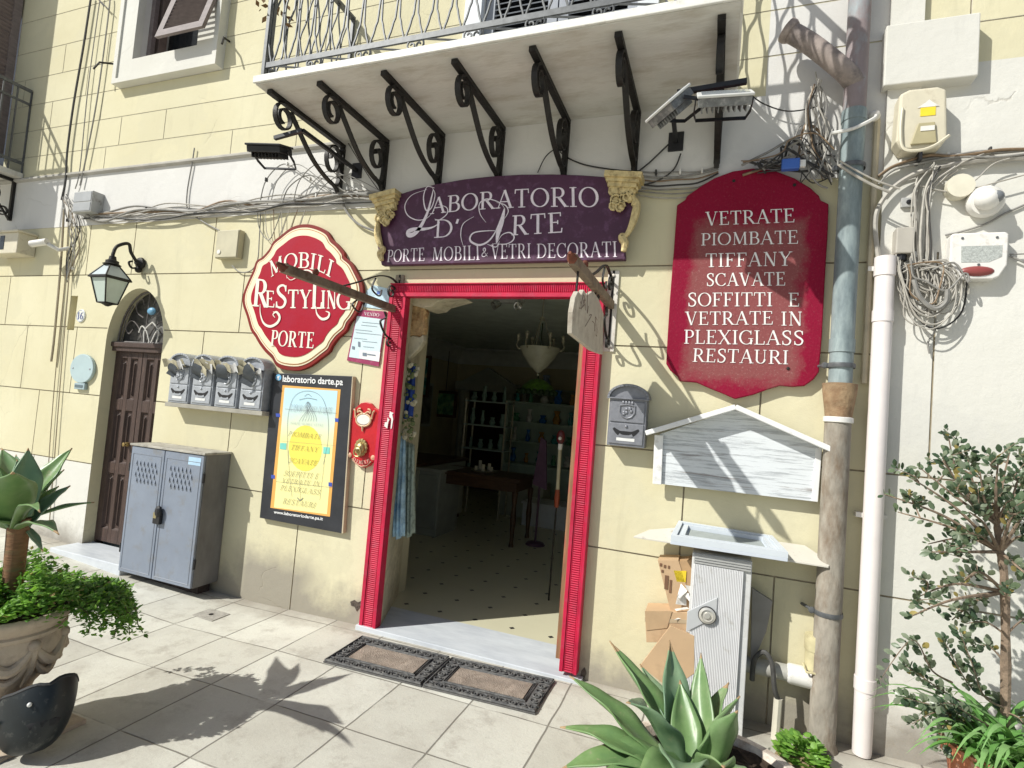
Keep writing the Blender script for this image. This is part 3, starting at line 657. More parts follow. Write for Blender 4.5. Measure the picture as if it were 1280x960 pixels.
# ================================================================ LEFT BALCONY (part of the same front)
Lb = thing('side_balcony', None, None); Lb.parent = B
e = W(40, 118); lx1 = e.x
lz = W(29, 224).z; lxr = W(30, 222).x
mb = MB(); mb.box((-10.2, -.75, lz), (lxr, -.005, lz+.055)); mb.build('slab', SOF, Lb, bevel=.006)
mb = MB(); rb, rtp = lz+.16, W(40, 116).z
def srail(p, q):
    p = Vector(p); q = Vector(q); n = int((q-p).length/.11)
    for z, w in ((rb, .03), (rtp, .03), (rtp-.14, .02)): mb.bar(p+Vector((0, 0, z)), q+Vector((0, 0, z)), .02, w)
    for i in range(n+1): c = p+(q-p)*i/n; mb.bar(c+Vector((0, 0, lz+.05)), c+Vector((0, 0, rtp)), .013, .013)
srail((lxr-.03, -.72, 0), (lxr-.03, -.01, 0)); srail((-10.1, -.72, 0), (lxr-.03, -.72, 0)); mb.build('railing', IRONG, Lb)
for x in (lxr-.12, lxr-1.1):
    mb = MB(); z = lz-.016
    mb.bar((x, -.66, z), (x, -.012, z), .036, .028); mb.bar((x, -.016, z), (x, -.016, z-.42), .034, .028)
    mb.strap([(x, p[1], p[2]) for p in spiral(-.22, z-.17, .15, .05, 1.2, 1.4)], (1, 0, 0), .03, .012)
    mb.strap([(x, p[1], p[2]) for p in spiral(-.09, z-.33, .06, .015, 2.8, 1.5)], (1, 0, 0), .03, .010)
    mb.strap([(x, -.40, z-.02), (x, -.36, z-.2), (x, -.12, z-.28), (x, -.02, z-.42)], (1, 0, 0), .03, .010)
    mb.build('bracket', IRON, Lb, smooth=True, ang=35)
louvre('shutter', LDR+.0, -.02, lz+.25, 6.2, .56, -math.pi/2-.04, Lb, SHW)
mb = MB(); mb.box((LDL, .24, lz), (LDR, .26, 5.9)); mb.build('dark_pane', DARKGL, Lb)
mb = MB(); mb.box((lxr-.95, -.70, lz+.06), (lxr-.10, -.60, lz+.62)); mb.build('screen_cloth', mat('dark_green_cloth', (.05, .06, .055), .8, var=.4, vs=14), Lb)
# ================================================================ LETTERING: a drawn roman alphabet (thick and thin strokes with serifs)
def gl(T=.15, t=.06):
    g = {}
    def st(x, T=T): return [('l', x, 0, x, 1, T), ('s', x, 0, T+.17), ('s', x, 1, T+.17)]
    g['A'] = (.80, [('l', .10, 0, .40, 1, t), ('l', .40, 1, .70, 0, T), ('l', .2, .36, .6, .36, t), ('s', .10, 0, .22), ('s', .70, 0, .27)])
    g['B'] = (.66, st(.17)+[('l', .17, .97, .36, .97, t), ('l', .17, .53, .38, .53, t), ('l', .17, .03, .38, .03, t), ('a', .36, .75, .185, .22, 90, -90), ('a', .38, .28, .225, .25, 90, -90)])
    g['C'] = (.76, [('a', .42, .5, .36, .48, 45, 318), ('l', .68, .98, .68, .70, t), ('l', .70, .24, .68, .12, t)])
    g['D'] = (.80, st(.17)+[('l', .17, .97, .36, .97, t), ('l', .17, .03, .36, .03, t), ('a', .36, .5, .37, .47, 90, -90)])
    g['E'] = (.66, st(.17)+[('l', .17, .97, .56, .97, t), ('l', .17, .52, .44, .52, t), ('l', .17, .03, .58, .03, t), ('l', .565, 1, .565, .80, t), ('l', .585, 0, .61, .23, t), ('l', .44, .62, .44, .42, t)])
    g['F'] = (.62, st(.17)+[('l', .17, .97, .55, .97, t), ('l', .17, .50, .42, .50, t), ('l', .555, 1, .57, .78, t), ('l', .42, .60, .42, .40, t)])
    g['G'] = (.80, [('a', .42, .5, .36, .48, 45, 335), ('l', .68, .98, .68, .70, t), ('l', .69, .02, .69, .38, T*.9), ('s', .67, .39, .28)])
    g['I'] = (.36, st(.18))
    g['L'] = (.62, st(.17)+[('l', .17, .03, .56, .03, t), ('l', .56, 0, .59, .25, t)])
    g['M'] = (.98, [('l', .16, 0, .19, 1, t), ('l', .19, 1, .49, .08, T), ('l', .49, .08, .79, 1, t), ('l', .80, 1, .83, 0, T), ('s', .16, 0, .2), ('s', .83, 0, .28), ('s', .17, 1, .16), ('s', .83, 1, .16)])
    g['N'] = (.84, [('l', .17, 0, .17, 1, t), ('l', .17, 1, .67, 0, T), ('l', .67, 0, .67, 1, t), ('s', .17, 0, .2), ('s', .13, 1, .16), ('s', .67, 1, .2)])
    g['O'] = (.84, [('a', .42, .5, .36, .48, 0, 360)])
    g['P'] = (.62, st(.17)+[('l', .17, .97, .36, .97, t), ('l', .17, .46, .36, .46, t), ('a', .36, .715, .20, .255, 90, -90)])
    g['R'] = (.76, st(.17)+[('l', .17, .97, .36, .97, t), ('l', .17, .49, .38, .49, t), ('a', .36, .73, .20, .24, 90, -90), ('l', .36, .49, .66, .02, T*.95), ('s', .69, 0, .2)])
    g['S'] = (.60, [('c', [(.49, .80), (.44, .95), (.30, .985), (.14, .90), (.12, .74), (.24, .58), (.40, .46), (.50, .30), (.44, .10), (.30, .02), (.14, .06), (.09, .22)]), ('l', .50, .98, .50, .72, t), ('l', .085, .02, .085, .28, t)])
    g['T'] = (.70, [('l', .35, 0, .35, 1, T), ('s', .35, 0, T+.2), ('l', .06, .97, .64, .97, t), ('l', .055, 1, .04, .76, t), ('l', .645, 1, .66, .76, t)])
    g['U'] = (.80, [('l', .17, .3, .17, 1, T), ('l', .63, .3, .63, 1, t), ('a', .40, .32, .235, .30, 180, 360), ('s', .17, 1, .3), ('s', .63, 1, .2)])
    g['V'] = (.78, [('l', .12, 1, .40, 0, T), ('l', .40, 0, .67, 1, t), ('s', .12, 1, .28), ('s', .67, 1, .2)])
    g['X'] = (.78, [('l', .12, 1, .66, 0, T), ('l', .66, 1, .12, 0, t), ('s', .12, 1, .26), ('s', .66, 1, .2), ('s', .12, 0, .2), ('s', .66, 0, .26)])
    g['Y'] = (.74, [('l', .11, 1, .37, .46, T), ('l', .64, 1, .37, .46, t), ('l', .37, .48, .37, 0, T), ('s', .11, 1, .26), ('s', .64, 1, .2), ('s', .37, 0, .32)])
    g['Z'] = (.68, [('l', .1, .97, .58, .97, t), ('l', .57, .95, .1, .05, T), ('l', .09, .03, .6, .03, t), ('l', .1, 1, .09, .78, t), ('l', .6, 0, .62, .24, t)])
    g["'"] = (.24, [('l', .12, 1, .07, .74, T)])
    g['.'] = (.24, [('l', .12, 0, .12, .13, T)])
    g['&'] = (.80, [('c', [(.70, .42), (.52, .12), (.30, .02), (.12, .12), (.12, .32), (.34, .54), (.46, .72), (.42, .92), (.30, .97), (.20, .86), (.24, .68), (.44, .38), (.70, .03)])])
    g['1'] = (.42, [('l', .22, 0, .22, 1, T), ('l', .22, 1, .08, .82, t), ('s', .22, 0, .34)])
    g['6'] = (.58, [('a', .29, .28, .20, .26, 0, 360), ('c', [(.46, .97), (.24, .82), (.11, .5), (.10, .28)])])
    g[' '] = (.40, [])
    return g, T, t
SERIF = gl()
SERIFL = gl(.125, .05)
def glyph_strokes(ch, font):
    g, T, t = font; out = []
    for s in g[ch][1]:
        if s[0] == 'l':
            n = 5; out.append(([(s[1]+(s[3]-s[1])*k/n, s[2]+(s[4]-s[2])*k/n) for k in range(n+1)], [s[5]]*(n+1)))
        elif s[0] == 's':
            x, y, l = s[1:]; yy = y+(.028 if y < .5 else -.028); out.append(([(x-l/2, yy), (x, yy), (x+l/2, yy)], [t*.75, t*1.05, t*.75]))
        elif s[0] == 'a':
            cx, cy, rx, ry, a0, a1 = s[1:]; n = max(8, int(abs(a1-a0)/11)); P = []; Wd = []
            for k in range(n+1):
                a = R_(a0+(a1-a0)*k/n); wd = t*.8+(T*1.02-t*.8)*abs(math.cos(a))**1.4
                P.append((cx+rx*math.cos(a), cy+ry*math.sin(a))); Wd.append(wd)
            out.append((P, Wd))
        elif s[0] == 'c':
            P = [(p.x, p.y) for p in catmull([(a, b, 0) for a, b in s[1]], 4)]; n = len(P)
            out.append((P, [t*.9+(T-t)*.95*math.sin(math.pi*k/(n-1))**1.3 for k in range(n)]))
    return out
def text(mb, s, BL, BR, TL, TR, y, font=SERIF, bow=0.0, m=0, slant=0.0, gap=.07, fat=1.0):
    """letters fitted into the quad BL BR TL TR (x,z points in the plane y); bow lifts the middle, in cap heights"""
    if isinstance(BL, Vector): BL, BR, TL, TR = [(p.x, p.z) for p in (BL, BR, TL, TR)]
    g = font[0]; tot = sum(g[c][0] for c in s)+gap*(len(s)-1)
    H = (math.dist(BL, TL)+math.dist(BR, TR))/2; Wq = math.dist(BL, BR); kx = Wq/tot/H
    x = 0; i = 0
    for c in s:
        for P, Wd in glyph_strokes(c, font):
            pts = []
            fine = []
            for k in range(len(P)): fine.append(P[k])
            for px, pz in fine:
                u = (x+px+slant*pz)/tot; b = bow*4*u*(1-u)
                v = pz+b
                pts.append((BL[0]*(1-u)*(1-v)+BR[0]*u*(1-v)+TL[0]*(1-u)*v+TR[0]*u*v, BL[1]*(1-u)*(1-v)+BR[1]*u*(1-v)+TL[1]*(1-u)*v+TR[1]*u*v))
            ws = [w*H*min(1, .35+.65*kx)*fat for w in Wd]
            mb.ribbon(pts, ws, y-.00006*(i % 14), m); i += 1
        x += g[c][0]+gap
def txt(name, mt, parent, items, y, **kw):
    for it in items:                                     # every word or line is a part of its own
        mb = MB(); s, q = it[0], it[1]; k = dict(kw); k.update(it[2] if len(it) > 2 else {})
        text(mb, s, *[W(a, b, y) for a, b in q], y, **k); r = mb.build(name, mt, parent)
    return r
def swash(mb, pxs, w0, w1, y, m=0, n=8):
    P = [W(a, b, y) for a, b in pxs]; C = catmull(P, n); N = len(C)
    mb.ribbon([(p.x, p.z) for p in C], [w0+(w1-w0)*math.sin(math.pi*k/(N-1))**1.2 for k in range(N)], y, m)
def bfont(name, s, BL, BR, TL, y, mt, parent, bold=0.0, shear=0):
    cu = bpy.data.curves.new(name, 'FONT'); cu.body = s; cu.size = 1; cu.offset = bold; cu.shear = shear
    o = bpy.data.objects.new(name, cu); COL.objects.link(o); bpy.context.view_layer.update()
    me = bpy.data.meshes.new_from_object(o.evaluated_get(bpy.context.evaluated_depsgraph_get())); COL.objects.unlink(o); bpy.data.objects.remove(o)
    xs = [v.co.x for v in me.vertices]; x0, x1 = min(xs), max(xs); off = world_loc(parent)
    for v in me.vertices:
        u = (v.co.x-x0)/(x1-x0); w = v.co.y/.72
        p = BL*(1-u)+BR*u+(TL-BL)*w; v.co = (p.x-off.x, y-off.y, p.z-off.z)
    me.materials.clear(); me.materials.append(mt)
    b = bmesh.new(); b.from_mesh(me); bmesh.ops.recalc_face_normals(b, faces=b.faces); b.to_mesh(me); b.free()
    r = bpy.data.objects.new(name, me); COL.objects.link(r); r.parent = parent; return r
def center(poly): return Vector((sum(p[0] for p in poly)/len(poly), 0, sum(p[1] for p in poly)/len(poly)))

# ================================================================ SHOP SIGN over the door
PURP = mat('aubergine_paint', (.070, .021, .052), .5, var=.18, vs=3, dirt_or_shade=(.4, 18), dcol=(.15, .065, .14), bump=.06, bs=40)
CL = crop(440, 200, .3125)
y = -.075
out = wpoly(CL([(118, 421), (98, 330), (110, 250), (135, 165), (180, 140), (250, 117), (340, 95), (450, 76), (560, 64), (680, 57), (800, 56), (920, 60), (1035, 68), (1090, 110), (1125, 180), (1118, 250), (1090, 310), (1094, 398)]), y)
sg = thing('shop_sign', 'large arched aubergine shop sign over the red framed doorway with pale lettering', 'sign', center(out))
mb = MB(); mb.prism(out, y, -.03); mb.prism(scale2(out, .93), -.031, .003); mb.build('board', PURP, sg, bevel=.006)
LIL = mat('lilac_white_lettering', (.80, .72, .78), .5, var=.12, vs=30, dirt_or_shade=(.2, 50), dcol=(.5, .4, .5))
yt = y-.0025
txt('lettering', LIL, sg, [
    ('ABORATORIO', CL([(312, 217), (988, 190), (316, 152), (985, 108)]), dict(bow=.17, gap=.05)),
    ("D'", CL([(326, 312), (432, 306), (330, 238), (436, 236)])),
    ('RTE', CL([(636, 302), (845, 290), (640, 222), (842, 208)])),
    ('PORTE', CL([(138, 409), (291, 404), (143, 360), (291, 350)]), dict(fat=.9)), ('MOBILI', CL([(318, 404), (512, 400), (322, 350), (510, 340)]), dict(fat=.9)),
    ('&', CL([(516, 388), (545, 386), (518, 352), (546, 350)])), ('VETRI', CL([(556, 396), (716, 393), (556, 338), (716, 333)]), dict(fat=.9)), ('DECORATI', CL([(738, 393), (1062, 388), (738, 335), (1060, 325)]), dict(fat=.9))], yt, font=SERIFL, fat=1.12)
mb = MB()
for k, (P, a, b) in enumerate([([(325, 118), (318, 150), (300, 215), (272, 270), (248, 296), (228, 300), (226, 286), (250, 277), (290, 276), (325, 268), (352, 250)], .004, .034),
                  ([(330, 112), (300, 108), (286, 150), (296, 200), (318, 190), (332, 140), (322, 112)], .003, .010),
                  ([(300, 118), (240, 140), (212, 180), (222, 220), (260, 240), (300, 232), (330, 200)], .002, .008),
                  ([(345, 178), (378, 190), (380, 215), (352, 238), (330, 236)], .002, .008),
                  ([(608, 194), (595, 235), (572, 290), (545, 325), (510, 340), (478, 328), (472, 310), (490, 290), (545, 283), (600, 284)], .003, .014),
                  ([(610, 194), (600, 240), (585, 290), (578, 332)], .008, .036),
                  ([(612, 196), (590, 170), (540, 156), (510, 175), (512, 215), (536, 250)], .002, .008),
                  ([(578, 170), (612, 180), (625, 205), (610, 235)], .002, .008),
                  ([(580, 332), (600, 300), (630, 290), (648, 306), (640, 325), (612, 336), (560, 334)], .002, .010),
                  ([(445, 345), (435, 300), (445, 255), (488, 226)], .002, .007), ([(540, 336), (575, 348), (590, 325)], .002, .007)]):
    swash(mb, CL(P), a, b, yt-.001-.0002*k)
mb.build('script_capitals', LIL, sg)
def blob_cluster(mb, P, r, rnd, y):
    for p in P:
        mb.ball((p.x, y, p.z), r*rnd.uniform(.7, 1.15), 8, 0, (1, .55, 1))
        mb.tube([(p.x+r*1.1*math.cos(a*.7), y-r*.55, p.z+r*1.1*math.sin(a*.7)) for a in range(8)], r*.28, 5)
rnd = random.Random(5)
def capital(tl, tr, body, tail):
    mb = MB(); Wt = [W(a, b, -.10) for a, b in (tl, tr)]; a, b = Wt; w = (b-a); up = Vector((-w.z, 0, w.x)).normalized()
    for k, (sh, z0, z1, yy) in enumerate(((.0, 0, .035, -.155), (.06, .036, .058, -.14), (.12, .059, .085, -.128), (.17, .086, .125, -.115))):
        q = [a+w*sh-up*z0, b-w*sh-up*z0, b-w*sh-up*z1, a+w*sh-up*z1]; mb.hexa([(p.x, yy, p.z) for p in q], (0, -yy-.03, 0))
    for p in body: blob_cluster(mb, [W(*p, -.10)], .026, rnd, -.10)
    for ch in tail:
        C = catmull([W(*p, -.10) for p in ch], 6); n = len(C); mb.tube([(c.x, -.095, c.z) for c in C], [.016+.010*math.sin(math.pi*k/n*2) ** 2 for k in range(n)], 7)
    return mb
capital(*CL([(85, 150), (188, 124)]), CL([(112, 190), (140, 185), (165, 180), (120, 215), (148, 212), (130, 240), (160, 225), (140, 250), (110, 235)]), [CL([(104, 240), (100, 290), (112, 340), (125, 355), (112, 375), (118, 400)])]).build('gilt_capital', GOLD, sg, smooth=True, ang=45)
capital(*CL([(1018, 55), (1166, 62)]), CL([(1048, 125), (1085, 120), (1125, 125), (1055, 160), (1090, 155), (1075, 190), (1050, 185), (1105, 150)]), [CL([(1120, 150), (1138, 175), (1125, 240), (1100, 295), (1078, 305), (1090, 330), (1085, 365)]), CL([(1100, 165), (1120, 150), (1136, 165), (1124, 185)])]).build('gilt_capital', GOLD, sg, smooth=True, ang=45)

# ================================================================ RED DIAMOND SIGN
def sheet_mat(name, base, worn, amt): # paint that has worn and dusted in blotches
    m = bpy.data.materials.new(name); m.use_nodes = True; N, L = NN(m); p = N['Principled BSDF']; p.inputs['Roughness'].default_value = .55; p.inputs['Specular IOR Level'].default_value = .2
    v = N.new('ShaderNodeTexCoord').outputs['Object']
    f = mth(N, L, 'MULTIPLY', ramp(N, L, noise(N, L, v, 3.5, 8, .7), .42, .6), amt)
    c = mixc(N, L, f, base, worn); c = mixc(N, L, mth(N, L, 'MULTIPLY', ramp(N, L, noise(N, L, v, 70, 4, .8), .62, .7), .5), c, worn)
    L.new(c, p.inputs['Base Color']); bumpn(N, L, p, noise(N, L, v, 45, 6), .12); return m
CD = crop(290, 240, .25)
y = -.035
out = wpoly(CD([(365, 160), (400, 163), (445, 178), (480, 200), (500, 235), (530, 262), (560, 300), (565, 325), (600, 355), (625, 400), (650, 455), (655, 510), (640, 570), (612, 625), (585, 660), (570, 695), (530, 730), (500, 770), (485, 800), (450, 828), (390, 872), (330, 893), (260, 888), (220, 870), (200, 835), (165, 800), (135, 760), (115, 725), (92, 690), (72, 620), (52, 560), (55, 510), (78, 450), (105, 390), (120, 345), (150, 325), (185, 285), (205, 248), (245, 215), (290, 180), (330, 164)]), y)
out = [(p.x, p.y) for p in catmull([(a, b, 0) for a, b in out], 3, True)]
ds = thing('diamond_sign', 'red diamond shaped sign with wavy cream border beside the shop doorway', 'sign', center(out))
RS = sheet_mat('sign_red', (.36, .004, .020), (.33, .022, .055), .35)
mb = MB(); mb.prism(out, y, -.004); mb.build('board', sheet_mat('sign_rim_red', (.22, .02, .016), (.14, .035, .025), .6), ds, bevel=.004)
mb = MB(); mb.prism(scale2(out, .945), y-.004, y+.01); mb.build('cream_band', CREAMP, ds)
mb = MB(); mb.prism(scale2(out, .925), y-.0065, y+.01); mb.build('gold_line', mat('ochre_line', (.42, .20, .07), .5), ds)
mb = MB(); mb.prism(scale2(out, .913), y-.009, y+.01); mb.build('inner_cream_band', CREAMP, ds)
mb = MB(); mb.prism(scale2(out, .825), y-.013, y+.01); mb.build('red_panel', RS, ds)
yt = y-.016
WL_ = mat('cream_white_lettering', (.80, .74, .64), .5, var=.06, vs=40)
txt('lettering', WL_, ds, [('MOBILI', CD([(193, 428), (492, 428), (180, 352), (512, 348)]), dict(bow=.62, gap=.06)), ('PORTE', CD([(190, 768), (408, 782), (199, 690), (414, 702)])),
    ('R', CD([(100, 570), (178, 578), (112, 432), (190, 440)])), ('E', CD([(165, 574), (214, 578), (168, 492), (214, 495)])), ('S', CD([(212, 580), (276, 580), (220, 465), (280, 465)])), ('TY', CD([(278, 580), (395, 582), (280, 488), (398, 490)])),
    ('L', CD([(394, 584), (450, 584), (400, 448), (452, 452)])), ('IN', CD([(444, 582), (524, 584), (446, 492), (524, 494)])), ('G', CD([(522, 588), (592, 588), (524, 494), (598, 496)]))], yt, fat=1.05)
for k, (P, a, b) in enumerate([([(140, 560), (142, 610), (158, 655), (190, 672), (225, 655), (238, 625), (222, 600), (205, 612), (215, 628)], .004, .022), ([(205, 598), (235, 610), (238, 640), (215, 660)], .003, .012),
     ([(418, 570), (425, 610), (450, 635), (478, 628), (486, 605), (468, 596)], .004, .02), ([(275, 432), (275, 408), (305, 400), (335, 430), (380, 435), (405, 415), (390, 395), (360, 392), (330, 420), (295, 440), (275, 425)], .003, .012)]):
    mb = MB(); swash(mb, CD(P), a, b, yt-.002-.0002*k); mb.build('swash', WL_, ds)

# ================================================================ RED LIST SIGN
CR = crop(780, 190, .3229)
y = -.045
out = wpoly(CR([(205, 205), (238, 183), (243, 170), (300, 130), (350, 100), (420, 74), (500, 62), (580, 70), (660, 100), (722, 138), (755, 168), (762, 186), (793, 200), (790, 300), (778, 500), (768, 700), (755, 852), (735, 880), (700, 905), (655, 909), (605, 905), (560, 918), (500, 940), (430, 956), (385, 936), (330, 914), (280, 892), (215, 887), (206, 868), (178, 845), (163, 820), (168, 720), (178, 560), (193, 375)]), y)
ls = thing('list_sign', 'tall weathered crimson sign with arched top listing glass trades left of the downpipe', 'sign', center(out))
m = bpy.data.materials.new('worn_crimson'); m.use_nodes = True; N, L = NN(m); p = N['Principled BSDF']; p.inputs['Roughness'].default_value = .7; p.inputs['Specular IOR Level'].default_value = .12
v = N.new('ShaderNodeTexCoord').outputs['Object']; sp = N.new('ShaderNodeSeparateXYZ'); L.new(v, sp.inputs[0])
nz = noise(N, L, v, 6, 8, .7)
d = mth(N, L, 'MAXIMUM', mth(N, L, 'DIVIDE', mth(N, L, 'ABSOLUTE', sp.outputs[0]), .30), mth(N, L, 'DIVIDE', mth(N, L, 'ABSOLUTE', mth(N, L, 'ADD', sp.outputs[2], .06)), .47))
f = ramp(N, L, mth(N, L, 'ADD', d, mth(N, L, 'MULTIPLY', mth(N, L, 'SUBTRACT', nz, .5), .7)), 1.08, .90)
c = mixc(N, L, noise(N, L, v, 3, 6), (.20, .005, .022), (.28, .009, .042))
c = mixc(N, L, mth(N, L, 'MULTIPLY', f, .62), c, (.25, .115, .10))
c = mixc(N, L, mth(N, L, 'MULTIPLY', ramp(N, L, noise(N, L, v, 85, 5, .8), .55, .66), mth(N, L, 'ADD', mth(N, L, 'MULTIPLY', f, .34), .10)), c, (.42, .26, .24))
L.new(c, p.inputs['Base Color']); bumpn(N, L, p, noise(N, L, v, 60, 8, .7), .35)
mb = MB(); mb.prism(out, y, -.012); mb.build('board', m, ls, bevel=.006)
yt = y-.003
txt('lettering', WHITEP, ls, [(s, CR(q)) for s, q in [
    ('VETRATE', [(316, 285), (662, 272), (315, 232), (660, 218)]), ('PIOMBATE', [(297, 362), (676, 355), (298, 315), (675, 302)]), ('TIFFANY', [(316, 446), (648, 440), (315, 393), (652, 385)]),
    ('SCAVATE', [(318, 519), (626, 517), (318, 470), (625, 464)]), ('SOFFITTI', [(246, 598), (576, 597), (246, 545), (576, 543)]), ('E', [(635, 598), (680, 598), (635, 545), (680, 545)]),
    ('VETRATE', [(237, 670), (578, 668), (237, 618), (578, 616)]), ('IN', [(607, 672), (693, 672), (607, 618), (693, 618)]), ('PLEXIGLASS', [(231, 742), (698, 748), (232, 688), (698, 692)]), ('RESTAURI', [(264, 812), (637, 822), (268, 760), (638, 768)])]], yt, font=SERIFL, gap=.05)
mb = MB()
for a, b in ((430, 110), (995, 118), (428, 112)): pass
for px, py in CR([(425, 112), (995-360, 838), (660, 128)]):
    q = W(px, py, y); mb.lathe([(.009, 0), (.009, .004), (0, .006)], q, 8, 0, (0, -1, 0))
mb.build('nail_head', IRON, ls)

# ================================================================ FRAMED STAINED GLASS POSTER
CP = crop(320, 455, .2241)
y = -.04
out = wpoly(CP([(20, 858), (478, 945), (537, 68), (93, 50)]), y)
po = thing('poster_board', 'black framed poster of a yellow leaded window design under the red diamond sign', 'poster', center(out))
mb = MB(); mb.prism(out, y, -.003); mb.build('board', mat('charcoal_board', (.028, .03, .036), .45, var=.3, vs=6), po, bevel=.002)
mb = MB(); e = wpoly(CP([(478, 945), (485, 944), (541, 70), (537, 68)]), y); mb.prism(e, y-.001, -.002); mb.build('edge_strip', mat('beige_edge', (.5, .42, .3), .7), po)
def lay(name, P, k, col, rough=.5, parent=po, C=CP, y=y, **kw):
    mb = MB(); P = P if isinstance(P[0][0], (tuple, list)) else [P]
    for q in P: mb.prism(wpoly(C(q), y-.001*k), y-.001*k, y-.001*k+.0006)
    return mb.build(name, col if not isinstance(col, tuple) else mat(name+'_ink', col, rough, var=.06, vs=8, **kw), parent)
gm = bpy.data.materials.new('printed_sky_to_yellow'); gm.use_nodes = True; N, L = NN(gm); p = N['Principled BSDF']; p.inputs['Roughness'].default_value = .4
v = N.new('ShaderNodeTexCoord').outputs['Object']; sp = N.new('ShaderNodeSeparateXYZ'); L.new(v, sp.inputs[0])
f = ramp(N, L, mth(N, L, 'ADD', sp.outputs[2], mth(N, L, 'MULTIPLY', noise(N, L, v, 5, 3), .15)), .12, .42)
c = mixc(N, L, f, (.86, .80, .36), (.50, .72, .80)); L.new(c, p.inputs['Base Color'])
lay('orange_border', [(80, 802), (148, 118), (472, 142), (412, 852)], 1, (.78, .40, .10))
lay('art_field', [(100, 800), (160, 132), (455, 150), (396, 838)], 2, gm)
q = [(275+92*math.cos(a*.2618), 470+128*math.sin(a*.2618)) for a in range(24)]; lay('yellow_oval', q, 3, (.84, .72, .12))
lay('blue_inset', [[(110, 275), (132, 277), (134, 296), (112, 294)], [(440, 302), (460, 304), (460, 324), (441, 322)], [(84, 618), (104, 620), (104, 640), (84, 638)], [(404, 660), (424, 662), (424, 684), (404, 682)]], 3, (.05, .09, .42))
lay('teal_inset', [[(134, 440), (170, 442), (168, 478), (132, 474)], [(376, 462), (412, 465), (410, 502), (374, 500)]], 4, (.20, .60, .52))
mb = MB(); k = 0
INK = mat('grey_lead_line', (.16, .18, .19), .6)
def inkline(P, w, n=6):
    global k
    C = catmull([W(*q, y-.0045) for q in CP(P)], n); mb.ribbon([(c.x, c.z) for c in C], [w]*len(C), y-.0046-.00004*k); k += 1
inkline([(180, 560), (175, 420), (180, 280), (215, 180), (290, 150), (365, 185), (400, 290), (400, 430), (375, 560)], .0025)
inkline([(200, 740), (185, 600), (180, 480)], .002); inkline([(355, 760), (372, 620), (385, 500)], .002)
inkline([(160, 250), (452, 275)], .0016, 2); inkline([(140, 430), (440, 455)], .0012, 2); inkline([(110, 655), (430, 690)], .0016, 2)
for a in range(7): inkline([(290, 210), (290+14*math.cos(a*.9), 235+12*math.sin(a*.9)), (260+12*a, 290), (240+16*a, 320)], .0022)
inkline([(240, 200), (290, 190), (340, 200)], .003); inkline([(270, 180), (290, 168), (310, 182)], .003); inkline([(240, 600), (245, 700), (246, 760)], .002)
inkline([(230, 745), (246, 760), (262, 746)], .006)
mb.build('lead_lines', INK, po)
DI = mat('dark_print', (.05, .045, .05), .6)
txt('poster_text', DI, po, [(s, CP(q)) for s, q in [('PIOMBATE', [(176, 400), (360, 420), (182, 374), (366, 394)]), ('TIFFANY', [(190, 477), (343, 492), (196, 450), (348, 465)]), ('SCAVATE', [(178, 549), (335, 566), (184, 522), (342, 540)]),
    ('SOFFITTI E', [(150, 622), (345, 642), (156, 594), (352, 612)]), ('VETRATE IN', [(140, 662), (352, 684), (146, 636), (358, 656)]), ('PLEXIGLASS', [(132, 702), (352, 730), (138, 674), (358, 702)]), ('RESTAURI', [(146, 778), (326, 803), (152, 748), (332, 774)])]], y-.0075, slant=.18, fat=.62, font=SERIFL)
txt('script_heading', mat('grey_print', (.30, .34, .38), .6), po, [("LABORATORIO D'ARTE", CP([(186, 262), (420, 280), (192, 222), (424, 242)]), dict(slant=.25, fat=.6)), ('PORTE MOBILI VETRI', CP([(190, 335), (372, 348), (192, 322), (374, 335)]), dict(fat=.7))], y-.0075, font=SERIFL)
PW = mat('poster_white', (.8, .8, .8), .5)
q = CP([(150, 98), (486, 118), (152, 62)]); bfont('header_text', 'laboratorio darte.pa', *[W(a, b, y) for a, b in q], y-.003, PW, po, .018)
q = CP([(100, 832), (374, 872), (102, 815)]); bfont('web_address', 'www.laboratoriodarte.pa.it', *[W(a, b, y) for a, b in q], y-.003, PW, po, .022)
q = [(125+16*math.cos(a*.4), 75+18*math.sin(a*.4)) for a in range(16)]; lay('round_icon', q, 1.5, (.16, .45, .72))
q = CP([(118, 88), (134, 89), (118, 66)]); bfont('icon_letter', 'f', *[W(a, b, y) for a, b in q], y-.0035, PW, po, .02)

# ================================================================ SALE NOTICE and the blue sheet above it
CV = crop(430, 340, .125)
y = -.012
out = wpoly(CV([(28, 885), (345, 945), (425, 395), (135, 375)]), y)
no = thing('sale_notice', 'plum bordered paper notice pinned on the wall under the left iron arm', 'notice', center(out))
mb = MB(); mb.prism(out, y, -.004); mb.build('backing', mat('plum_print', (.30, .03, .10), .5, dirt_or_shade=(.4, 15), dcol=(.5, .2, .25)), no)
lay('paper', [(48, 850), (345, 895), (405, 475), (130, 440)], 2, (.58, .70, .74), parent=no, C=CV, y=y)
lay('label_slip', [(150, 862), (350, 898), (362, 800), (160, 782)], 3, (.76, .76, .76), parent=no, C=CV, y=y)
txt('notice_title', PW, no, [('VENDO', CV([(200, 430), (350, 446), (204, 400), (355, 416)]))], y-.003)
mb = MB(); k = 0
for z, a, b in ((500, 180, 380), (530, 170, 330), (575, 110, 280), (605, 120, 370), (660, 100, 230), (690, 180, 330), (745, 190, 300)):
    P = [W(*q, y-.0042) for q in CV([(a, z), (b, z+(b-a)*.1)])]; mb.ribbon([(p_.x, p_.z) for p_ in P], [.0025, .0025], y-.0042-.00005*k); k += 1
for a, b, c, d in ((185, 805, 225, 838), (140, 695, 160, 745), (80, 740, 105, 770)):
    P = wpoly(CV([(a, d), (c, d+4), (c, b+4), (a, b)]), y-.005); mb.prism(P, y-.005, y-.0044)
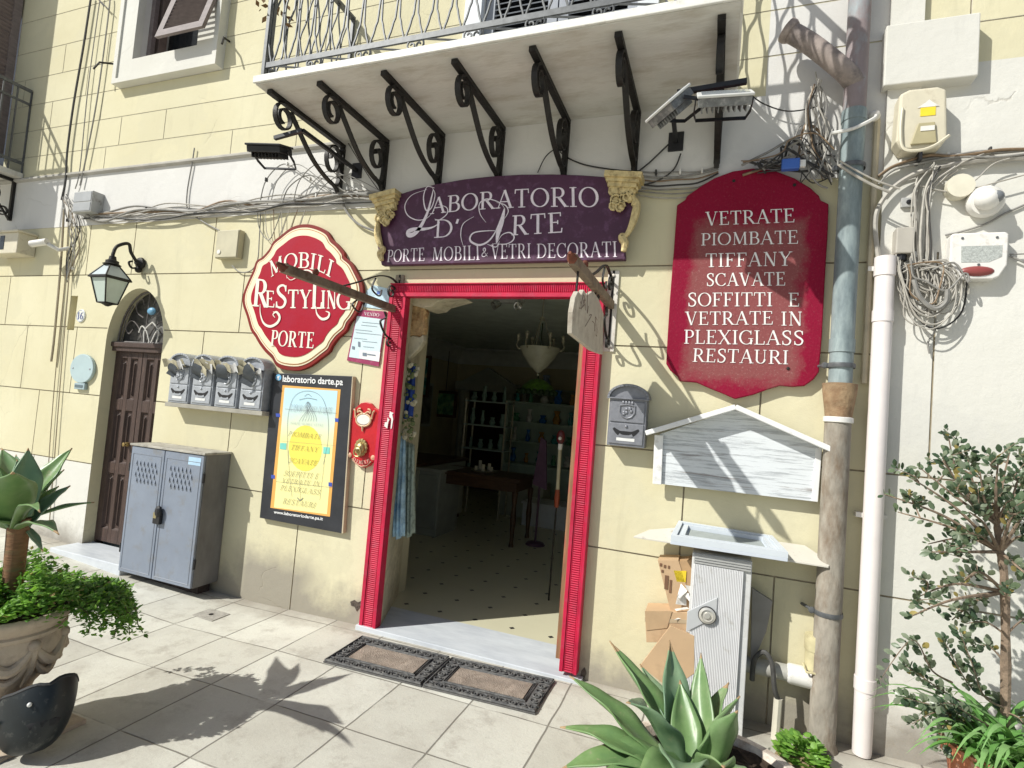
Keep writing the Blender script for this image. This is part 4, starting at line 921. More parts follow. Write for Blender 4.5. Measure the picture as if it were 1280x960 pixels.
P = [W(*q, y-.0042) for q in CV([(232, 822), (315, 834)])]; mb.ribbon([(p_.x, p_.z) for p_ in P], [.008, .008], y-.0052)
mb.build('printed_lines', mat('blue_grey_print', (.16, .20, .25), .6), no)
out = wpoly(CV([(200, 350), (440, 380), (455, 170), (290, 130), (225, 190)]), -.006)
bs = thing('pinned_sheet', 'pale blue leaflet stuck to the wall behind the scroll of the left iron arm', 'leaflet', center(out))
mb = MB(); mb.prism(out, -.006, -.002); mb.build('sheet', mat('pale_blue_print', (.50, .66, .76), .5, var=.35, vs=14), bs)
out = wpoly(CV([(330, 190), (372, 195), (370, 225), (328, 220)]), -.007); mb = MB(); mb.prism(out, -.007, -.0062); mb.build('blue_mark', mat('blue_ink', (.12, .2, .55), .5), bs)

# ================================================================ RED BELL PLAQUE with lion knocker
CB = crop(430, 495, .09896)
y = -.028
out = wpoly(CB([(60, 740), (30, 650), (75, 380), (110, 180), (170, 130), (215, 88), (275, 78), (340, 95), (385, 150), (465, 190), (455, 330), (425, 560), (415, 790), (370, 825), (320, 880), (255, 908), (185, 890), (120, 830)]), y)
bp = thing('bell_plaque', 'red plaque with an oval white bell plate and brass lion head beside the red jamb', 'plaque', center(out))
mb = MB(); mb.prism(out, y, -.002); mb.build('board', mat('bright_red_paint', (.48, .012, .02), .4, var=.15, vs=12), bp, bevel=.003)
mb = MB(); q = W(*CB([(255, 300)])[0], y); 
n = 24; P = [(q.x+.056*math.cos(2*math.pi*k/n), q.z+.037*math.sin(2*math.pi*k/n)-.0) for k in range(n)]; mb.prism(P, y-.012, y); mb.build('oval_plate', WPLA, bp, bevel=.004)
mb = MB(); mb.tube([(q.x+.062*math.cos(a*.2244), y-.008, q.z-.002+.045*math.sin(a*.2244)) for a in range(29)], .007, 6, cap=False)
for s in (-1, 1):
    mb.tube(catmull([(q.x+s*.01, y-.01, q.z+.045), (q.x+s*.035, y-.012, q.z+.06), (q.x+s*.055, y-.01, q.z+.05), (q.x+s*.05, y-.01, q.z+.075), (q.x+s*.03, y-.01, q.z+.078)], 5), .006, 6)
    mb.tube(catmull([(q.x+s*.07, y-.01, q.z+.01), (q.x+s*.078, y-.01, q.z+.06), (q.x+s*.09, y-.01, q.z+.07)], 5), .006, 6)
mb.tube([(q.x, y-.01, q.z-.045), (q.x, y-.01, q.z-.085)], [.012, .003], 6); mb.build('gilt_frame', mat('pale_gilt', (.62, .42, .25), .45, var=.25, vs=60), bp, smooth=True)
q = W(*CB([(225, 660)])[0], y); BR_ = mat('aged_brass', (.42, .33, .15), .38, metal=.6, var=.35, vs=60, bump=.3, bs=90)
mb = MB(); mb.ball((q.x, y-.016, q.z), .042, 14, 0, (.95, .7, 1.05))
for a in range(13): mb.ball((q.x+.042*math.cos(a*.483), y-.010, q.z+.006+.05*math.sin(a*.483)), .016, 7, 0, (1, .7, 1))
mb.ball((q.x, y-.046, q.z-.006), .013, 8); mb.ball((q.x-.016, y-.043, q.z+.012), .007, 6); mb.ball((q.x+.016, y-.043, q.z+.012), .007, 6); mb.build('lion_head', BR_, bp, smooth=True)
mb = MB(); mb.tube([(q.x+.030*math.cos(a*.42), y-.05, q.z-.028+.030*math.sin(a*.42)) for a in range(16)], .006, 6, cap=False); mb.build('ring', BR_, bp, smooth=True)
mb = MB()
for px, py in CB([(75, 745), (370, 778)]):
    q = W(px, py, y); mb.lathe([(.018, 0), (.018, .006), (.008, .010), (0, .012)], q, 12, 0, (0, -1, 0))
mb.tube([W(*c_, y-.004) for c_ in CB([(105, 790), (150, 855), (215, 890), (290, 880), (345, 825)])], .004, 5)
mb.build('boss', mat('pale_gilt_boss', (.6, .35, .22), .45), bp, smooth=True)
txt('plaque_text', mat('pale_gilt_text', (.72, .5, .4), .5), bp, [('ELEMENTI', CB([(105, 815), (330, 838), (125, 768), (318, 790)]), dict(bow=-.75))], y-.003)
# white sticker on the red jamb
out = wpoly(CB([(510, 400), (600, 415), (628, 215), (560, 190)]), -.067)
sk = thing('torn_sticker', 'torn white sticker half peeled off the left red jamb', 'sticker', center(out))
mb = MB(); P = wpoly(CB([(510, 380), (548, 410), (560, 330), (575, 300), (552, 270), (545, 330), (520, 330)]), -.067); mb.prism(P, -.069, -.0665)
P = wpoly(CB([(590, 415), (604, 410), (622, 290), (610, 230), (628, 215), (580, 195), (572, 260), (600, 290)]), -.068); mb.prism(P, -.070, -.0675); mb.build('paper_scrap', WPLA, sk)

# ================================================================ HOUSE NUMBER, OVAL PLATE
q = W(102, 395); hn = thing('house_number', 'round white tile with blue number 16 on the wall left of the side door', 'number plate', (q.x, 0, q.z))
mb = MB(); mb.lathe([(.062, 0), (.062, .008), (.058, .010), (0, .010)], q, 24, 0, (0, -1, 0)); mb.build('tile', mat('white_enamel', (.72, .72, .66), .3), hn)
mb = MB(); mb.tube([(q.x+.054*math.cos(a*.2618), -.0105, q.z+.054*math.sin(a*.2618)) for a in range(25)], .0022, 4, cap=False); mb.build('blue_ring', mat('pale_blue_enamel', (.35, .42, .6), .35), hn)
mb = MB(); text(mb, '16', (q.x-.042, q.z-.033), (q.x+.038, q.z-.033), (q.x-.042, q.z+.033), (q.x+.038, q.z+.033), -.0118, fat=1.15); mb.build('numerals', mat('blue_enamel', (.06, .08, .25), .35), hn)
q = W(106, 461); ov = thing('oval_plate', 'pale blue oval enamel plate screwed to the wall left of the side door', 'plate', (q.x, 0, q.z))
mb = MB(); a_ = W(92, 461).x-q.x; n = 28; P = [(q.x+a_*1.02*math.cos(2*math.pi*k/n), q.z+.135*math.sin(2*math.pi*k/n)) for k in range(n)]; mb.prism(P, -.03, -.002); mb.build('plate', mat('pale_blue_enamel_plate', (.42, .53, .55), .35, var=.06), ov, bevel=.005)
mb = MB()
for s in (-1, 1): mb.lathe([(.008, 0), (.008, .004), (0, .006)], (q.x+s*a_*.75, -.03, q.z), 8, 0, (0, -1, 0))
mb.build('screw', GREYMET2, ov)
q2 = W(103, 483); sp_ = thing('bell_strip', 'small grey bell strip right below the pale blue oval plate', 'plate', (q2.x, 0, q2.z))
mb = MB(); mb.box((q2.x-.07, -.03, q2.z-.03), (q2.x+.075, -.001, q2.z+.03)); mb.build('casing', mat('blue_grey_casing', (.33, .42, .45), .4), sp_, bevel=.006)
mb = MB(); mb.box((q2.x-.055, -.033, q2.z-.012), (q2.x+.05, -.0305, q2.z+.012)); mb.build('name_strip', mat('dark_name_strip', (.12, .16, .18), .4), sp_)

# ================================================================ HOUSE SHAPED WHITE PANEL
CH = crop(740, 460, .25)
y = -.06
WOODW = bpy.data.materials.new('whitewashed_wood'); WOODW.use_nodes = True; N, L = NN(WOODW); p = N['Principled BSDF']; p.inputs['Roughness'].default_value = .75
v = N.new('ShaderNodeTexCoord').outputs['Object']; mp = N.new('ShaderNodeMapping'); mp.inputs['Scale'].default_value = (.9, 1, 20); L.new(v, mp.inputs[0])
f = ramp(N, L, noise(N, L, mp.outputs[0], 3.0, 10, .78), .50, .58)
c = mixc(N, L, mth(N, L, 'MULTIPLY', f, .7), (.66, .69, .71), (.30, .32, .34)); f2 = ramp(N, L, noise(N, L, mp.outputs[0], 1.6, 9, .78), .56, .62); c = mixc(N, L, mth(N, L, 'MULTIPLY', f2, .7), c, (.22, .18, .16))
L.new(c, p.inputs['Base Color']); bumpn(N, L, p, f, .25)
out = wpoly(CH([(330, 578), (1115, 668), (1135, 395), (718, 205), (340, 330)]), y)
hpn = thing('gabled_board', 'weathered whitewashed board shaped like a gabled house below the crimson sign', 'panel', center(out))
mb = MB(); mb.prism(out, y, -.035); mb.build('board', WOODW, hpn)
WT = mat('white_trim_wood', (.76, .76, .75), .6, var=.06, vs=10, dirt_or_shade=(.25, 20), dcol=(.5, .48, .45))
mb = MB()
def trim(a, b, w, dp):
    A_, B_ = [W(*q_, y) for q_ in CH([a, b])]; mb.bar((A_.x, y-dp/2+.012, A_.z), (B_.x, y-dp/2+.012, B_.z), dp, w, up=(0, 0, 1))
trim((276, 325), (716, 197), .028, .10); trim((716, 197), (1195, 410), .028, .10); mb.build('gable_moulding', WT, hpn, bevel=.003)
mb = MB(); trim((336, 335), (326, 580), .016, .05); trim((1134, 400), (1113, 668), .010, .03); mb.build('side_moulding', WT, hpn, bevel=.003)
# ================================================================ MAILBOXES
def mailbox(name, label, loc, w, h, dp, m, group=None, crest=False):
    """ornate letter box with a rounded hood, crest plate, mail slot flap and name slip; loc = bottom left at the wall"""
    t = thing(name, label, 'mailbox', loc, group); x, y, z = loc
    r = w/2; hood = [(x+r+r*math.cos(math.pi*k/14), z+h*.80+h*.20*math.sin(math.pi*k/14)) for k in range(15)]
    mb = MB(); mb.prism([(x, z), (x+w, z)]+[(a, b) for a, b in hood], y-dp, y-.001); mb.build('casing', m, t, bevel=.004)
    mb = MB(); e = .012
    hd = [(x+r+(r+e)*math.cos(math.pi*k/14), z+h*.80+(h*.20+e)*math.sin(math.pi*k/14)) for k in range(15)]; hi = [(x+r+(r-.003)*math.cos(math.pi*k/14), z+h*.80+(h*.2-.003)*math.sin(math.pi*k/14)) for k in range(15)]
    for k in range(14):
        q = [hd[k], hd[k+1], hi[k+1], hi[k]]; mb.hexa([(p[0], y-dp-.022, p[1]) for p in q], (0, dp+.02, 0))
    mb.box((x-e, y-dp-.022, z+h*.775), (x+w+e, y-dp+.004, z+h*.80)); mb.build('hood', m, t, bevel=.002, seg=1)
    mb = MB(); f = y-dp-.008
    mb.box((x+w*.05, f, z+h*.40), (x+w*.95, y-dp, z+h*.74)); mb.box((x+w*.05, f, z+h*.04), (x+w*.95, y-dp, z+h*.38)); mb.build('front_panel', m, t, bevel=.003)
    mb = MB(); cx, cz_ = x+w*.5, z+h*.58
    sh = [(cx-w*.2, cz_+h*.09), (cx, cz_+h*.11), (cx+w*.2, cz_+h*.09), (cx+w*.2, cz_-h*.02), (cx+w*.12, cz_-h*.09), (cx, cz_-h*.12), (cx-w*.12, cz_-h*.09), (cx-w*.2, cz_-h*.02)]
    mb.tube([(a, f-.003, b) for a, b in sh+sh[:1]], .005, 5)
    for i in range(7):
        a = i*.9; mb.ball((cx+w*.10*math.cos(a), f-.002, cz_+h*.05*math.sin(a*1.3)), .011, 6, 0, (1, .5, 1))
    for i in range(4): mb.ball((cx-w*.12+i*w*.08, f-.002, cz_+h*.14), .010, 6, 0, (1, .6, 1.3))
    mb.build('crest', m, t, smooth=True)
    mb = MB(); P = catmull([(x+w*.16, 0, z+h*.29), (x+w*.32, 0, z+h*.215), (x+w*.5, 0, z+h*.20), (x+w*.68, 0, z+h*.215), (x+w*.84, 0, z+h*.29)], 5)
    n = len(P); mb.ribbon([(p.x, p.z) for p in P], [.012+.026*math.sin(math.pi*k/(n-1)) for k in range(n)], f-.001); mb.build('slot', BLACK, t)
    mb = MB(); mb.ribbon([(p.x*.82+cx*.18, p.z-.012) for p in P[4:-4]], [.016]*(n-8), f-.004); mb.ball((cx, f, z+h*.33), .010, 8); mb.build('flap', m, t, smooth=True)
    mb = MB(); mb.box((x+w*.26, f-.002, z+h*.09), (x+w*.74, f, z+h*.14)); mb.build('name_slip', mat('paper_slip', (.66, .66, .64), .6), t)
    return t
CM = crop(190, 430, .125)
mw, mh, md = None, None, .10
pts = [((155, 582), (345, 590)), ((395, 592), (610, 608)), ((635, 605), (845, 630)), ((868, 625), (1088, 655))]
tops = [((180, 215), (365, 250)), ((425, 240), (628, 260)), ((660, 260), (868, 285)), ((897, 275), (1112, 300))]
bl = [W(*CM([a])[0], -md) for a, b in pts]; brr = [W(*CM([b])[0], -md) for a, b in pts]
x0m, x3m = bl[0].x, brr[3].x; zb0 = sum(p.z for p in bl)/4-.01; pitch = (bl[3].x-bl[0].x)/3; mw = (brr[3].x-bl[3].x+brr[1].x-bl[1].x)/2*.98; mh = .40
labs = ['first mailbox beside the brown side door, leftmost of the four on the ledge', 'second silver mailbox from the brown door, flyers crossing its hood', 'third silver mailbox from the brown door, crumpled paper on its hood', 'last mailbox of the ledge, next to the black framed poster']
shelf = thing('mailbox_ledge', 'narrow stone coloured ledge carrying the four mailboxes', 'ledge', (x0m, 0, zb0))
mb = MB(); mb.box((x0m-.01, -.115, zb0-.035), (x3m+.03, -.001, zb0-.002)); mb.build('shelf', mat('grey_ledge', (.34, .32, .27), .8, var=.2), shelf, bevel=.003)
rnd = random.Random(11)
FLY = [mat('flyer_beige', (.46, .42, .30), .6, var=.3, vs=20), mat('flyer_white', (.66, .66, .66), .5, var=.25, vs=25), mat('flyer_dark', (.10, .11, .12), .5, var=.3, vs=20)]
m0 = mailbox('mailbox', labs[0], (x0m, 0, zb0), mw, mh, md, GREYMET2, 'mailboxes by the side door')
for k in range(1, 4): dup(m0, (x0m+pitch*k, 0, zb0), labs[k])
fl_lab = ['beige and dark flyers stuffed on the leftmost mailbox', 'beige and dark flyers draped over the second mailbox from the door', 'crumpled beige and white flyers on the third mailbox', 'large dark and white flyers draped over the mailbox next to the poster']
for k in range(4):
    bx_ = x0m+pitch*k; t = thing('flyer', fl_lab[k], 'flyer', (bx_, -.1, zb0+mh*.8), 'flyers on the mailboxes')
    for j in range(4):
        c = Vector((bx_+mw*rnd.uniform(.1, .9), -md-.025-.012*j, zb0+mh*rnd.uniform(.74, .83))); a = rnd.uniform(-.5, .2); l, hh = .09, .032
        if j == 3: a = rnd.uniform(1, 1.6); c.z = zb0+mh*.66; c.x = bx_+mw*(.4+.06*k); l, hh = .05+.01*k, .03+.004*k
        u = Vector((math.cos(a), -.10, math.sin(a)))*l; v_ = Vector((-math.sin(a), -.5, math.cos(a)))*hh
        mb = MB(); G_ = []
        for i in range(6):
            for e in (-1, 1): G_.append(c+u*(i/2.5-1)+v_*e+Vector((0, -.012*math.sin(i*1.4+j), .010*math.sin(i*1.9))))
        mb.add(G_, [(2*i, 2*i+1, 2*i+3, 2*i+2) for i in range(5)]); mb.build('leaflet', FLY[2 if j == 3 else (j+k) % 2 if j < 2 else 0], t, smooth=True, solid=.002)
a, b = W(758, 556, -.10), W(805, 562, -.10); tp = W(783, 480, -.10)
mailbox('mailbox', 'single pewter mailbox with a crest right of the red door jamb', (a.x, 0, a.z), b.x-a.x, (tp.z-a.z)*.97, .10, mat('pewter', (.23, .235, .26), .42, metal=.3, var=.15, vs=30), None)

# ================================================================ STEEL CABINET by the side door
cxl, cxr, cz0, cz1, cy = -4.43, -3.63, .065, 1.075, -.228
cb = thing('steel_cabinet', 'blue grey two door steel utility cabinet with louvred tops and a padlock', 'cabinet', ((cxl+cxr)/2, cy/2, 0))
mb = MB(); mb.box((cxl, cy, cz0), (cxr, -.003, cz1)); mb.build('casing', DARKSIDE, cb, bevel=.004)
mb = MB(); mb.box((cxl-.012, cy-.03, cz1+.001), (cxr+.012, -.003, cz1+.018)); mb.build('top_plate', mat('dusty_top', (.40, .38, .33), .8, var=.2, vs=9, dirt_or_shade=(.5, 12)), cb, bevel=.003)
mb = MB(); mb.box((cxl+.06, cy+.10, -.03), (cxr-.06, -.02, cz0-.001)); mb.build('plinth', mat('dark_gap_shade', (.06, .045, .04), .95, var=.4, vs=15, bump=.6), cb)  # dark block painted as the shaded gap under the raised cabinet
xm_ = cxl+(cxr-cxl)*.475
for a, b, s in ((cxl, xm_, 1), (xm_, cxr, 0)):
    d_ = thing('door', None, None); d_.parent = cb; d_.location = (0, 0, 0)
    mb = MB(); mb.box((a+.004, cy-.020, cz0+.004), (b-.004, cy-.001, cz1-.004)); i_ = .028
    d0 = mb.build('door_sheet', GREYMET, d_, bevel=.004)
    mb = MB(); fr_ = [(a+.03, cz0+.03), (b-.03, cz0+.03), (b-.03, cz1-.06), (a+.03, cz1-.06)]
    for (p0, p1) in zip(fr_, fr_[1:]+fr_[:1]): mb.tube([(p0[0], cy-.0195, p0[1]), (p1[0], cy-.0195, p1[1])], .0035, 5)
    mb.build('pressed_line', mat('pressed_seam', (.19, .21, .25), .5), d_)
    mb = MB()
    for r in range(4):
        for c in range(6):
            q = Vector((a+.075+c*.042+(.02 if r % 2 else 0), cy-.021, cz1-.13-r*.045)); mb.hexa([q+Vector((-.010, 0, .014)), q+Vector((.004, 0, .018)), q+Vector((.011, -.010, -.012)), q+Vector((-.003, -.010, -.016))], (0, .003, 0))
    mb.build('vent_louvre', mat('vent_dark_grey', (.17, .195, .245), .5), d_)  # vent louvres a tone darker than the door sheet
mb = MB(); mb.box((xm_-.02, cy-.05, .50), (xm_+.055, cy-.021, .585)); mb.ball((xm_+.03, cy-.045, .60), .035, 10, 0, (1, .6, 1.3)); mb.build('padlock_cover', BLACK, cb, bevel=.008)
mb = MB(); mb.box((xm_-.014, cy-.052, .545), (xm_+.018, cy-.0505, .59)); mb.build('brass_lock', mat('dull_brass', (.38, .33, .18), .4, metal=.7), cb)
mb = MB(); mb.box((cxr-.16, cy-.0215, cz1-.085), (cxr-.03, cy-.0202, cz1-.025)); mb.build('blue_label', mat('light_blue_label', (.42, .60, .76), .5), cb)
mb = MB()
for z in (.25, .9):
    for x in (cxl-.006, cxr+.006): mb.tube([(x, cy-.012, z-.035), (x, cy-.012, z+.035)], .010, 8)
mb.build('hinge', BLACK, cb)

# ================================================================ WALL LANTERN
q = W(178, 330); lx = q.x
ln = thing('wall_lantern', 'black wall lantern with frosted panes on a curved iron arm beside the side door', 'lantern', (lx, 0, q.z))
tipp = X(141, 322, lx); ly = tipp.y; lz_ = W(141, 353, ly)
LY = ly; topz = X(141, 325, lx).z; midz = X(141, 350, lx).z; botz = X(139, 380, lx).z
mb = MB(); mb.lathe([(.045, 0), (.055, .012), (.05, .03), (.03, .04), (.02, .06), (0, .065)], (lx, -.002, q.z), 16, 0, (0, -1, 0)); mb.ball((lx, -.03, q.z-.06), .03, 8); mb.build('wall_boss', IRON, ln, smooth=True)
mb = MB(); mb.tube(catmull([(lx, -.04, q.z-.01), (lx, -.11, q.z+.07), (lx, LY*.55, q.z+.14), (lx, LY*.9, q.z+.09), (lx, LY, q.z+.02), (lx, LY, topz+.02)], 7), .014, 8)
mb.tube(catmull([(lx, -.03, q.z-.04), (lx, -.09, q.z-.06), (lx, -.12, q.z-.02), (lx, -.09, q.z+.0)], 6), .009, 6); mb.build('arm', IRON, ln, smooth=True)
mb = MB(); mb.lathe([(0, .07), (.025, .06), (.03, .03), (.05, .02), (.05, 0), (.07, -.012)], (lx, LY, topz-.03), 14); mb.build('cap', IRON, ln, smooth=True)
def frame4(mb, zb, rb_, zt, rt_, th=.006):
    C = [(s, t_) for s, t_ in ((-1, -1), (1, -1), (1, 1), (-1, 1))]
    for (a, b), (c, d) in zip(C, C[1:]+C[:1]):
        mb.tube([(lx+a*rb_, LY+b*rb_, zb), (lx+a*rt_, LY+b*rt_, zt)], th, 5); mb.tube([(lx+a*rt_, LY+b*rt_, zt), (lx+c*rt_, LY+d*rt_, zt)], th, 5); mb.tube([(lx+a*rb_, LY+b*rb_, zb), (lx+c*rb_, LY+d*rb_, zb)], th, 5)
R1, R2, R3 = .052, .095, .112
mb = MB(); frame4(mb, botz, R1, midz, R2); frame4(mb, midz+.012, R3*.94, topz-.05, R1*.75); mb.box((lx-R3, LY-R3, midz-.002), (lx+R3, LY+R3, midz+.010)); mb.lathe([(.05, 0), (.03, -.01), (.012, -.02), (0, -.022)], (lx, LY, botz-.006), 8); mb.build('cage', IRON, ln, smooth=True, ang=30)
def pane4(mb, zb, rb_, zt, rt_):
    C = [(-1, -1), (1, -1), (1, 1), (-1, 1)]
    for (a, b), (c, d) in zip(C, C[1:]+C[:1]): mb.add([(lx+a*rb_, LY+b*rb_, zb), (lx+c*rb_, LY+d*rb_, zb), (lx+c*rt_, LY+d*rt_, zt), (lx+a*rt_, LY+b*rt_, zt)], [(0, 1, 2, 3)])
mb = MB(); pane4(mb, botz, R1*.97, midz-.003, R2*.97); mb.build('lower_pane', GLASSP, ln)
mb = MB(); pane4(mb, midz+.013, R3*.91, topz-.05, R1*.72); mb.build('upper_pane', mat('frosted_top_glass', (.52, .58, .60), .3), ln)

# ================================================================ SIGN ARMS with scrolls
def sign_arm(label, x, z, L, plate, pz0, pz1, lower=True):
    t = thing('sign_arm', label, 'iron bracket', (x, 0, z), 'iron sign arms beside the shop doorway')
    WI = mat('weathered_arm_iron', (.20, .155, .11), .7, var=.4, vs=12, dirt_or_shade=(.5, 20), dcol=(.1, .05, .03))
    mb = MB(); mb.bar((x, -L, z), (x, -.02, z), .04, .05); mb.build('beam', WI, t, bevel=.004)
    mb = MB(); mb.box((x-.035, -.012, pz0), (x+.035, -.002, pz1))
    for zz in (pz0+.03, pz1-.03): mb.lathe([(.010, 0), (.010, .008), (0, .010)], (x, -.012, zz), 8, 0, (0, -1, 0))
    mb.build('wall_plate', plate, t, bevel=.002)
    mb = MB()
    mb.strap(catmull([(x, -.01, pz1-.08), (x, -.12, pz1-.05), (x, -.28, z+.18), (x, -.5, z+.08), (x, -.62, z+.03)], 7), (1, 0, 0), .016, .008)
    mb.strap([(x, -.10+.055*math.cos(a*.35)*(1-a/32), z+.11+.055*math.sin(a*.35)*(1-a/32)) for a in range(26)], (1, 0, 0), .014, .007)
    mb.strap(catmull([(x, -.01, z-.22), (x, -.12, z-.20), (x, -.20, z-.12), (x, -.14, z-.08), (x, -.16, z-.04)], 7), (1, 0, 0), .014, .007)
    mb.strap([(x, -.07+.04*math.cos(a*.38)*(1-a/28), z-.25+.04*math.sin(a*.38)*(1-a/28)) for a in range(22)], (1, 0, 0), .014, .006)
    mb.strap(catmull([(x, -.30, z+.16), (x, -.33, z+.08), (x, -.24, z+.05), (x, -.22, z+.1)], 6), (1, 0, 0), .012, .006)
    mb.strap(catmull([(x, -.40, z-.03), (x, -.44, z-.10), (x, -.52, z-.07), (x, -.48, z-.03)], 6), (1, 0, 0), .012, .006)
    mb.tube([(x, -.01, pz0+.02), (x, -.01, pz1)], .008, 6); mb.build('scroll', IRON, t, smooth=True, ang=40)
    mb = MB(); mb.ball((x, -L+.25, z+.045), .022, 8, 0, (.8, 1, 1)); mb.build('knob', mat('rusty_knob', (.16, .05, .03), .8, var=.4, vs=30), t, smooth=True); mb = MB(); mb.tube([(x, -L-.05, z+.015), (x, -L, z), (x, -L+.03, z+.02)], [.008, .026, .018], 6); mb.build('finial', mat('rusty_finial', (.16, .05, .03), .8, var=.4, vs=30), t, smooth=True)
    return t
WPI = mat('white_painted_plate', (.66, .62, .55), .6, var=.15, vs=12, dirt_or_shade=(.3, 25), dcol=(.3, .15, .08))
sign_arm('rusty iron sign arm jutting out over the red diamond sign, left of the doorway', -2.204, 2.262, 1.13, mat('brown_plate', (.3, .25, .18), .7, var=.3), 1.92, 2.52)
sign_arm('iron sign arm with a white wall plate, right of the doorway', -.652, 2.310, 1.02, WPI, 2.02, 2.53)
# stone-like shield hanging below the right arm, at right angles to the wall
sx = -.652
sh = [X(px, py, sx) for px, py in ((751, 443), (738, 438), (712, 417), (713, 390), (716, 372), (720, 364), (724, 369), (727, 362), (731, 369), (739, 364), (746, 374), (752, 392))]
sd = thing('projecting_shield', 'cracked pale shield board hanging under the right iron sign arm, over the red lintel corner', 'hanging sign', (sx, -.6, 2.0))
mb = MB(); mb.hexa([(sx-.012, p.y, p.z) for p in sh], (.024, 0, 0))
m = mat('cracked_shield_paint', (.50, .46, .38), .85, var=.15, vs=8, dirt_or_shade=(.6, 9), dcol=(.30, .25, .20), bump=.4, bs=25); mb.build('board', m, sd, bevel=.003)
mb = MB()
for a, b in (((-.9, 2.16), (-.9, 2.30)), ((-.42, 2.24), (-.42, 2.30))): mb.tube([(sx, a[0], a[1]), (sx, b[0], b[1])], .006, 5)
mb.build('hanger', IRON, sd)
mb = MB(); lx_, rr = sx+.0135, random.Random(8)
for k in range(9):
    c0 = Vector((sx+.0125, rr.uniform(-.85, -.45), rr.uniform(2.02, 2.18))); mb.tube(catmull([c0, c0+Vector((0, rr.uniform(-.06, .06), rr.uniform(-.05, .05))), c0+Vector((0, rr.uniform(-.1, .1), rr.uniform(-.08, .08)))], 4), .0022, 4)
mb.build('painted_line', mat('brown_scratch', (.2, .15, .12), .8), sd)

# ================================================================ FLOODLIGHTS
FLG = mat('dusty_dark_grey_aluminium', (.17, .175, .18), .5, metal=.3, var=.3, vs=20, dirt_or_shade=(.5, 25), dcol=(.4, .4, .38))
def floodlight(label, pos, yaw, pitch, m, wallq=None, arm=None, w=.20, h=.15):
    t = thing('floodlight', label, 'floodlight', pos, 'floodlights under the balcony'); P = Vector(pos)
    M = Matrix.Rotation(yaw, 3, 'Z') @ Matrix.Rotation(pitch, 3, 'X')
    def add(mb, bb): mb.add([M@Vector(v)+P for v in bb.v], bb.f)
    mb = MB(); b = MB(); b.box((-w/2, -.02, -h/2), (w/2, .02, h/2)); add(mb, b)
    b = MB()
    for k in range(9): b.box((-w/2+.02+k*(w-.04)/8-.003, .02, -h/2+.02), (-w/2+.02+k*(w-.04)/8+.003, .05, h/2-.02))
    add(mb, b); mb.build('housing', m if m is BLACK else FLG, t, bevel=.003)
    mb = MB(); b = MB(); b.box((-w/2-.008, -.034, -h/2-.008), (w/2+.008, -.0205, h/2+.008)); add(mb, b); mb.build('front_frame', mat('pale_bezel', (.6, .6, .58), .5) if m is not BLACK else BLACK, t, bevel=.004)
    mb = MB(); b = MB(); b.box((-w/2+.012, -.037, -h/2+.012), (w/2-.012, -.0345, h/2-.012)); add(mb, b); mb.build('glass', mat('flood_glass', (.35, .38, .40), .15), t)
    mb = MB(); b = MB(); b.strap([(-w/2-.012, 0, 0), (-w/2-.014, .06, .07), (-w/2, .10, .12), (w/2, .10, .12), (w/2+.014, .06, .07), (w/2+.012, 0, 0)], (0, .5, -.5), .018, .006); add(mb, b); mb.build('yoke', BLACK, t)
    if wallq:
        mb = MB(); wq = Vector(wallq); mb.box((wq.x-.045, -.014, wq.z-.06), (wq.x+.045, -.002, wq.z+.06)); mb.build('wall_plate', BLACK, t, bevel=.003)
    if arm:
        mb = MB()
        for a, b in zip(arm, arm[1:]): mb.bar(a, b, .024, .024)
        mb.build('arm', BLACK, t)
    return t
wq = W(447, 214); ax = wq.x; tip = X(378, 163, ax)
lq = W(340, 190, tip.y-.03)
floodlight('black floodlight on a long arm at the left end of the balcony soffit', (lq.x, tip.y-.05, lq.z), .25, -1.25, BLACK, wq, [(ax, -.01, wq.z), (ax, tip.y, tip.z), (lq.x, tip.y-.02, lq.z+.10)], .23, .16)
wq = W(845, 178); y1 = -.62; pe = X(838, 130, wq.x) if False else Vector((wq.x-.0, y1, wq.z))
pe = W(846, 112, y1); l1 = W(838, 135, y1); l2 = W(905, 125, y1-.02)
floodlight('grey floodlight seen edge-on above the square black plate under the balcony', l1, -.9, -.75, GRYPLA, wq, [(wq.x, -.01, wq.z), (wq.x, -.40, wq.z+.04), (l1.x+.02, y1+.05, l1.z+.04)], .20, .15)
bq = W(934, 97, y1)
floodlight('grey floodlight with bright white rim on the cross bar near the right balcony end', l2, .1, -.95, GRYPLA, None, [(pe.x, y1+.03, pe.z), (bq.x, y1+.03, bq.z)], .24, .17)

# ================================================================ DOWNPIPES
pj = W(1050, 480, -.10); pt_ = W(1070, 95, -.10); PXa = (pj.x+pt_.x)/2; zj = pj.z
TEAL = mat('worn_teal_pipe_shaded', (.29, .345, .345), .6, var=.35, vs=9, dirt_or_shade=(.75, 5), dcol=(.06, .09, .11), stretch=(1, 1, .3))  # navy blotches paint the balcony and railing shade into the teal
LILP = mat('faded_lilac_pipe', (.27, .22, .22), .65, var=.2, vs=6, dirt_or_shade=(.5, 8), dcol=(.30, .36, .38), stretch=(1, 1, .5))
RUSTP = mat('rusty_iron_pipe', (.29, .26, .215), .85, var=.3, vs=14, dirt_or_shade=(.6, 11), dcol=(.15, .10, .06), bump=.4, bs=60, stretch=(1, 1, .4))
dp = thing('downpipe', 'tall drainpipe, worn teal above and rusty iron below, right of the crimson sign', 'drainpipe', (PXa, -.1, 0))
py_ = -.10
mb = MB(); mb.lathe([(.056, zj-.02), (.056, 2.05), (.061, 2.05), (.061, 2.12), (.056, 2.12), (.056, 3.30), (.06, 3.30), (.06, 3.36)], (PXa, py_, 0), 20); mb.build('teal_pipe', TEAL, dp, smooth=True, ang=30)
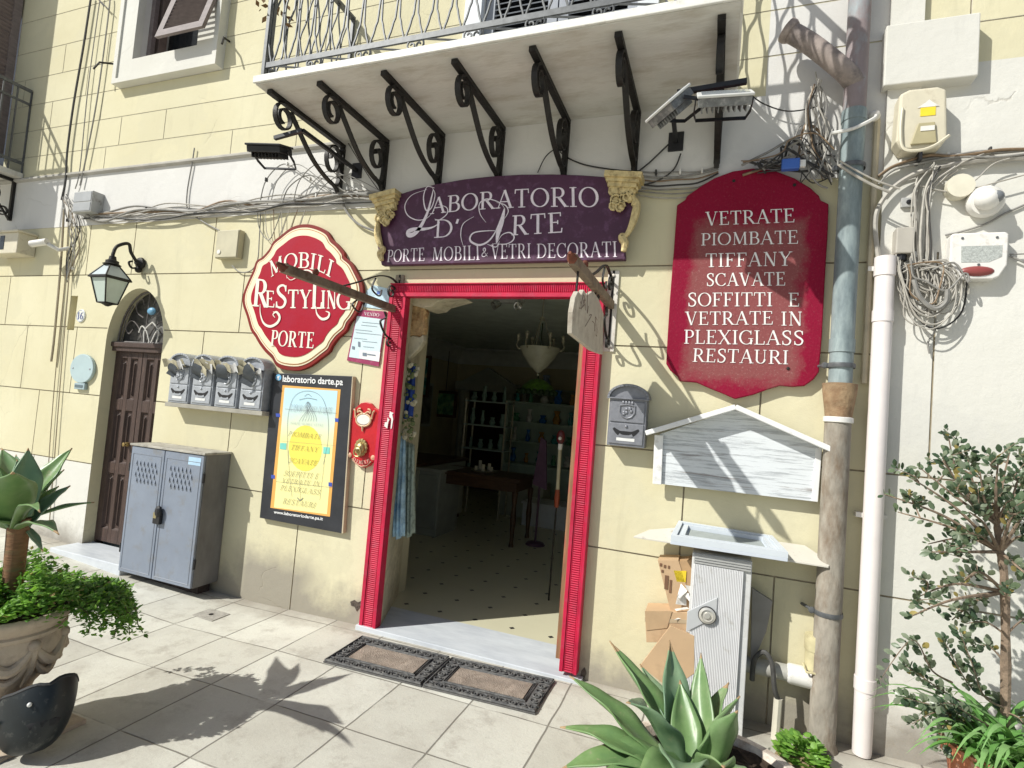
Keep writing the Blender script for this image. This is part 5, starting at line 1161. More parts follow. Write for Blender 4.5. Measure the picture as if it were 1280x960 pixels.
mb = MB(); mb.lathe([(.055, 3.36), (.055, 7.0)], (PXa, py_, 0), 20); mb.build('upper_pipe', LILP, dp, smooth=True)
mb = MB(); mb.lathe([(.075, .0), (.075, .03), (.062, .06), (.062, 1.70)], (PXa, py_, .0), 20); mb.build('iron_pipe', RUSTP, dp, smooth=True, ang=50)
mb = MB(); mb.lathe([(.062, 1.70), (.066, 1.74), (.072, zj-.10), (.080, zj-.04), (.082, zj), (.060, zj+.004), (.056, zj-.03)], (PXa, py_, .0), 20); mb.build('collar', mat('rusty_collar', (.31, .215, .125), .85, var=.35, vs=14, dirt_or_shade=(.7, 12), dcol=(.20, .10, .05), bump=.4, bs=60), dp, smooth=True, ang=50)
mb = MB(); zz = W(1050, 525, -.1).z; mb.lathe([(.064, zz-.015), (.070, zz-.012), (.070, zz+.012), (.064, zz+.015)], (PXa, py_, 0), 20); mb.build('white_band', WPLA, dp, smooth=True, ang=40)
for z in (.70, 3.05, 1.98):
    mb = MB(); mb.lathe([(.066, z-.012), (.068, z), (.066, z+.012)], (PXa, py_, 0), 18); mb.tube([(PXa-.07, py_, z), (PXa-.11, -.01, z)], .008, 6); mb.ball((PXa-.075, py_, z), .018, 6); mb.build('clamp', IRONG, dp, smooth=True)
# elbow inlet
e0 = W(985, 40, -.14); 
mb = MB(); pth = catmull([(e0.x, -.15, e0.z), (e0.x+.12, -.15, e0.z-.10), (PXa-.07, -.14, W(1052, 92, -.14).z+.02), (PXa, -.105, W(1052, 92, -.12).z-.06)], 8); mb.tube(pth, .052, 18); mb.tube([pth[0]-(pth[1]-pth[0])*.9, pth[0], pth[1], pth[2]], [.064, .064, .064, .057], 18); mb.lathe([(.053, 0), (0, .001)], pth[0]-(pth[1]-pth[0])*.86, 18, 1, pth[1]-pth[0]); mb.build('elbow', [mat('elbow_pink_grey', (.34, .28, .25), .6, var=.3, vs=8, dirt_or_shade=(.6, 9), dcol=(.10, .085, .085)), BLACK], dp, smooth=True, ang=60)  # dark blotches paint shade on the elbow, black disc its unlit inside
wp_ = thing('white_drainpipe', 'white plastic drainpipe with a capped top standing on the pavement beside the pilaster', 'drainpipe', (0, 0, 0))
a, b = W(1102, 322, -.08), W(1083, 925, -.08); wx = (a.x+b.x)/2; wp_.location = (wx, -.08, 0)
mb = MB(); mb.lathe([(0, .035), (.041, .035), (.043, .05), (.045, .35), (.049, .35), (.049, .41), (.045, .41), (.045, 2.22), (.049, 2.22), (.049, 2.28), (.045, 2.28), (.045, a.z-.10), (.050, a.z-.10), (.050, a.z), (.036, a.z+.004), (0, a.z+.004)], (wx, -.08, 0), 20); mb.build('pipe', mat('white_pvc', (.76, .70, .68), .4, var=.05, vs=6), wp_, smooth=True, ang=30)
mb = MB(); mb.box((wx-.07, -.05, 1.2), (wx+.07, -.002, 1.225)); mb.box((wx-.07, -.05, 2.5), (wx+.07, -.002, 2.525)); mb.build('clamp', WPLA, wp_)
cd = thing('wall_conduit', 'thin beige conduit with a white capped top behind the teal downpipe', 'conduit', (W(1092, 150).x, 0, 2.6))
cxx = W(1089, 300, -.03).x; mb = MB(); mb.tube([(cxx, -.03, 1.9), (cxx, -.03, W(1092, 150, -.03).z)], .016, 8); mb.build('tube', mat('beige_conduit', (.5, .44, .32), .6, var=.2), cd, smooth=True)
q = W(1093, 145, -.05); mb = MB(); mb.ball((q.x, -.05, q.z), .03, 10); mb.tube(catmull([(q.x, -.06, q.z), (q.x-.02, -.14, q.z-.06), (q.x-.12, -.17, q.z-.12), (q.x-.22, -.16, q.z-.13)], 6), .009, 6); mb.build('cap', WPLA, cd, smooth=True)
# low horizontal waste pipe with elbow stub
hp_ = thing('waste_pipe', 'grey horizontal waste pipe with white end running low behind the grey post box', 'pipe', W(985, 842, -.06))
a, b = W(935, 832, -.07), W(1012, 845, -.07); zc = (a.z+b.z)/2-.0
mb = MB(); mb.tube([(a.x-.02, -.07, zc), (b.x, -.07, zc)], .042, 14); mb.build('pipe', mat('dirty_grey_pipe', (.40, .39, .35), .6, var=.2, vs=8), hp_, smooth=True, ang=50)
mb = MB(); mb.tube([(b.x-.09, -.07, zc), (PXa-.02, -.07, zc-.005)], .052, 14); mb.ball((b.x-.09, -.07, zc), .052, 12, 0, (.6, 1, 1)); mb.build('white_stub', WPLA, hp_, smooth=True, ang=50)
q = W(1020, 812, -.07); mb = MB(); mb.lathe([(.05, -.10), (.052, .0), (.056, .0), (.056, .075), (0, .076)], (q.x, -.075, q.z), 14); mb.tube([(q.x-.06, -.10, q.z-.07), (q.x-.05, -.135, q.z-.10), (q.x+.06, -.13, q.z-.10)], .006, 5); mb.build('riser', mat('yellowed_plastic', (.56, .50, .30), .6, var=.2, vs=10, dirt_or_shade=(.5, 14), dcol=(.3, .25, .15)), hp_, smooth=True, ang=40)
hs = thing('flexible_hose', 'black flexible hose looping to the ground right of the grey post box', 'hose', G(968, 915, .03))
g_ = G(968, 915, .02); mb = MB(); mb.tube(catmull([W(940, 850, -.10), W(943, 825, -.12), W(955, 815, -.14), W(965, 830, -.15), W(968, 860, -.15), (g_.x, -.13, .22)], 7), .013, 8); mb.build('hose', mat('grey_rubber_hose', (.07, .068, .064), .6, var=.3, vs=30), hs, smooth=True)
mb = MB(); mb.tube([(g_.x, -.13, .23), (g_.x-.004, -.13, .02)], .021, 8); mb.build('pale_sleeve', mat('pale_sleeve', (.62, .58, .48), .5), hs, smooth=True)

# ================================================================ GREY POST BOX with the tray, and cardboard
bxl, bxr, byf, bzt = -.145, .185, -.23, .985
a1, a2 = W(853, 860, byf), W(915, 893, byf); bxl, bxr = a1.x, W(930, 800, byf).x+.0
t1, t2 = W(866, 692, byf), W(940, 702, byf); bxl = (W(863, 720, byf).x+W(856, 850, byf).x)/2; bxr = (W(931, 720, byf).x+W(920, 890, byf).x)/2; bzt = (t1.z+t2.z)/2+.0
pbx = thing('post_box', 'tall grey metal box with a ribbed door and round lock, standing against the wall', 'post box', ((bxl+bxr)/2, byf/2, 0))
mb = MB(); mb.box((bxl, byf+.012, .02), (bxr+.035, -.01, bzt)); mb.build('casing', mat('light_grey_casing', (.58, .58, .57), .5, var=.08, vs=6, dirt_or_shade=(.4, 10), dcol=(.36, .34, .31)), pbx, bevel=.004)
mb = MB(); n = 30; x0, x1 = bxl+.012, bxr-.004; z0, z1 = .05, bzt-.055
for i in range(n):
    xa = x0+(x1-x0)*i/n; wv = (x1-x0)/n
    mb.hexa([(xa, byf+.011, z0), (xa, byf+.001, z0), (xa+wv*.3, byf-.004, z0), (xa+wv*.7, byf-.004, z0), (xa+wv, byf+.001, z0), (xa+wv, byf+.011, z0)], (0, 0, z1-z0))
mb.build('ribbed_door', mat('ribbed_grey_sheet', (.70, .70, .705), .45, metal=.05, var=.05, vs=5, dirt_or_shade=(.12, 12), dcol=(.5, .48, .44)), pbx)
mb = MB()
for k in range(4): mb.box((bxl+.01, byf-.002+.003*k, bzt-.05+k*.013), (bxr+.03, byf+.011, bzt-.042+k*.013))
mb.build('top_ribs', mat('grey_rib', (.36, .36, .35), .5), pbx)
mb = MB(); q = W(884, 769, byf-.012); 
P = [(q.x-.10, q.z-.11), (q.x+.045, q.z+.0), (q.x+.045, q.z+.10), (q.x-.10, q.z+.0)]; mb.prism(P, byf-.010, byf-.0045); mb.build('lock_plate', mat('smooth_grey_plate', (.55, .56, .57), .4, metal=.2, var=.04), pbx, bevel=.002)
mb = MB(); mb.lathe([(.042, 0), (.042, .012), (.030, .016), (.026, .008), (.016, .010), (.014, .018), (0, .018)], (q.x, byf-.010, q.z), 20, 0, (0, -1, 0)); mb.build('lock', mat('pale_lock', (.62, .60, .55), .35, metal=.5), pbx, smooth=True, ang=30)
mb = MB(); mb.lathe([(.046, 0), (.046, .009), (.040, .009), (.040, 0)], (q.x, byf-.0102, q.z), 20, 0, (0, -1, 0)); mb.build('lock_seat', BLACK, pbx)
# tray (framed panel) lying on the box, and the long white board beneath it
zt_ = bzt+.03
def onz(P, z): return [G(a, b, z) for a, b in P]
bd = thing('white_board', 'long thin white board lying across the top of the grey post box', 'board', G(915, 690, zt_))
zf, zbk = bzt+.006, W(905, 664, -.012).z; P = [W(792, 668, -.17), W(1036, 701, -.17), W(1040, 696, -.14), W(1006, 684, -.012), W(850, 657, -.012), W(812, 661, -.08)]; P = [Vector((p.x, p.y, zf+(zbk-zf)*min(1, max(0, (p.y+.26)/.25))-.022)) for p in P]
mb = MB(); mb.hexa(P, (0, 0, .010)); mb.build('board', mat('white_laminate', (.60, .57, .50), .5, var=.06, vs=5, dirt_or_shade=(.2, 10)), bd, bevel=.002)
P = [W(838, 676, -.265), W(985, 698, -.265), W(965, 676, -.014), W(848, 657, -.014)]
tr = thing('framed_panel', 'grey framed panel lying flat on the white board over the post box', 'panel', sum(P, Vector())/4)
mb = MB(); mb.hexa([p-Vector((0, 0, .018)) for p in P], (0, 0, .018)); mb.build('backing', mat('pale_blue_frame', (.56, .60, .66), .45, var=.06), tr, bevel=.002)
mb = MB(); c = sum(P, Vector())/4
def lerpq(P, u, v): return (P[0]*(1-u)+P[1]*u)*(1-v)+(P[3]*(1-u)+P[2]*u)*v
for k, (i0, i1, hh) in enumerate(((.0, .05, .030), (.055, .09, .018), (.095, .12, .026))):
    o = [lerpq(P, i0, i0*1.5), lerpq(P, 1-i0, i0*1.5), lerpq(P, 1-i0, 1-i0*1.5), lerpq(P, i0, 1-i0*1.5)]; ii = [lerpq(P, i1, i1*1.5), lerpq(P, 1-i1, i1*1.5), lerpq(P, 1-i1, 1-i1*1.5), lerpq(P, i1, 1-i1*1.5)]
    for j in range(4): mb.hexa([o[j], o[(j+1) % 4], ii[(j+1) % 4], ii[j]], (0, 0, hh))
mb.build('moulding', mat('pale_grey_moulding', (.58, .62, .66), .45, var=.05), tr)
mb = MB(); q = [lerpq(P, .14, .2), lerpq(P, .86, .2), lerpq(P, .86, .8), lerpq(P, .14, .8)]; mb.hexa([p+Vector((0, 0, .0005)) for p in q], (0, 0, .006)); mb.build('infill', mat('grey_felt', (.33, .36, .35), .8, var=.1, vs=20), tr)
# cardboard
def cardboard(label, px, y0_, y1_, extra=None):
    P = [W(a, b, y0_) for a, b in px]; t = thing('cardboard_box', label, 'cardboard box', sum(P, Vector())/len(P)); mb = MB(); mb.hexa(P, (0, y1_-y0_, 0)); mb.build('box', CARD, t, bevel=.002); return t
t = cardboard('upright opened cardboard box printed with dark marks, behind the grey post box', [(822, 700), (838, 764), (868, 764), (848, 700)], -.16, -.02)
mb = MB(); P = [W(*c_, -.155) for c_ in ((838, 703), (868, 700), (868, 745), (850, 735))]; mb.hexa(P, (0, .12, 0)); mb.build('inner_side', mat('darker_cardboard', (.40, .26, .14), .85), t)
mb = MB(); P = wpoly([(842, 713), (858, 714), (857, 728), (846, 727)], -.160); mb.prism(P, -.160, -.1555); mb.build('yellow_tape', mat('yellow_label', (.70, .52, .03), .5), t)
mb = MB()
for px, py, w_, h_ in ((826, 706, .012, .016), (831, 708, .012, .016), (836, 709, .010, .016), (828, 714, .012, .014), (833, 728, .02, .075), (838, 733, .012, .07)):
    q = W(px, py, -.163); mb.box((q.x-w_/2, -.1632, q.z-h_/2), (q.x+w_/2, -.1602, q.z+h_/2))
mb.build('printed_mark', mat('brown_print', (.17, .09, .05), .8), t)
t = cardboard('flat square cardboard box standing under the upright opened one', [(806, 764), (808, 803), (866, 803), (866, 766)], -.19, -.03)
mb = MB(); P = [W(*c_, -.192) for c_ in ((806, 772), (866, 775), (866, 780), (806, 777))]; mb.hexa(P, (0, .002, 0)); mb.build('packing_tape', mat('packing_tape', (.46, .36, .24), .25), t)
mb = MB(); P = [W(*c_, -.194) for c_ in ((806, 764), (840, 764), (834, 785), (808, 788))]; mb.hexa(P, (0, .003, 0)); mb.build('flap', mat('cardboard_flap', (.45, .31, .18), .85, var=.12, vs=8), t)
t = cardboard('slanted pale cardboard sheet leaning at the foot of the grey post box', [(838, 782), (800, 832), (838, 862), (868, 842), (868, 795)], -.235, -.22)
t['label'] = 'slanted pale cardboard sheet leaning against the lower left of the grey post box'
pp = thing('crumpled_paper', 'crumpled white and silver paper stuffed beside the upright cardboard box', 'paper', W(858, 750, -.2)); mb = MB(); rr = random.Random(4)
for k in range(7):
    c = W(856+rr.uniform(-6, 6), 748+rr.uniform(-14, 22), -.19); mb.add([c+Vector((rr.uniform(-.05, .05), rr.uniform(-.02, .02), rr.uniform(-.05, .05))) for _ in range(4)], [(0, 1, 2), (0, 2, 3), (1, 2, 3)])
mb.build('paper', WPLA, pp)
# grey slab leaning on the right of the box
P = [W(a, b, -.10) for a, b in ((940, 735), (966, 752), (958, 790), (938, 835))]
lp = thing('leaning_panel', 'dull grey panel offcut leaning on the wall right of the post box', 'panel', sum(P, Vector())/4); mb = MB(); mb.hexa(P, (0, .03, 0)); mb.build('panel', mat('dull_grey_board', (.27, .255, .23), .8, var=.15), lp, bevel=.003)

# ================================================================ BOXES, SIREN, CAMERAS on the wall
def wallbox(name, label, cat, px, dpt, m, extra=None, bev=.006):
    (x0, y0_), (x1, y1_) = px; a = W(x0, y0_, -dpt); b = W(x1, y1_, -dpt); t = thing(name, label, cat, ((a.x+b.x)/2, 0, (a.z+b.z)/2))
    mb = MB(); mb.box((a.x, -dpt, b.z), (b.x, -.003, a.z)); mb.build('casing', m, t, bevel=bev); return t, a, b
t, a, b = wallbox('junction_box', 'beige junction box on the wall above the red diamond sign', 'junction box', ((272, 288), (296, 322)), .06, mat('beige_steel', (.47, .43, .30), .6, var=.1))
mb = MB(); mb.box((a.x+.006, -.066, b.z+.006), (b.x-.006, -.0605, a.z-.006)); mb.build('lid', mat('beige_lid', (.50, .46, .33), .6), t, bevel=.003); mb = MB(); mb.lathe([(.018, 0), (.018, .006), (0, .007)], (a.x+.05, -.066, b.z+.05), 10, 0, (0, -1, 0)); mb.build('seal', WPLA, t)
t, a, b = wallbox('terminal_box', 'small grey terminal box at the head of the cables, above the lantern', 'junction box', ((93, 240), (113, 264)), .11, GRYPLA)
mb = MB(); mb.box((a.x+.01, -.114, b.z+.01), (b.x-.01, -.1102, b.z+.09)); mb.box((a.x+.01, -.114, b.z+.10), (b.x-.01, -.1102, a.z-.01)); mb.build('lid', mat('grey_lid', (.36, .37, .38), .5), t, bevel=.003)
t, a, b = wallbox('meter_box', 'beige meter box under the left balcony at the edge of the photo', 'meter box', ((-12, 292), (20, 316)), .16, BEIPLA)
mb = MB(); mb.box((a.x+.25, -.164, b.z+.04), (b.x-.28, -.1602, a.z-.03)); mb.build('dark_window', DARKGL, t, bevel=.002); mb = MB(); mb.box((a.x-.02, -.18, a.z), (b.x+.02, -.003, a.z+.02)); mb.build('lid', BEIPLA, t, bevel=.004)
# distribution box with hood on the right
a, b = W(1122, 115, -.12), W(1183, 185, -.12); t = thing('distribution_box', 'beige cable distribution box with a yellow sticker, high on the pale pilaster', 'cable box', ((a.x+b.x)/2, 0, (a.z+b.z)/2))
ax0, ax1, az0, az1 = a.x, b.x, b.z, a.z
mb = MB(); P = [(ax0, az0+.05), (ax0+.03, az0), (ax1-.03, az0), (ax1, az0+.05), (ax1-.012, az1-.02), (ax1-.05, az1), (ax0+.05, az1), (ax0+.008, az1-.02)]; mb.prism(P, -.135, -.031); mb.build('casing', BEIPLA, t, bevel=.014, seg=3)
mb = MB(); q0 = (ax0+.07, az0+.03); mb.hexa([(ax0+.06, -.137, az0+.02), (ax1-.05, -.137, az0+.02), (ax1-.06, -.137, az0+.13), (ax0+.09, -.137, az0+.13)], (0, -.012, 0)); mb.build('front_flap', mat('olive_flap', (.42, .37, .22), .5), t, bevel=.004)
mb = MB(); mb.box((ax0+.10, -.152, az0+.085), (ax0+.16, -.1495, az0+.11)); mb.build('white_label', WPLA, t)
mb = MB(); mb.box((ax0+.10, -.1375, az0+.17), (ax0+.165, -.1358, az0+.215)); mb.build('yellow_sticker', mat('yellow_sticker', (.78, .60, .04), .5), t); mb = MB(); mb.prism([(ax0+.085, az0+.216), (ax0+.18, az0+.216), (ax0+.15, az0+.24), (ax0+.135, az0+.255), (ax0+.12, az0+.24)], -.1385, -.1377); mb.build('white_sticker', WPLA, t)
mb = MB(); mb.box((ax0+.11, -.12, az0-.05), (ax1-.10, -.04, az0-.001)); mb.build('cable_entry', BLACK, t)
mb = MB(); mb.tube(catmull([(ax0+.02, -.14, az0+.22), (ax0+.015, -.145, az0+.1), (ax0+.03, -.15, az0+.0), (ax0+.10, -.16, az0-.02), (ax1-.06, -.16, az0+.0), (ax1+.0, -.15, az0+.05)], 6), .008, 6); mb.build('wire_bail', BEIPLA, t, smooth=True)
t, a, b = wallbox('relay_box', 'small taupe relay box amid the cable tangle above the white drainpipe', 'junction box', ((1121, 284), (1142, 316)), .10, mat('taupe_plastic', (.42, .39, .34), .5))
mb = MB(); mb.tube([(a.x+.03, -.06, b.z-.03), (a.x+.03, -.06, b.z)], .03, 10); mb.build('gland', BLACK, t)
t, a, b = wallbox('doorbell_box', 'tiny grey screwed plate behind the cable tangle on the pilaster', 'plate', ((1127, 247), (1145, 258)), .05, GRYPLA, bev=.003)
mb = MB(); mb.lathe([(.012, 0), (.012, .006), (0, .008)], ((a.x+b.x)/2, -.05, (a.z+b.z)/2), 10, 0, (0, -1, 0)); mb.build('screw', BLACK, t)
q = W(1198, 235, -.06); t = thing('round_junction_box', 'round cream junction box left of the dome camera', 'junction box', (q.x, 0, q.z)); mb = MB(); mb.lathe([(.055, -.06), (.062, 0), (.060, .025), (0, .028)], (q.x, -.07, q.z), 18, 0, (0, -1, 0)); mb.build('casing', mat('cream_plastic', (.66, .62, .50), .5), t, smooth=True, ang=30)
# dome camera
q = W(1232, 252, -.08); t = thing('dome_camera', 'white dome security camera above the alarm siren', 'camera', (q.x, 0, q.z))
mb = MB(); mb.lathe([(.075, -.05), (.078, 0), (.066, .03), (.0, .032)], (q.x, -.08, q.z), 20, 0, (-.1, -1, -.25)); mb.build('base', WPLA, t, smooth=True, ang=30)
mb = MB(); mb.ball((q.x-.01, -.125, q.z-.005), .052, 14); mb.build('dome', WPLA, t, smooth=True); mb = MB(); mb.ball((q.x+.022, -.142, q.z+.0), .030, 12); mb.build('lens', mat('camera_lens', (.16, .17, .18), .1), t, smooth=True)
# siren
q = W(1223, 320, -.09); t = thing('alarm_siren', 'white alarm siren with a speckled grille and red lamp on the pilaster', 'siren', (q.x, 0, q.z)); w2, h2 = .118, .118
P = [(q.x-w2, q.z+h2*.9), (q.x-w2*.9, q.z+h2), (q.x+w2*.9, q.z+h2), (q.x+w2, q.z+h2*.9), (q.x+w2*.98, q.z-h2*.4), (q.x+w2*.72, q.z-h2*.9), (q.x+w2*.5, q.z-h2), (q.x-w2*.6, q.z-h2), (q.x-w2*.85, q.z-h2*.85), (q.x-w2, q.z-h2*.4)]
mb = MB(); mb.prism(P, -.095, -.031); mb.build('casing', WPLA, t, bevel=.022, seg=4)
mb = MB(); P = [(q.x-w2*.62, q.z+h2*.42), (q.x+w2*.78, q.z+h2*.42), (q.x+w2*.78, q.z-h2*.05), (q.x+w2*.35, q.z-h2*.28), (q.x-w2*.6, q.z-h2*.28)]; mb.prism(P, -.0965, -.0945); mb.build('grille', mat('speckled_grille', (.40, .42, .40), .8, var=.35, vs=160), t)
mb = MB(); mb.ball((q.x-.005, -.088, q.z-h2*.66), .075, 16, 0, (1, .32, .36)); mb.build('red_lamp', mat('red_lamp_plastic', (.26, .06, .055), .35), t, smooth=True)
mb = MB()
for dx, dz in ((-.07, .09), (.07, .09), (.0, -.045)): mb.lathe([(.006, 0), (.006, .003), (0, .003)], (q.x+dx, -.0955, q.z+dz), 8, 0, (0, -1, 0))
mb.build('screw', IRONG, t)
# small CCTV bullet far left
q = W(52, 305, -.15); t = thing('bullet_camera', 'small white bullet camera left of the cable run, below the left balcony', 'camera', (q.x, 0, q.z))
mb = MB(); mb.tube([(q.x-.08, -.19, q.z-.01), (q.x+.08, -.15, q.z+.02)], .032, 12); mb.build('body', WPLA, t, smooth=True, ang=50); mb = MB(); mb.tube([(q.x+.08, -.14, q.z+.0), (q.x+.14, -.08, q.z-.04), (q.x+.16, -.004, q.z+.0)], .018, 8); mb.build('mount', WPLA, t, smooth=True)
# spotlight box on the right edge
# ================================================================ CABLES
CABBR = mat('brown_cable', (.22, .15, .09), .6, var=.3, vs=20)
def cable(label, runs, m=CABG, cat='cable', name='cable'):
    P0 = runs[0][0][0]; t = thing(name, label, cat, Vector(P0))
    mb = MB(); rc_ = random.Random(len(label)*7+len(runs)); mats = [m, CABG, CABK, CABW, CABBR]
    for i, (pts, r) in enumerate(runs):
        mb.tube(catmull(pts, 5), r*.72*rc_.uniform(.75, 1.2), 6, rc_.choice((0, 0, 0, 0, 0, 1, 2, 3, 3, 4)) if len(runs) > 3 else 0)
    mb.build('strand', mats, t, smooth=True)
    if len(runs) > 5:                                     # wall clips / ties where the strands bunch
        for f in (.25, .55, .8):
            pts = catmull(runs[0][0], 5); c = pts[int(f*(len(pts)-1))]; mb = MB(); mb.box((c.x-.006, c.y-.014, c.z-.016), (c.x+.006, c.y+.014, c.z+.016)); mb.build('cable_tie', CABK if f < .5 else WPLA, t, bevel=.004)
    return t
def wp(P, y): return [W(a, b, y) for a, b in P]
cable('black twisted power line dropping left of the upper window', [(wp([(114, -5), (104, 60), (92, 130), (84, 190), (82, 225), (77, 250)], -.03), .014)], CABK)
cable('thin dark wire dropping second from the upper window', [(wp([(126, -5), (122, 20), (110, 110), (100, 210), (94, 236)], -.025), .007)], CABG)
cable('grey cable dropping nearest the upper window', [(wp([(137, -5), (136, 15), (122, 120), (108, 195), (100, 232)], -.03), .013)], CABG)
cable('knotted dark wires tied at the top of the grey drop cables', [(wp([(122, -2), (130, 8), (126, 2), (136, 12)], -.05), .006)], CABK)
rr = random.Random(21)
runs = []
for k in range(10):
    o = rr.uniform(-7, 7); P = [(100+rr.uniform(0, 12), 268+o*.8)] + [(x, 272-(x-110)*.085*1.0+o+rr.uniform(-3, 3)+ (4*math.sin(x*.05+k))) for x in range(130, 470, 38)] + [(478, 245+o)]
    runs.append((wp(P, -.03-.01*(k % 3)), rr.choice([.006, .008, .012])))
cable('bundle of sagging pale cables along the wall between the terminal box and the shop sign', runs, CABW, 'cable bundle', 'cable_bundle')
runs = []
for k in range(6):
    x = 325+k*14; h = rr.uniform(15, 45); P = [(x, 262-(x-110)*.06+rr.uniform(0, 8)), (x+8, 250-h*.6), (x+30, 243-h*.9), (x+55, 236-h*.4), (x+78+rr.uniform(0, 20), 246)]; runs.append((wp(P, -.04-.008*k), .0055))
for k in range(4):
    x = 322+k*10; P = [(x, 262), (x+2, 285+8*k), (x+14, 300+6*k), (x+24, 280), (x+30, 262)]; runs.append((wp(P, -.03), .0045))
cable('loops of thin grey wire above the red diamond sign', runs, CABG, 'cable bundle', 'cable_bundle')
cable('grey cable hanging from the sill band to the junction box above the diamond sign', [(wp([(243, 185), (240, 205), (234, 240), (235, 262), (252, 276), (274, 288)], -.02), .008)], CABG)
cable('dark wire dropping to the top left of the red diamond sign', [(wp([(326, 262), (324, 300), (322, 325), (314, 338), (300, 340), (290, 332)], -.02), .006)], CABG)
cable('thick curved grey cable from the balcony bracket to the shop sign', [(wp([(420, 205), (424, 235), (432, 262), (448, 280), (472, 290)], -.03), .012)], CABG)
runs = [(wp([(80, 262), (76, 330), (68, 420), (64, 452)], -.035), .013), (wp([(86, 258), (82, 340), (70, 460), (62, 560), (58, 640)], -.02), .006), (wp([(91, 262), (86, 350), (76, 470), (66, 600), (62, 650)], -.02), .006)]
cable('vertical brown conduits falling beside the niche left of the side door', runs, mat('brown_conduit', (.34, .28, .19), .6, var=.2), 'conduit', 'conduit_run')
runs = []
for k in range(9):
    P = [(80+rr.uniform(-4, 4), 240+rr.uniform(0, 12)), (88+rr.uniform(-8, 10), 270+rr.uniform(-6, 6)), (95+rr.uniform(-10, 8), 295+rr.uniform(-8, 12)), (88+rr.uniform(-6, 8), 320+rr.uniform(-6, 16)), (84, 345+rr.uniform(-5, 8))]; runs.append((wp(P, -.03-.012*(k % 3)), .006))
cable('tangle of thin wires below the grey terminal box', runs, CABW, 'cable bundle', 'cable_bundle')
runs = []
for k in range(7):
    o = k*5.2; P = [(798, 214+o), (820, 216+o), (845, 215+o), (872, 214+o*.9), (898, 208+o*.6)]; runs.append((wp([(a, b+rr.uniform(-1.5, 1.5)) for a, b in P], -.02), rr.choice([.005, .007, .009])))
cable('parallel grey cables between the shop sign and the crimson sign', runs, CABG, 'cable bundle', 'cable_bundle')
cable('dark wire swagging across the wall from the bracket to the black lamp plate', [(wp([(700, 190), (715, 200), (740, 208), (790, 214), (806, 208), (836, 180)], -.02), .006), (wp([(851, 192), (842, 212), (822, 226), (800, 232)], -.02), .006), (wp([(672, 216), (682, 196), (696, 186), (706, 194), (700, 214)], -.03), .005)], CABK)
cable('thin wire curving across from the right floodlight to the elbow pipe', [(wp([(938, 118), (955, 130), (985, 139), (1018, 134), (1022, 128)], -.05), .005)], CABK)
runs = []
for k in range(16):
    P = [(935+rr.uniform(-15, 25), 205+rr.uniform(-6, 14)), (960+rr.uniform(-10, 20), 200+rr.uniform(-14, 14)), (985+rr.uniform(-10, 15), 195+rr.uniform(-22, 20)), (1010+rr.uniform(-12, 12), 190+rr.uniform(-40, 40)), (1035+rr.uniform(-8, 12), 190+rr.uniform(-30, 50))]; runs.append((wp(P, -.05-.02*(k % 4)), rr.choice([.005, .006, .009])))
cable('dark cable knot spilling over the top right of the crimson sign', runs, CABK, 'cable bundle', 'cable_bundle')
runs = []
for k in range(10):
    P = [(1018+rr.uniform(-5, 12), 80+rr.uniform(0, 40)), (1016+rr.uniform(-10, 18), 130+rr.uniform(-10, 10)), (1014+rr.uniform(-10, 26), 165+rr.uniform(-8, 8)), (1022+rr.uniform(-14, 22), 195+rr.uniform(-10, 10)), (1040, 215+rr.uniform(-10, 20))]; runs.append((wp(P, -.06-.015*(k % 3)), .006))
cable('pale wires hanging below the elbow pipe in the balcony shade', runs, CABW, 'cable bundle', 'cable_bundle')
t = thing('blue_connector', 'blue cable connector block in the dark knot above the crimson sign', 'connector', W(988, 206, -.12)); q = W(988, 206, -.12); mb = MB(); mb.box(q-Vector((.045, .02, .03)), q+Vector((.045, .02, .03))); mb.build('block', mat('blue_plastic', (.05, .13, .45), .4), t, bevel=.006)
mb = MB(); mb.box(q+Vector((.046, -.012, -.02)), q+Vector((.075, .012, .02))); mb.build('plug', WPLA, t, bevel=.003)
cable('pair of pale cables strapped slantwise across the downpipe', [(wp([(1048, 206), (1070, 220), (1092, 232), (1112, 240)], -.17), .009), (wp([(1050, 201), (1072, 214), (1096, 226), (1125, 236)], -.18), .007)], CABW)
runs = []
for k in range(8):
    o = rr.uniform(-4, 6); P = [(1290, 189+o)]+[(x, 189+(1290-x)*.075+o+2*math.sin(x*.06+k)) for x in range(1250, 1130, -30)]+[(1118, 210+o), (1098, 226+o*2)]; runs.append((wp(P, -.055-.012*(k % 3)), rr.choice([.007, .009, .012])))
cable('thick horizontal run of dark cables across the pale pilaster', runs, CABG, 'cable bundle', 'cable_bundle')
cable('fat pale hose-like cable arching under the distribution box', [(wp([(1290, 197), (1230, 200), (1180, 208), (1150, 215), (1125, 228), (1108, 244), (1096, 265), (1094, 290), (1098, 322)], -.065), .019)], CABW)
runs = []
for k in range(14):
    x = 1142+rr.uniform(-4, 26); P = [(x+rr.uniform(5, 40), 208+rr.uniform(-6, 6)), (x+rr.uniform(-2, 6), 236), (x, 270), (x+rr.uniform(-3, 3), 310), (x+rr.uniform(-6, 6), 345+rr.uniform(0, 10))]; runs.append((wp(P, -.06-.012*(k % 4)), rr.choice([.005, .007, .008])))
cable('vertical sheaf of pale cables tied with bands above the coil', runs, CABW, 'cable bundle', 'cable_bundle')
runs = []
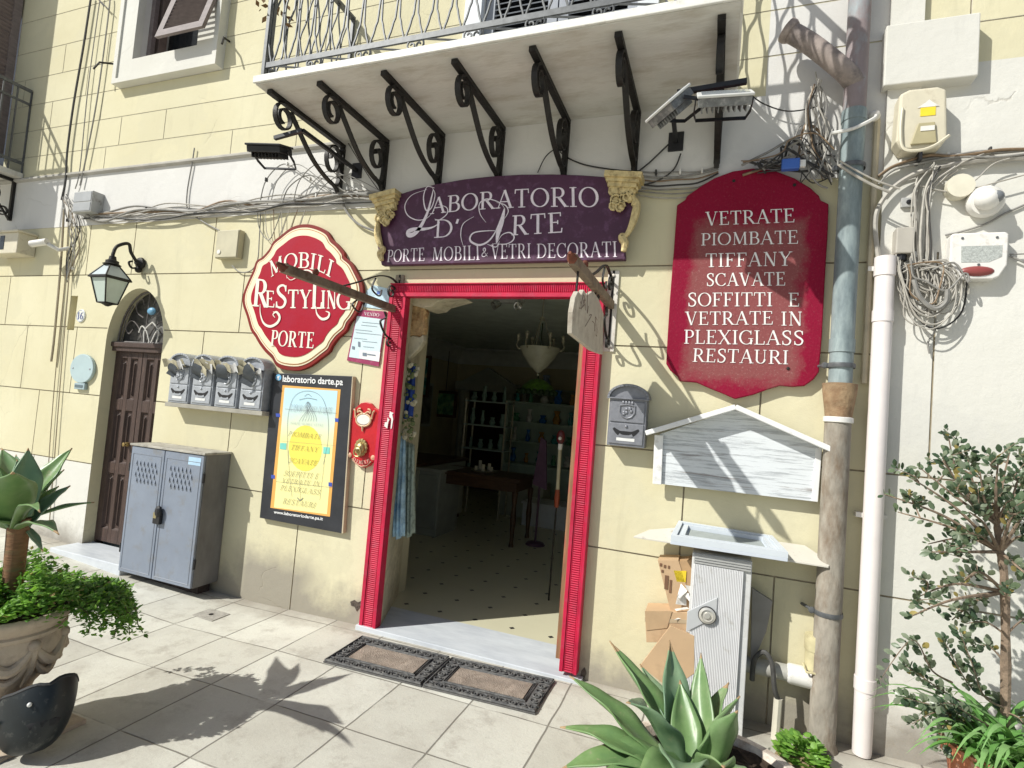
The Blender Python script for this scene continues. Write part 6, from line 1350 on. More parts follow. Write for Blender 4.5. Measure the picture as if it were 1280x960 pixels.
for k in range(22):
    a0 = rr.uniform(-18, 8); lo = rr.uniform(360, 412); l = rr.uniform(1116, 1140); r_ = rr.uniform(1165, 1212)
    P = [(l, 322+rr.uniform(-6, 10)), (l+3+a0*.3, 345), ((l+r_)/2-18, lo-12), ((l+r_)/2+8, lo), (r_-4, lo-22), (r_, 350+rr.uniform(-20, 20)), (r_-18, 328+rr.uniform(-5, 10)), (r_-45, 336+rr.uniform(-8, 8))]; runs.append((wp(P, -.07-.014*(k % 4)), rr.choice([.005, .006, .008])))
cable('hanging coil of pale spare cable on the pilaster', runs, CABW, 'cable bundle', 'cable_bundle')
cable('thick grey cable curled within the hanging coil', [(wp([(1142, 350), (1150, 372), (1168, 386), (1182, 378), (1184, 362)], -.12), .014), (wp([(1162, 388), (1170, 402), (1168, 415), (1160, 428), (1162, 442)], -.05), .007)], CABG)
cable('slanting grey wire from the dome camera to the right edge', [(wp([(1182, 294), (1200, 290), (1232, 280), (1256, 267), (1290, 252)], -.04), .007), (wp([(1262, 318), (1290, 317)], -.05), .006), (wp([(1262, 320), (1290, 332)], -.05), .007)], CABG)
cable('white wires sweeping from the tangle over to the right edge', [(wp([(1150, 232), (1190, 240), (1230, 232), (1290, 216)], -.08), .006), (wp([(1175, 228), (1200, 205), (1230, 192)], -.08), .006), (wp([(1180, 240), (1215, 228), (1240, 206), (1262, 198)], -.08), .005)], CABW)
cable('wire running from the balcony bracket foot down to the gilt capital', [(wp([(430, 170), (448, 200), (462, 222), (478, 244)], -.03), .006)], CABK)
# ================================================================ PLANTS
def leafmat(name, c, var=.25, rough=.5, tr=.15, vs=14):
    m = mat(name, c, rough, var=var, vs=vs, spec=.35); N, L = NN(m); p = N['Principled BSDF']; p.inputs['Subsurface Weight'].default_value = 0
    t = N.new('ShaderNodeBsdfTranslucent'); t.inputs[0].default_value = (c[0]*1.6, c[1]*1.7, c[2]*.9, 1); mx = N.new('ShaderNodeMixShader'); mx.inputs[0].default_value = tr
    L.new(p.outputs[0], mx.inputs[1]); L.new(t.outputs[0], mx.inputs[2]); L.new(mx.outputs[0], N['Material Output'].inputs[0]); return m
def agavemat(name, c1, c2):
    m = bpy.data.materials.new(name); m.use_nodes = True; N, L = NN(m); p = N['Principled BSDF']; p.inputs['Roughness'].default_value = .36; p.inputs['Specular IOR Level'].default_value = .45
    v = N.new('ShaderNodeTexCoord').outputs['Object']; c = mixc(N, L, ramp(N, L, noise(N, L, v, 5, 5), .35, .65), c1, c2)
    c = mixc(N, L, mth(N, L, 'MULTIPLY', ramp(N, L, noise(N, L, v, 20, 8, .78), .60, .66), .65), c, (.36, .34, .20)); c = mixc(N, L, mth(N, L, 'MULTIPLY', ramp(N, L, noise(N, L, v, 55, 6, .8), .62, .68), .5), c, (.07, .10, .05)); c = mixc(N, L, mth(N, L, 'MULTIPLY', ramp(N, L, noise(N, L, v, 2.5, 6, .7), .45, .65), .35), c, (.34, .40, .30))
    L.new(c, p.inputs['Base Color']); bumpn(N, L, p, noise(N, L, v, 30, 5), .06)
    t = N.new('ShaderNodeBsdfTranslucent'); t.inputs[0].default_value = (.20, .34, .06, 1); mx = N.new('ShaderNodeMixShader'); mx.inputs[0].default_value = .16
    L.new(p.outputs[0], mx.inputs[1]); L.new(t.outputs[0], mx.inputs[2]); L.new(mx.outputs[0], N['Material Output'].inputs[0]); return m
AG1 = agavemat('agave_green', (.14, .25, .10), (.23, .36, .13)); AG2 = agavemat('agave_blue_green', (.17, .28, .17), (.25, .37, .20))
TIP = mat('dry_leaf_tip', (.35, .24, .13), .8, var=.3, vs=30)
def agave_leaf(parent, base, tip, wid, lift=.12, fold=.35, m=None, twist=0.0, tipdry=True, roll=0):
    base = Vector(base); tip = Vector(tip); L_ = (tip-base).length; ctrl = (base+tip)/2+Vector((0, 0, lift*L_))
    ax = (tip-base).normalized(); side = ax.cross(Vector((0, 0, 1))); side = side.normalized() if side.length > .05 else Vector((1, 0, 0))
    side = Matrix.Rotation(roll, 3, ax) @ side
    n = 22; ph = (tip.x*37+tip.z*53) % 6.28; mb = MB(); prof = lambda t: (.44+.56*math.sin(min(1, t/.5)*math.pi/2)**1.1) if t < .5 else max(.012, math.cos((t-.5)*math.pi)**1.25)
    K = 7
    for i in range(n+1):
        t = i/n; c = base*(1-t)**2+ctrl*2*t*(1-t)+tip*t*t; tg = ((ctrl-base)*(1-t)+(tip-ctrl)*t).normalized()
        s = (side-tg*side.dot(tg)).normalized(); s = Matrix.Rotation(twist*t, 3, tg) @ s; nr = s.cross(tg).normalized(); 
        if nr.z < 0 and abs(roll) < .1: nr = -nr
        w = wid/2*prof(t)
        for k in range(K):
            u = k/(K-1)*2-1; wav = (.05*math.sin(t*9+u*3+ph)+.10*abs(u)**3*math.sin(t*17+ph*2+(3 if u > 0 else 0)))*w
            mb.v.append(tuple(c+s*(u*w)+nr*(fold*w*(abs(u)**1.6)-.06*w+wav)))
    for i in range(n):
        for k in range(K-1): mb.f.append((i*K+k, i*K+k+1, (i+1)*K+k+1, (i+1)*K+k)); mb.m.append(1 if i >= n-(2 if tipdry else 1) else 0)
    return mb.build('leaf', [m or AG1, TIP], parent, smooth=True, ang=180, solid=.006)
# ---- big agave in the foreground planter
ac = Vector((.0, -1.02, .22))
pl = thing('agave', 'big grey green agave in a planter at the bottom centre, before the grey post box', 'agave', ac)
def at(px, py, y): p = W(px, py, y); return p
LV = [  # tip px, tip y-plane, width, lift, fold, roll, material
    ((762, 801), -.80, .145, .02, .5, .2, AG1), ((712, 845), -.95, .15, .08, .35, 0, AG1), ((700, 909), -1.10, .15, .20, .3, 0, AG1), ((700, 962), -1.25, .17, .22, .3, 0, AG1),
    ((837, 800), -.72, .15, .0, .45, .5, AG2), ((876, 816), -.70, .12, -.02, .45, -.5, AG1), ((911, 853), -.72, .14, .12, .4, -.5, AG1),
    ((925, 870), -.95, .11, .10, .5, -.8, AG1), ((922, 888), -1.08, .115, .12, .5, -.6, AG1), ((783, 878), -1.22, .17, .30, .45, 0, AG2), ((735, 985), -1.35, .17, .25, .3, 0, AG1),
    ((800, 830), -.70, .13, .03, .5, .3, AG2), ((852, 985), -1.50, .17, .3, .4, 0, AG2), ((905, 960), -1.38, .13, .25, .4, 0, AG1), ((950, 985), -1.25, .13, .2, .4, 0, AG1), ((850, 850), -.80, .12, .0, .5, 0, AG1), ((790, 1000), -1.5, .16, .25, .4, 0, AG1)]
for i, ((tx, ty), y, w, lf, fo, ro, m) in enumerate(LV):
    a = i*2.4; b = ac+Vector((.05*math.cos(a), .05*math.sin(a), -.03+.02*math.sin(a*2))); agave_leaf(pl, b, at(tx, ty, y), w*1.02, lf, fo, m, .1*math.sin(i), i in (0, 4, 6), ro)
mb = MB(); mb.lathe([(.07, -.12), (.075, 0), (.05, .06), (0, .08)], ac-Vector((0, 0, .04)), 12); mb.build('heart', AG2, pl, smooth=True)
pc = Vector((.06, -.98, 0)); PR = .40
fp = thing('planter', 'large round whitewashed planter full of dark soil holding the big agave', 'planter', pc)
mb = MB(); mb.lathe([(.27, 0), (.30, .02), (PR-.02, .17), (PR, .21), (PR+.01, .222), (PR-.035, .228), (PR-.05, .20), (PR-.06, .16)], pc, 32); mb.build('pot', mat('chipped_whitewash', (.62, .56, .48), .9, var=.2, vs=9, dirt_or_shade=(.7, 14), dcol=(.30, .20, .14), bump=.5, bs=40), fp, smooth=True, ang=50)
mb = MB(); rr = random.Random(2); n = 26
for i in range(n+1):
    for k in range(24):
        r = (PR-.05)*i/n; a = k*2*math.pi/24+i*.2; mb.v.append((pc.x+r*math.cos(a), pc.y+r*math.sin(a), .195+rr.uniform(-.015, .02)))
for i in range(n):
    for k in range(24): mb.f.append((i*24+k, i*24+(k+1) % 24, (i+1)*24+(k+1) % 24, (i+1)*24+k)); mb.m.append(0)
mb.build('soil', SOIL, fp, smooth=True)
# small fleshy weed by the planter
def sprig_plant(root, c, n, rad, hgt, ls, m, rnd, name='foliage', droop=.2, asp=.5):
    mb = MB()
    for i in range(n):
        a = rnd.uniform(0, 6.283); r = rad*math.sqrt(rnd.random()); z = hgt*rnd.random()*(1-.5*(r/rad)**2)
        p = Vector(c)+Vector((r*math.cos(a), r*math.sin(a), z)); d = Vector((math.cos(a)+rnd.gauss(0, .6), math.sin(a)+rnd.gauss(0, .6), rnd.uniform(-droop, 1))).normalized(); l = ls*rnd.uniform(.6, 1.25)
        s = d.cross(Vector((0, 0, 1))).normalized()*l*asp*.5; nn = s.cross(d).normalized()*l*.08
        mb.add([p, p+d*l*.35+s-nn, p+d*l*.75+s*.8, p+d*l, p+d*l*.75-s*.8, p+d*l*.35-s-nn, p+d*l*.5+nn], [(0, 1, 6), (1, 2, 6), (2, 3, 6), (3, 4, 6), (4, 5, 6), (5, 0, 6)], rnd.choice((0, 0, 1)))
    return mb.build(name, m, root, smooth=True, ang=180)
LG = leafmat('light_leaf', (.21, .39, .07), tr=.3); LG2 = leafmat('mid_leaf', (.13, .27, .05), tr=.3); LD = leafmat('dark_leaf', (.035, .085, .028)); LG3 = leafmat('deep_leaf', (.08, .18, .035), tr=.25)
q = G(1003, 948, .03); wd_ = thing('weed', 'low clump of light green weed on the ground by the foot of the rusty pipe', 'weed', q)
sprig_plant(wd_, q+Vector((-.01, -.05, .0)), 260, .10, .13, .045, [LG, LG2], random.Random(1), asp=.8)
mb = MB(); mb.lathe([(.02, .0), (.11, .0), (.12, .02), (.06, .05), (0, .055)], q+Vector((-.01, -.06, -.01)), 14); mb.build('soil_clump', mat('dry_earth', (.26, .19, .11), .95, var=.4, vs=30, bump=.8), wd_, smooth=True)
# little dry sprouts at the wall foot
for k, (px, py, lab) in enumerate(((1118, 925, 'tiny dry sprout at the wall foot right of the white drainpipe'),)):
    q = G(px, py, .03); t = thing('dry_sprout', lab, 'weed', q); mb = MB(); rr = random.Random(k)
    for i in range(7): mb.tube([q, q+Vector((rr.uniform(-.03, .03), rr.uniform(-.03, .0), .04)), q+Vector((rr.uniform(-.06, .06), rr.uniform(-.04, .0), rr.uniform(.06, .10)))], .002, 4)
    mb.build('stem', mat('dry_stem', (.30, .22, .13), .9), t)
# ---- urn with agave on a trunk
uc = Vector((-2.90, -1.81, 0)); 
ur = thing('stone_urn', 'carved stone urn on a foot with draped garlands at the left edge of the pavement', 'urn', uc)
RIM = .73
prof = [(.17, .012), (.17, .04), (.14, .06), (.12, .10), (.132, .15), (.114, .185), (.125, .215), (.165, .265), (.198, .33), (.214, .40), (.206, .452), (.216, .458), (.218, .472), (.208, .48), (.222, .50), (.245, .525), (.248, .545), (.238, .555), (.215, .55), (.205, .50)]
mb = MB(); mb.lathe(prof, uc, 40); mb.build('bowl', STONE, ur, smooth=True, ang=55)
mb = MB()
for k in range(8):
    a0 = k*math.pi/4; r = .198
    P = [Vector((uc.x+(r+.012)*math.cos(a0+t*math.pi/4), uc.y+(r+.012)*math.sin(a0+t*math.pi/4), .425-.085*math.sin(t*math.pi))) for t in [i/10 for i in range(11)]]
    mb.tube(P, [.010+.014*math.sin(i/10*math.pi) for i in range(11)], 8); P2 = [p+(uc-p).normalized()*.01-Vector((0, 0, .045)) for p in P]; P2 = [Vector((uc.x+(p.x-uc.x)*.965, uc.y+(p.y-uc.y)*.965, p.z)) for p in P2]; mb.tube(P2, [.006+.010*math.sin(i/10*math.pi) for i in range(11)], 7)
    mb.ball((uc.x+.21*math.cos(a0), uc.y+.21*math.sin(a0), .425), .026, 9); mb.tube([(uc.x+.212*math.cos(a0), uc.y+.212*math.sin(a0), .41), (uc.x+.20*math.cos(a0), uc.y+.20*math.sin(a0), .32), (uc.x+.155*math.cos(a0), uc.y+.155*math.sin(a0), .24)], [.018, .014, .006], 7)
mb.build('garland', STONE, ur, smooth=True)
mb = MB(); mb.lathe([(0, .535), (.215, .53)], uc, 24); mb.build('soil', SOIL, ur)
mb = MB(); mb.box((uc.x-.24, uc.y-.24, -.03), (uc.x+.24, uc.y+.24, .012)); mb.build('plinth', STONE, ur, bevel=.006)
a2 = thing('agave', 'agave rosette on a bare brown trunk growing out of the stone urn', 'agave', uc+Vector((0, 0, .53)))
mb = MB(); mb.tube(catmull([uc+Vector((0, 0, .68)), uc+Vector((.01, 0, .80)), uc+Vector((.0, .0, .93))], 5), [.055]*4+[.05]*7, 12) if False else mb.tube([uc+Vector((0, 0, .52)), uc+Vector((.008, 0, .68)), uc+Vector((.004, 0, .82)), uc+Vector((0, 0, .94))], [.040, .038, .040, .042], 14)
mb.build('trunk', mat('ringed_trunk', (.22, .115, .06), .85, var=.35, vs=18, stretch=(1, 1, 5), dirt_or_shade=(.4, 9), dcol=(.12, .14, .07), bump=.4, bs=40), a2, smooth=True)
rc = uc+Vector((0, 0, .95))
LV2 = [(W(35, 560, -1.78), .13, .0, .4, 0), (W(90, 560, -1.62), .12, .05, .5, .2), (W(68, 590, -1.55), .10, .06, .4, 0), (W(88, 607, -1.62), .09, .12, .45, 0), (W(118, 628, -1.55), .05, .14, .4, 0), (W(74, 668, -1.92), .085, .16, .3, 0), (W(54, 690, -1.80), .04, .10, .3, 0),
       (W(16, 590, -2.02), .19, .10, .30, 0), (W(2, 560, -1.7), .13, .02, .4, 0), (W(20, 568, -1.6), .11, .02, .4, 0), (W(50, 640, -2.05), .06, .2, .3, 0)]
for k, (az, el, l) in enumerate(((150, 35, .30), (180, 20, .30), (205, 40, .32), (230, 15, .30), (250, 30, .30), (275, 10, .27), (120, 25, .28), (165, 60, .30), (215, 65, .30), (100, 50, .28))):
    LV2.append((rc+Vector((l*math.cos(R_(az))*math.cos(R_(el)), l*math.sin(R_(az))*math.cos(R_(el)), l*math.sin(R_(el))-.02)), .065, .10, .35, 0))
for i, (tp_, w, lf, fo, ro) in enumerate(LV2):
    a = i*2.4; agave_leaf(a2, rc+Vector((.03*math.cos(a), .03*math.sin(a), -.05+.05*(lf < .08))), tp_, w*.86, lf, fo, AG1 if i % 3 else AG2, .08*math.sin(i*2), i in (3, 5, 6), ro)
# ground cover spilling from the urn
rr = random.Random(12)
gc_ = thing('trailing_plant', 'bright green small leaved plant filling the urn and spilling over its rim', 'plant', uc+Vector((0, 0, .54)))
mb = MB()
def leafquad(mb, p, d, l, asp, m, up=Vector((0, 0, 1))):
    s = d.cross(up); s = s.normalized()*l*asp*.5 if s.length > .01 else Vector((1, 0, 0))*l*asp*.5; nn = s.cross(d).normalized()*l*.1
    mb.add([p, p+d*l*.4+s, p+d*l, p+d*l*.4-s, p+d*l*.45+nn], [(0, 1, 4), (1, 2, 4), (2, 3, 4), (3, 0, 4)], m)
for i in range(6000):
    a = rr.uniform(0, 6.283); r = (.27+.07*max(0, math.cos(a-1.0))*1.7)*math.sqrt(rr.random()); hmp = .045*math.sin(a*3+1)+.04*math.sin(a*5+r*9)
    z = .55+(.12+hmp)*math.sqrt(max(0, 1-(r/.42)**2))*rr.uniform(.35, 1.15)
    if r > .24: z -= (r-.24)*(.25+1.1*max(0, math.cos(a-1.0)))*rr.random()
    elif r > .2: z = max(z, .56)
    p = uc+Vector((r*math.cos(a), r*math.sin(a), z)); d = Vector((rr.gauss(0, 1)+math.cos(a)*.5, rr.gauss(0, 1)+math.sin(a)*.5, rr.uniform(-.2, 1.0))).normalized(); leafquad(mb, p, d, rr.uniform(.012, .038), rr.uniform(.55, 1.0), 4 if rr.random() < .03 else rr.choice((0, 0, 1, 1, 3)))
dirR = Vector((1, .35, 0)).normalized()
for k in range(30):   # trailing stems on the right of the urn
    a = rr.gauss(1.0, .36); o = uc+Vector((.28*math.cos(a), .28*math.sin(a), .57)); ln_ = rr.uniform(.12, .30); out_ = Vector((math.cos(a), math.sin(a), 0))
    pts = []
    for j in range(12):
        t = j/11; pts.append(o+out_*(.30*ln_/.3*math.sin(t*1.5))*.8+Vector((rr.gauss(0, .008), rr.gauss(0, .008), .05*math.sin(t*2.2)-ln_*.85*t*t)))
    mb.tube(pts, .0022, 4, 2)
    for p in pts:
        for _ in range(9):
            d = Vector((rr.gauss(0, 1), rr.gauss(0, 1), rr.gauss(-.1, .7))).normalized(); leafquad(mb, p+d*.01, d, rr.uniform(.015, .032), .8, rr.choice((0, 1, 1, 3)))
mb.build('foliage', [LG, LG2, mat('thin_stem', (.10, .10, .04), .7), LG3, leafmat('dry_yellow_leaf', (.38, .30, .12))], gc_)
# ---- shrub in a terracotta pot at the right edge
tp = Vector((1.32, -.40, .03)); tp = G(1232, 985, .0); tp = Vector((1.20, -.40, .0))
tpot = thing('terracotta_pot', 'terracotta pot holding the shrub at the right edge of the pavement', 'flower pot', tp)
mb = MB(); mb.lathe([(.12, 0), (.14, .02), (.18, .29), (.20, .29), (.205, .35), (.185, .355), (.17, .33), (.16, .31), (0, .305)], tp, 28); mb.build('pot', TERRA, tpot, smooth=True, ang=40)
mb = MB(); mb.lathe([(0, .325), (.168, .32)], tp, 20); mb.build('soil', SOIL, tpot)
sh = thing('shrub', 'leggy shrub with small dark oval leaves against the pale pilaster', 'shrub', tp+Vector((0, 0, .32)))
rr = random.Random(31); BARK = mat('brown_bark', (.24, .175, .125), .9, var=.4, vs=18, dirt_or_shade=(.5, 20), dcol=(.10, .08, .06), bump=.6, bs=50)
mb = MB(); lf = MB()
S0 = tp+Vector((.0, 0, .30)); yS = -.40
trunk = catmull([S0, S0+Vector((.02, .01, .2)), W(1256, 735, yS), W(1250, 690, yS), W(1246, 655, yS)], 5); mb.tube(trunk, [.022-.010*i/(len(trunk)-1)+.002*math.sin(i*2.1) for i in range(len(trunk))], 8)
def twig(pts, r, dens, ls=.042, from_=.35):
    C = catmull(pts, 7); n = len(C); mb.tube(C, [r*(1-.75*i/(n-1)) for i in range(n)], 5)
    for i, c in enumerate(C):
        t = i/(n-1)
        if t < from_: continue
        tg = (C[min(i+1, n-1)]-C[max(i-1, 0)]).normalized()
        for _ in range(dens):
            a = rr.uniform(0, 6.283); u = tg.orthogonal().normalized(); w = tg.cross(u); d = (tg*.55+(u*math.cos(a)+w*math.sin(a))*.8+Vector((0, -.15, .25))).normalized(); l = ls*rr.uniform(.5, 1.3); p = c+d*.008
            s = d.cross(Vector((rr.gauss(0, .3), -1, rr.gauss(.6, .3)))); s = s.normalized()*l*.29; nn = s.cross(d).normalized()*l*.06
            lf.add([p, p+d*l*.28+s*.8, p+d*l*.62+s, p+d*l*.92+s*.45, p+d*l, p+d*l*.92-s*.45, p+d*l*.62-s, p+d*l*.28-s*.8, p+d*l*.5+nn], [(k, (k+1) % 8, 8) for k in range(8)], rr.choice((0, 0, 0, 1, 1, 2, 2, 3) if rr.random() < .35 else (0, 1, 2)))
T1, T2, T3 = W(1250, 690, yS), W(1246, 655, yS), W(1255, 740, yS)
ends = [((1186, 548), (1200, 600), T2, .02), ((1178, 572), (1205, 615), T2, -.12), ((1140, 598), (1195, 635), T1, -.05), ((1106, 618), (1180, 645), T1, -.1), ((1122, 640), (1190, 660), T1, .05), ((1150, 585), (1200, 625), T2, .1), ((1210, 575), (1222, 620), T2, .0), ((1225, 590), (1232, 630), T2, -.15), ((1262, 566), (1252, 610), T2, .06), ((1248, 575), (1245, 615), T2, -.1), ((1275, 590), (1262, 630), T2, 0.), ((1290, 570), (1270, 620), T2, .1), ((1300, 615), (1275, 650), T1, -.1),
        ((1165, 690), (1200, 690), T1, -.16), ((1150, 745), (1195, 730), T3, -.12), ((1140, 770), (1190, 750), T3, -.18), ((1160, 680), (1210, 672), T1, .08), ((1200, 730), (1225, 715), T3, -.2), ((1190, 775), (1222, 750), T3, .05), ((1285, 720), (1268, 705), T1, -.14), ((1290, 670), (1270, 672), T1, 0), ((1195, 610), (1225, 640), T2, -.2), ((1235, 605), (1242, 635), T2, .16), ((1212, 640), (1230, 655), T1, -.18), ((1275, 640), (1262, 652), T1, -.2)]
for (ex, ey), (mx_, my), T, dy in ends:
    e = W(ex, ey, yS+dy); m_ = W(mx_, my, yS+dy*.6); twig([T, m_, e], .009, 2, .036)
    for _ in range(1):
        t = rr.uniform(.45, .85); b = m_*(1-t)+e*t; twig([b, b+Vector((rr.uniform(-.05, .05), rr.uniform(-.05, .05), rr.uniform(.0, .06))), b+Vector((rr.uniform(-.10, .08), rr.uniform(-.08, .08), rr.uniform(.02, .13)))], .004, 2, .031, .2)
low = [((1100, 850), (1140, 800), (1165, 838)), ((1132, 832), (1158, 850), (1185, 868)), ((1130, 872), (1160, 880), (1195, 890)), ((1140, 905), (1170, 890), (1195, 895)), ((1175, 935), (1180, 905), (1200, 900)), ((1180, 800), (1195, 830), (1215, 860)), ((1200, 790), (1215, 830), (1230, 870)), ((1175, 880), (1190, 880), (1215, 895))]
for (ax, ay), (bx_, by), (cx_, cy_) in low: twig([W(cx_+25, cy_+15, yS), W(cx_, cy_, yS-.08), W(bx_, by, yS-.14), W(ax, ay, yS-.16)], .005, 4, .034, .3)
LS = [leafmat('shrub_leaf', (.125, .17, .10), rough=.36, tr=.18), leafmat('shrub_leaf_grey', (.19, .225, .155), rough=.32, tr=.18), leafmat('shrub_leaf_deep', (.05, .085, .045), rough=.36, tr=.1), leafmat('yellowed_leaf', (.30, .24, .08), rough=.5, tr=.2)]
for k in range(14):
    b = trunk[rr.randrange(3, len(trunk))]; e = b+Vector((rr.uniform(-.22, .16), rr.uniform(-.15, .12), rr.uniform(-.05, .16))); twig([b, (b+e)/2+Vector((0, 0, .03)), e], .005, 3, .034, .3)
mb.build('branches', BARK, sh, smooth=True); lf.build('leaves', LS, sh, smooth=True, ang=180)
# strap-leaved plant at the corner
sp_c = Vector((1.19, -.49, .08)); st_ = thing('strap_leaf_plant', 'clump of arching bright green strap leaves in the front of the terracotta pot', 'plant', sp_c); mb = MB(); rr = random.Random(6)
for i in range(140):
    a = rr.uniform(0, 6.283); l = rr.uniform(.22, .56); b = sp_c+Vector((rr.gauss(-.03, .07), rr.gauss(0, .05), .25)); d = Vector((math.cos(a), math.sin(a), 0)); s = Vector((-d.y, d.x, 0))*rr.uniform(.008, .016); up_ = rr.uniform(.5, 1.0); b0_ = len(mb.v)
    for k in range(9):
        t = k/8; c = b+d*(l*.75*t)+Vector((0, 0, l*(up_*1.5*t-1.25*up_*t*t))); w = s*(1-.15*t if t < .6 else (1-t)*2.2); mb.v += [tuple(c-w), tuple(c+w)]
    for k in range(8): mb.f.append((b0_+2*k, b0_+2*k+1, b0_+2*k+3, b0_+2*k+2)); mb.m.append(i % 2)
mb.build('leaves', [leafmat('strap_leaf', (.13, .29, .075), tr=.2), leafmat('strap_leaf_pale', (.20, .36, .13), tr=.2)], st_, smooth=True, ang=180)


# ================================================================ DOORMATS
DUSTR = mat('dusty_rubber', (.085, .085, .085), .75, var=.4, vs=40, dirt_or_shade=(.6, 30), dcol=(.22, .21, .19))
CX = crop(380, 740, .3125)
def onG(P, z): return [G(*p, z) for p in CX(P)]
COIR = mat('sandy_coir', (.33, .27, .22), .98, var=.3, vs=12, dirt_or_shade=(.5, 30), dcol=(.22, .17, .13), bump=1.0, bs=160)
qa = onG([(232, 168), (585, 255), (468, 367), (78, 265)], .03); qb = onG([(590, 257), (1005, 350), (925, 482), (474, 368)], .03)
for q, lab in ((qa, 'rubber scroll edged doormat with coir centre, the one nearer the red diamond sign'), (qb, 'rubber scroll edged doormat with coir centre, the one nearer the big agave')):
    q = [Vector((p.x, p.y, gz(p.x))) for p in q]; t = thing('doormat', lab, 'doormat', sum(q, Vector())/4, 'doormats before the threshold')
    def L2(u, v, z=0): return (q[3]*(1-u)+q[2]*u)*(1-v)+(q[0]*(1-u)+q[1]*u)*v+Vector((0, 0, z))
    mb = MB(); mb.hexa([L2(0, 0, .003), L2(1, 0, .003), L2(1, 1, .003), L2(0, 1, .003)], (0, 0, .007)); mb.build('rubber_base', mat('dusty_rubber_base', (.13, .125, .12), .9, var=.3, vs=30), t)
    mb = MB(); wx_, wy = (q[2]-q[3]).length, (q[0]-q[3]).length; bw = .085
    for e in (.0, 1.):
        pass
    def rect(i, z, r):
        u, v = i/wx_, i/wy; P = [L2(u, v, z), L2(1-u, v, z), L2(1-u, 1-v, z), L2(u, 1-v, z)]; mb.tube(P+[P[0]], r, 5)
    rect(.008, .016, .008); rect(bw, .015, .006); rect(bw+.012, .014, .004)
    def ring(c, r, f): mb.tube([c+Vector((r*math.cos(f*(a*.55)+.4)*(1-a/22), r*math.sin(f*(a*.55)+.4)*(1-a/22), .015)) for a in range(17)], .0055, 5)
    nx = int(wx_/.052); ny = int((wy-2*bw)/.052)
    for k in range(nx):
        for v in (bw*.5/wy, 1-bw*.5/wy): ring(L2((k+.5)/nx, v, 0), .030, 1 if k % 2 else -1)
    for k in range(ny):
        for u in (bw*.5/wx_, 1-bw*.5/wx_): ring(L2(u, (bw+(k+.5)*(wy-2*bw)/ny)/wy, 0), .030, 1 if k % 2 else -1)
    mb.build('rubber_scrollwork', DUSTR, t, smooth=True)
    u, v = (bw+.02)/wx_, (bw+.02)/wy; mb = MB(); mb.hexa([L2(u, v, .0101), L2(1-u, v, .0101), L2(1-u, 1-v, .0101), L2(u, 1-v, .0101)], (0, 0, .006)); mb.build('coir_panel', COIR, t)

# ================================================================ BLACK HELMET on the ground by the urn
hc = G(42, 925, .0); hc = Vector((-2.56, -1.85, .015)); he = thing('helmet', 'black open helmet with white snap studs lying on the pavement before the urn', 'helmet', hc)
def shell(mb, c, ax_, ay_, hfun, yaw, n=40, k=12):
    for i in range(k+1):
        for j in range(n):
            a = 2*math.pi*j/n; h = hfun(a); t = i/k; s = math.sin(min(1, t*1.0)*math.pi/2)**.62; x = ax_*s*math.copysign(abs(math.cos(a))**.85, math.cos(a)); y = ay_*s*math.copysign(abs(math.sin(a))**.85, math.sin(a)); z = h*(1-math.cos(t*math.pi/2))**.85 if t > 0 else 0
            y *= 1-.08*t; mb.v.append((c.x+x*math.cos(yaw)-y*math.sin(yaw), c.y+x*math.sin(yaw)+y*math.cos(yaw), c.z+z))
    for i in range(k):
        for j in range(n): mb.f.append((i*n+j, i*n+(j+1) % n, (i+1)*n+(j+1) % n, (i+1)*n+j)); mb.m.append(0)
def hrim(a):   # a=0 back of the shell, pi = open face
    c = math.cos(a); k = 1/(1+math.exp(-(c+.55)*14))
    return .165+.06*k+.03*max(0, c)-.018*math.exp(-((abs(a % 6.283-3.1416)-2.5)/.25)**2)
hy = .25
mb = MB(); shell(mb, hc, .140, .112, hrim, hy); o = mb.build('shell', mat('black_helmet', (.014, .018, .020), .38, var=.2, vs=14, dirt_or_shade=(.2, 20), dcol=(.10, .10, .09)), he, smooth=True, ang=70, solid=.014)
mb = MB(); P = []
for j in range(41):
    a = 2*math.pi*j/40; x = .140*math.copysign(abs(math.cos(a))**.85, math.cos(a)); y = .112*.92*math.copysign(abs(math.sin(a))**.85, math.sin(a)); P.append(Vector((hc.x+x*math.cos(hy)-y*math.sin(hy), hc.y+x*math.sin(hy)+y*math.cos(hy), hc.z+hrim(a))))
mb.tube(P, .010, 6); mb.build('edge_trim', BLACKR, he, smooth=True)
mb = MB(); shell(mb, hc+Vector((0, 0, .02)), .122, .094, lambda a: hrim(a)*.85, hy, 30, 8); mb.build('lining', mat('dark_lining', (.02, .018, .017), .95, var=.3, vs=30), he, smooth=True, ang=70)
mb = MB()
for a, f in ((-1.1, .72), (-1.95, .60)):
    x = .142*math.copysign(abs(math.cos(a))**.85, math.cos(a)); y = .115*math.copysign(abs(math.sin(a))**.85, math.sin(a)); p = Vector((hc.x+x*math.cos(hy)-y*math.sin(hy), hc.y+x*math.sin(hy)+y*math.cos(hy), hc.z+hrim(a)*f)); mb.ball(p, .009, 8)
mb.build('snap_stud', mat('white_stud', (.7, .7, .68), .3), he, smooth=True)
for s_ in (-1, 1):
    mb = MB(); c_ = hc+Vector((-.03*math.cos(hy)-s_*.062*math.sin(hy), -.03*math.sin(hy)+s_*.062*math.cos(hy), .15)); mb.ball(c_, .062, 12, 0, (1.35, .55, .95)); mb.build('cheek_pad', mat('black_padding', (.03, .03, .032), .9, var=.3, vs=40, bump=.4, bs=120), he, smooth=True)
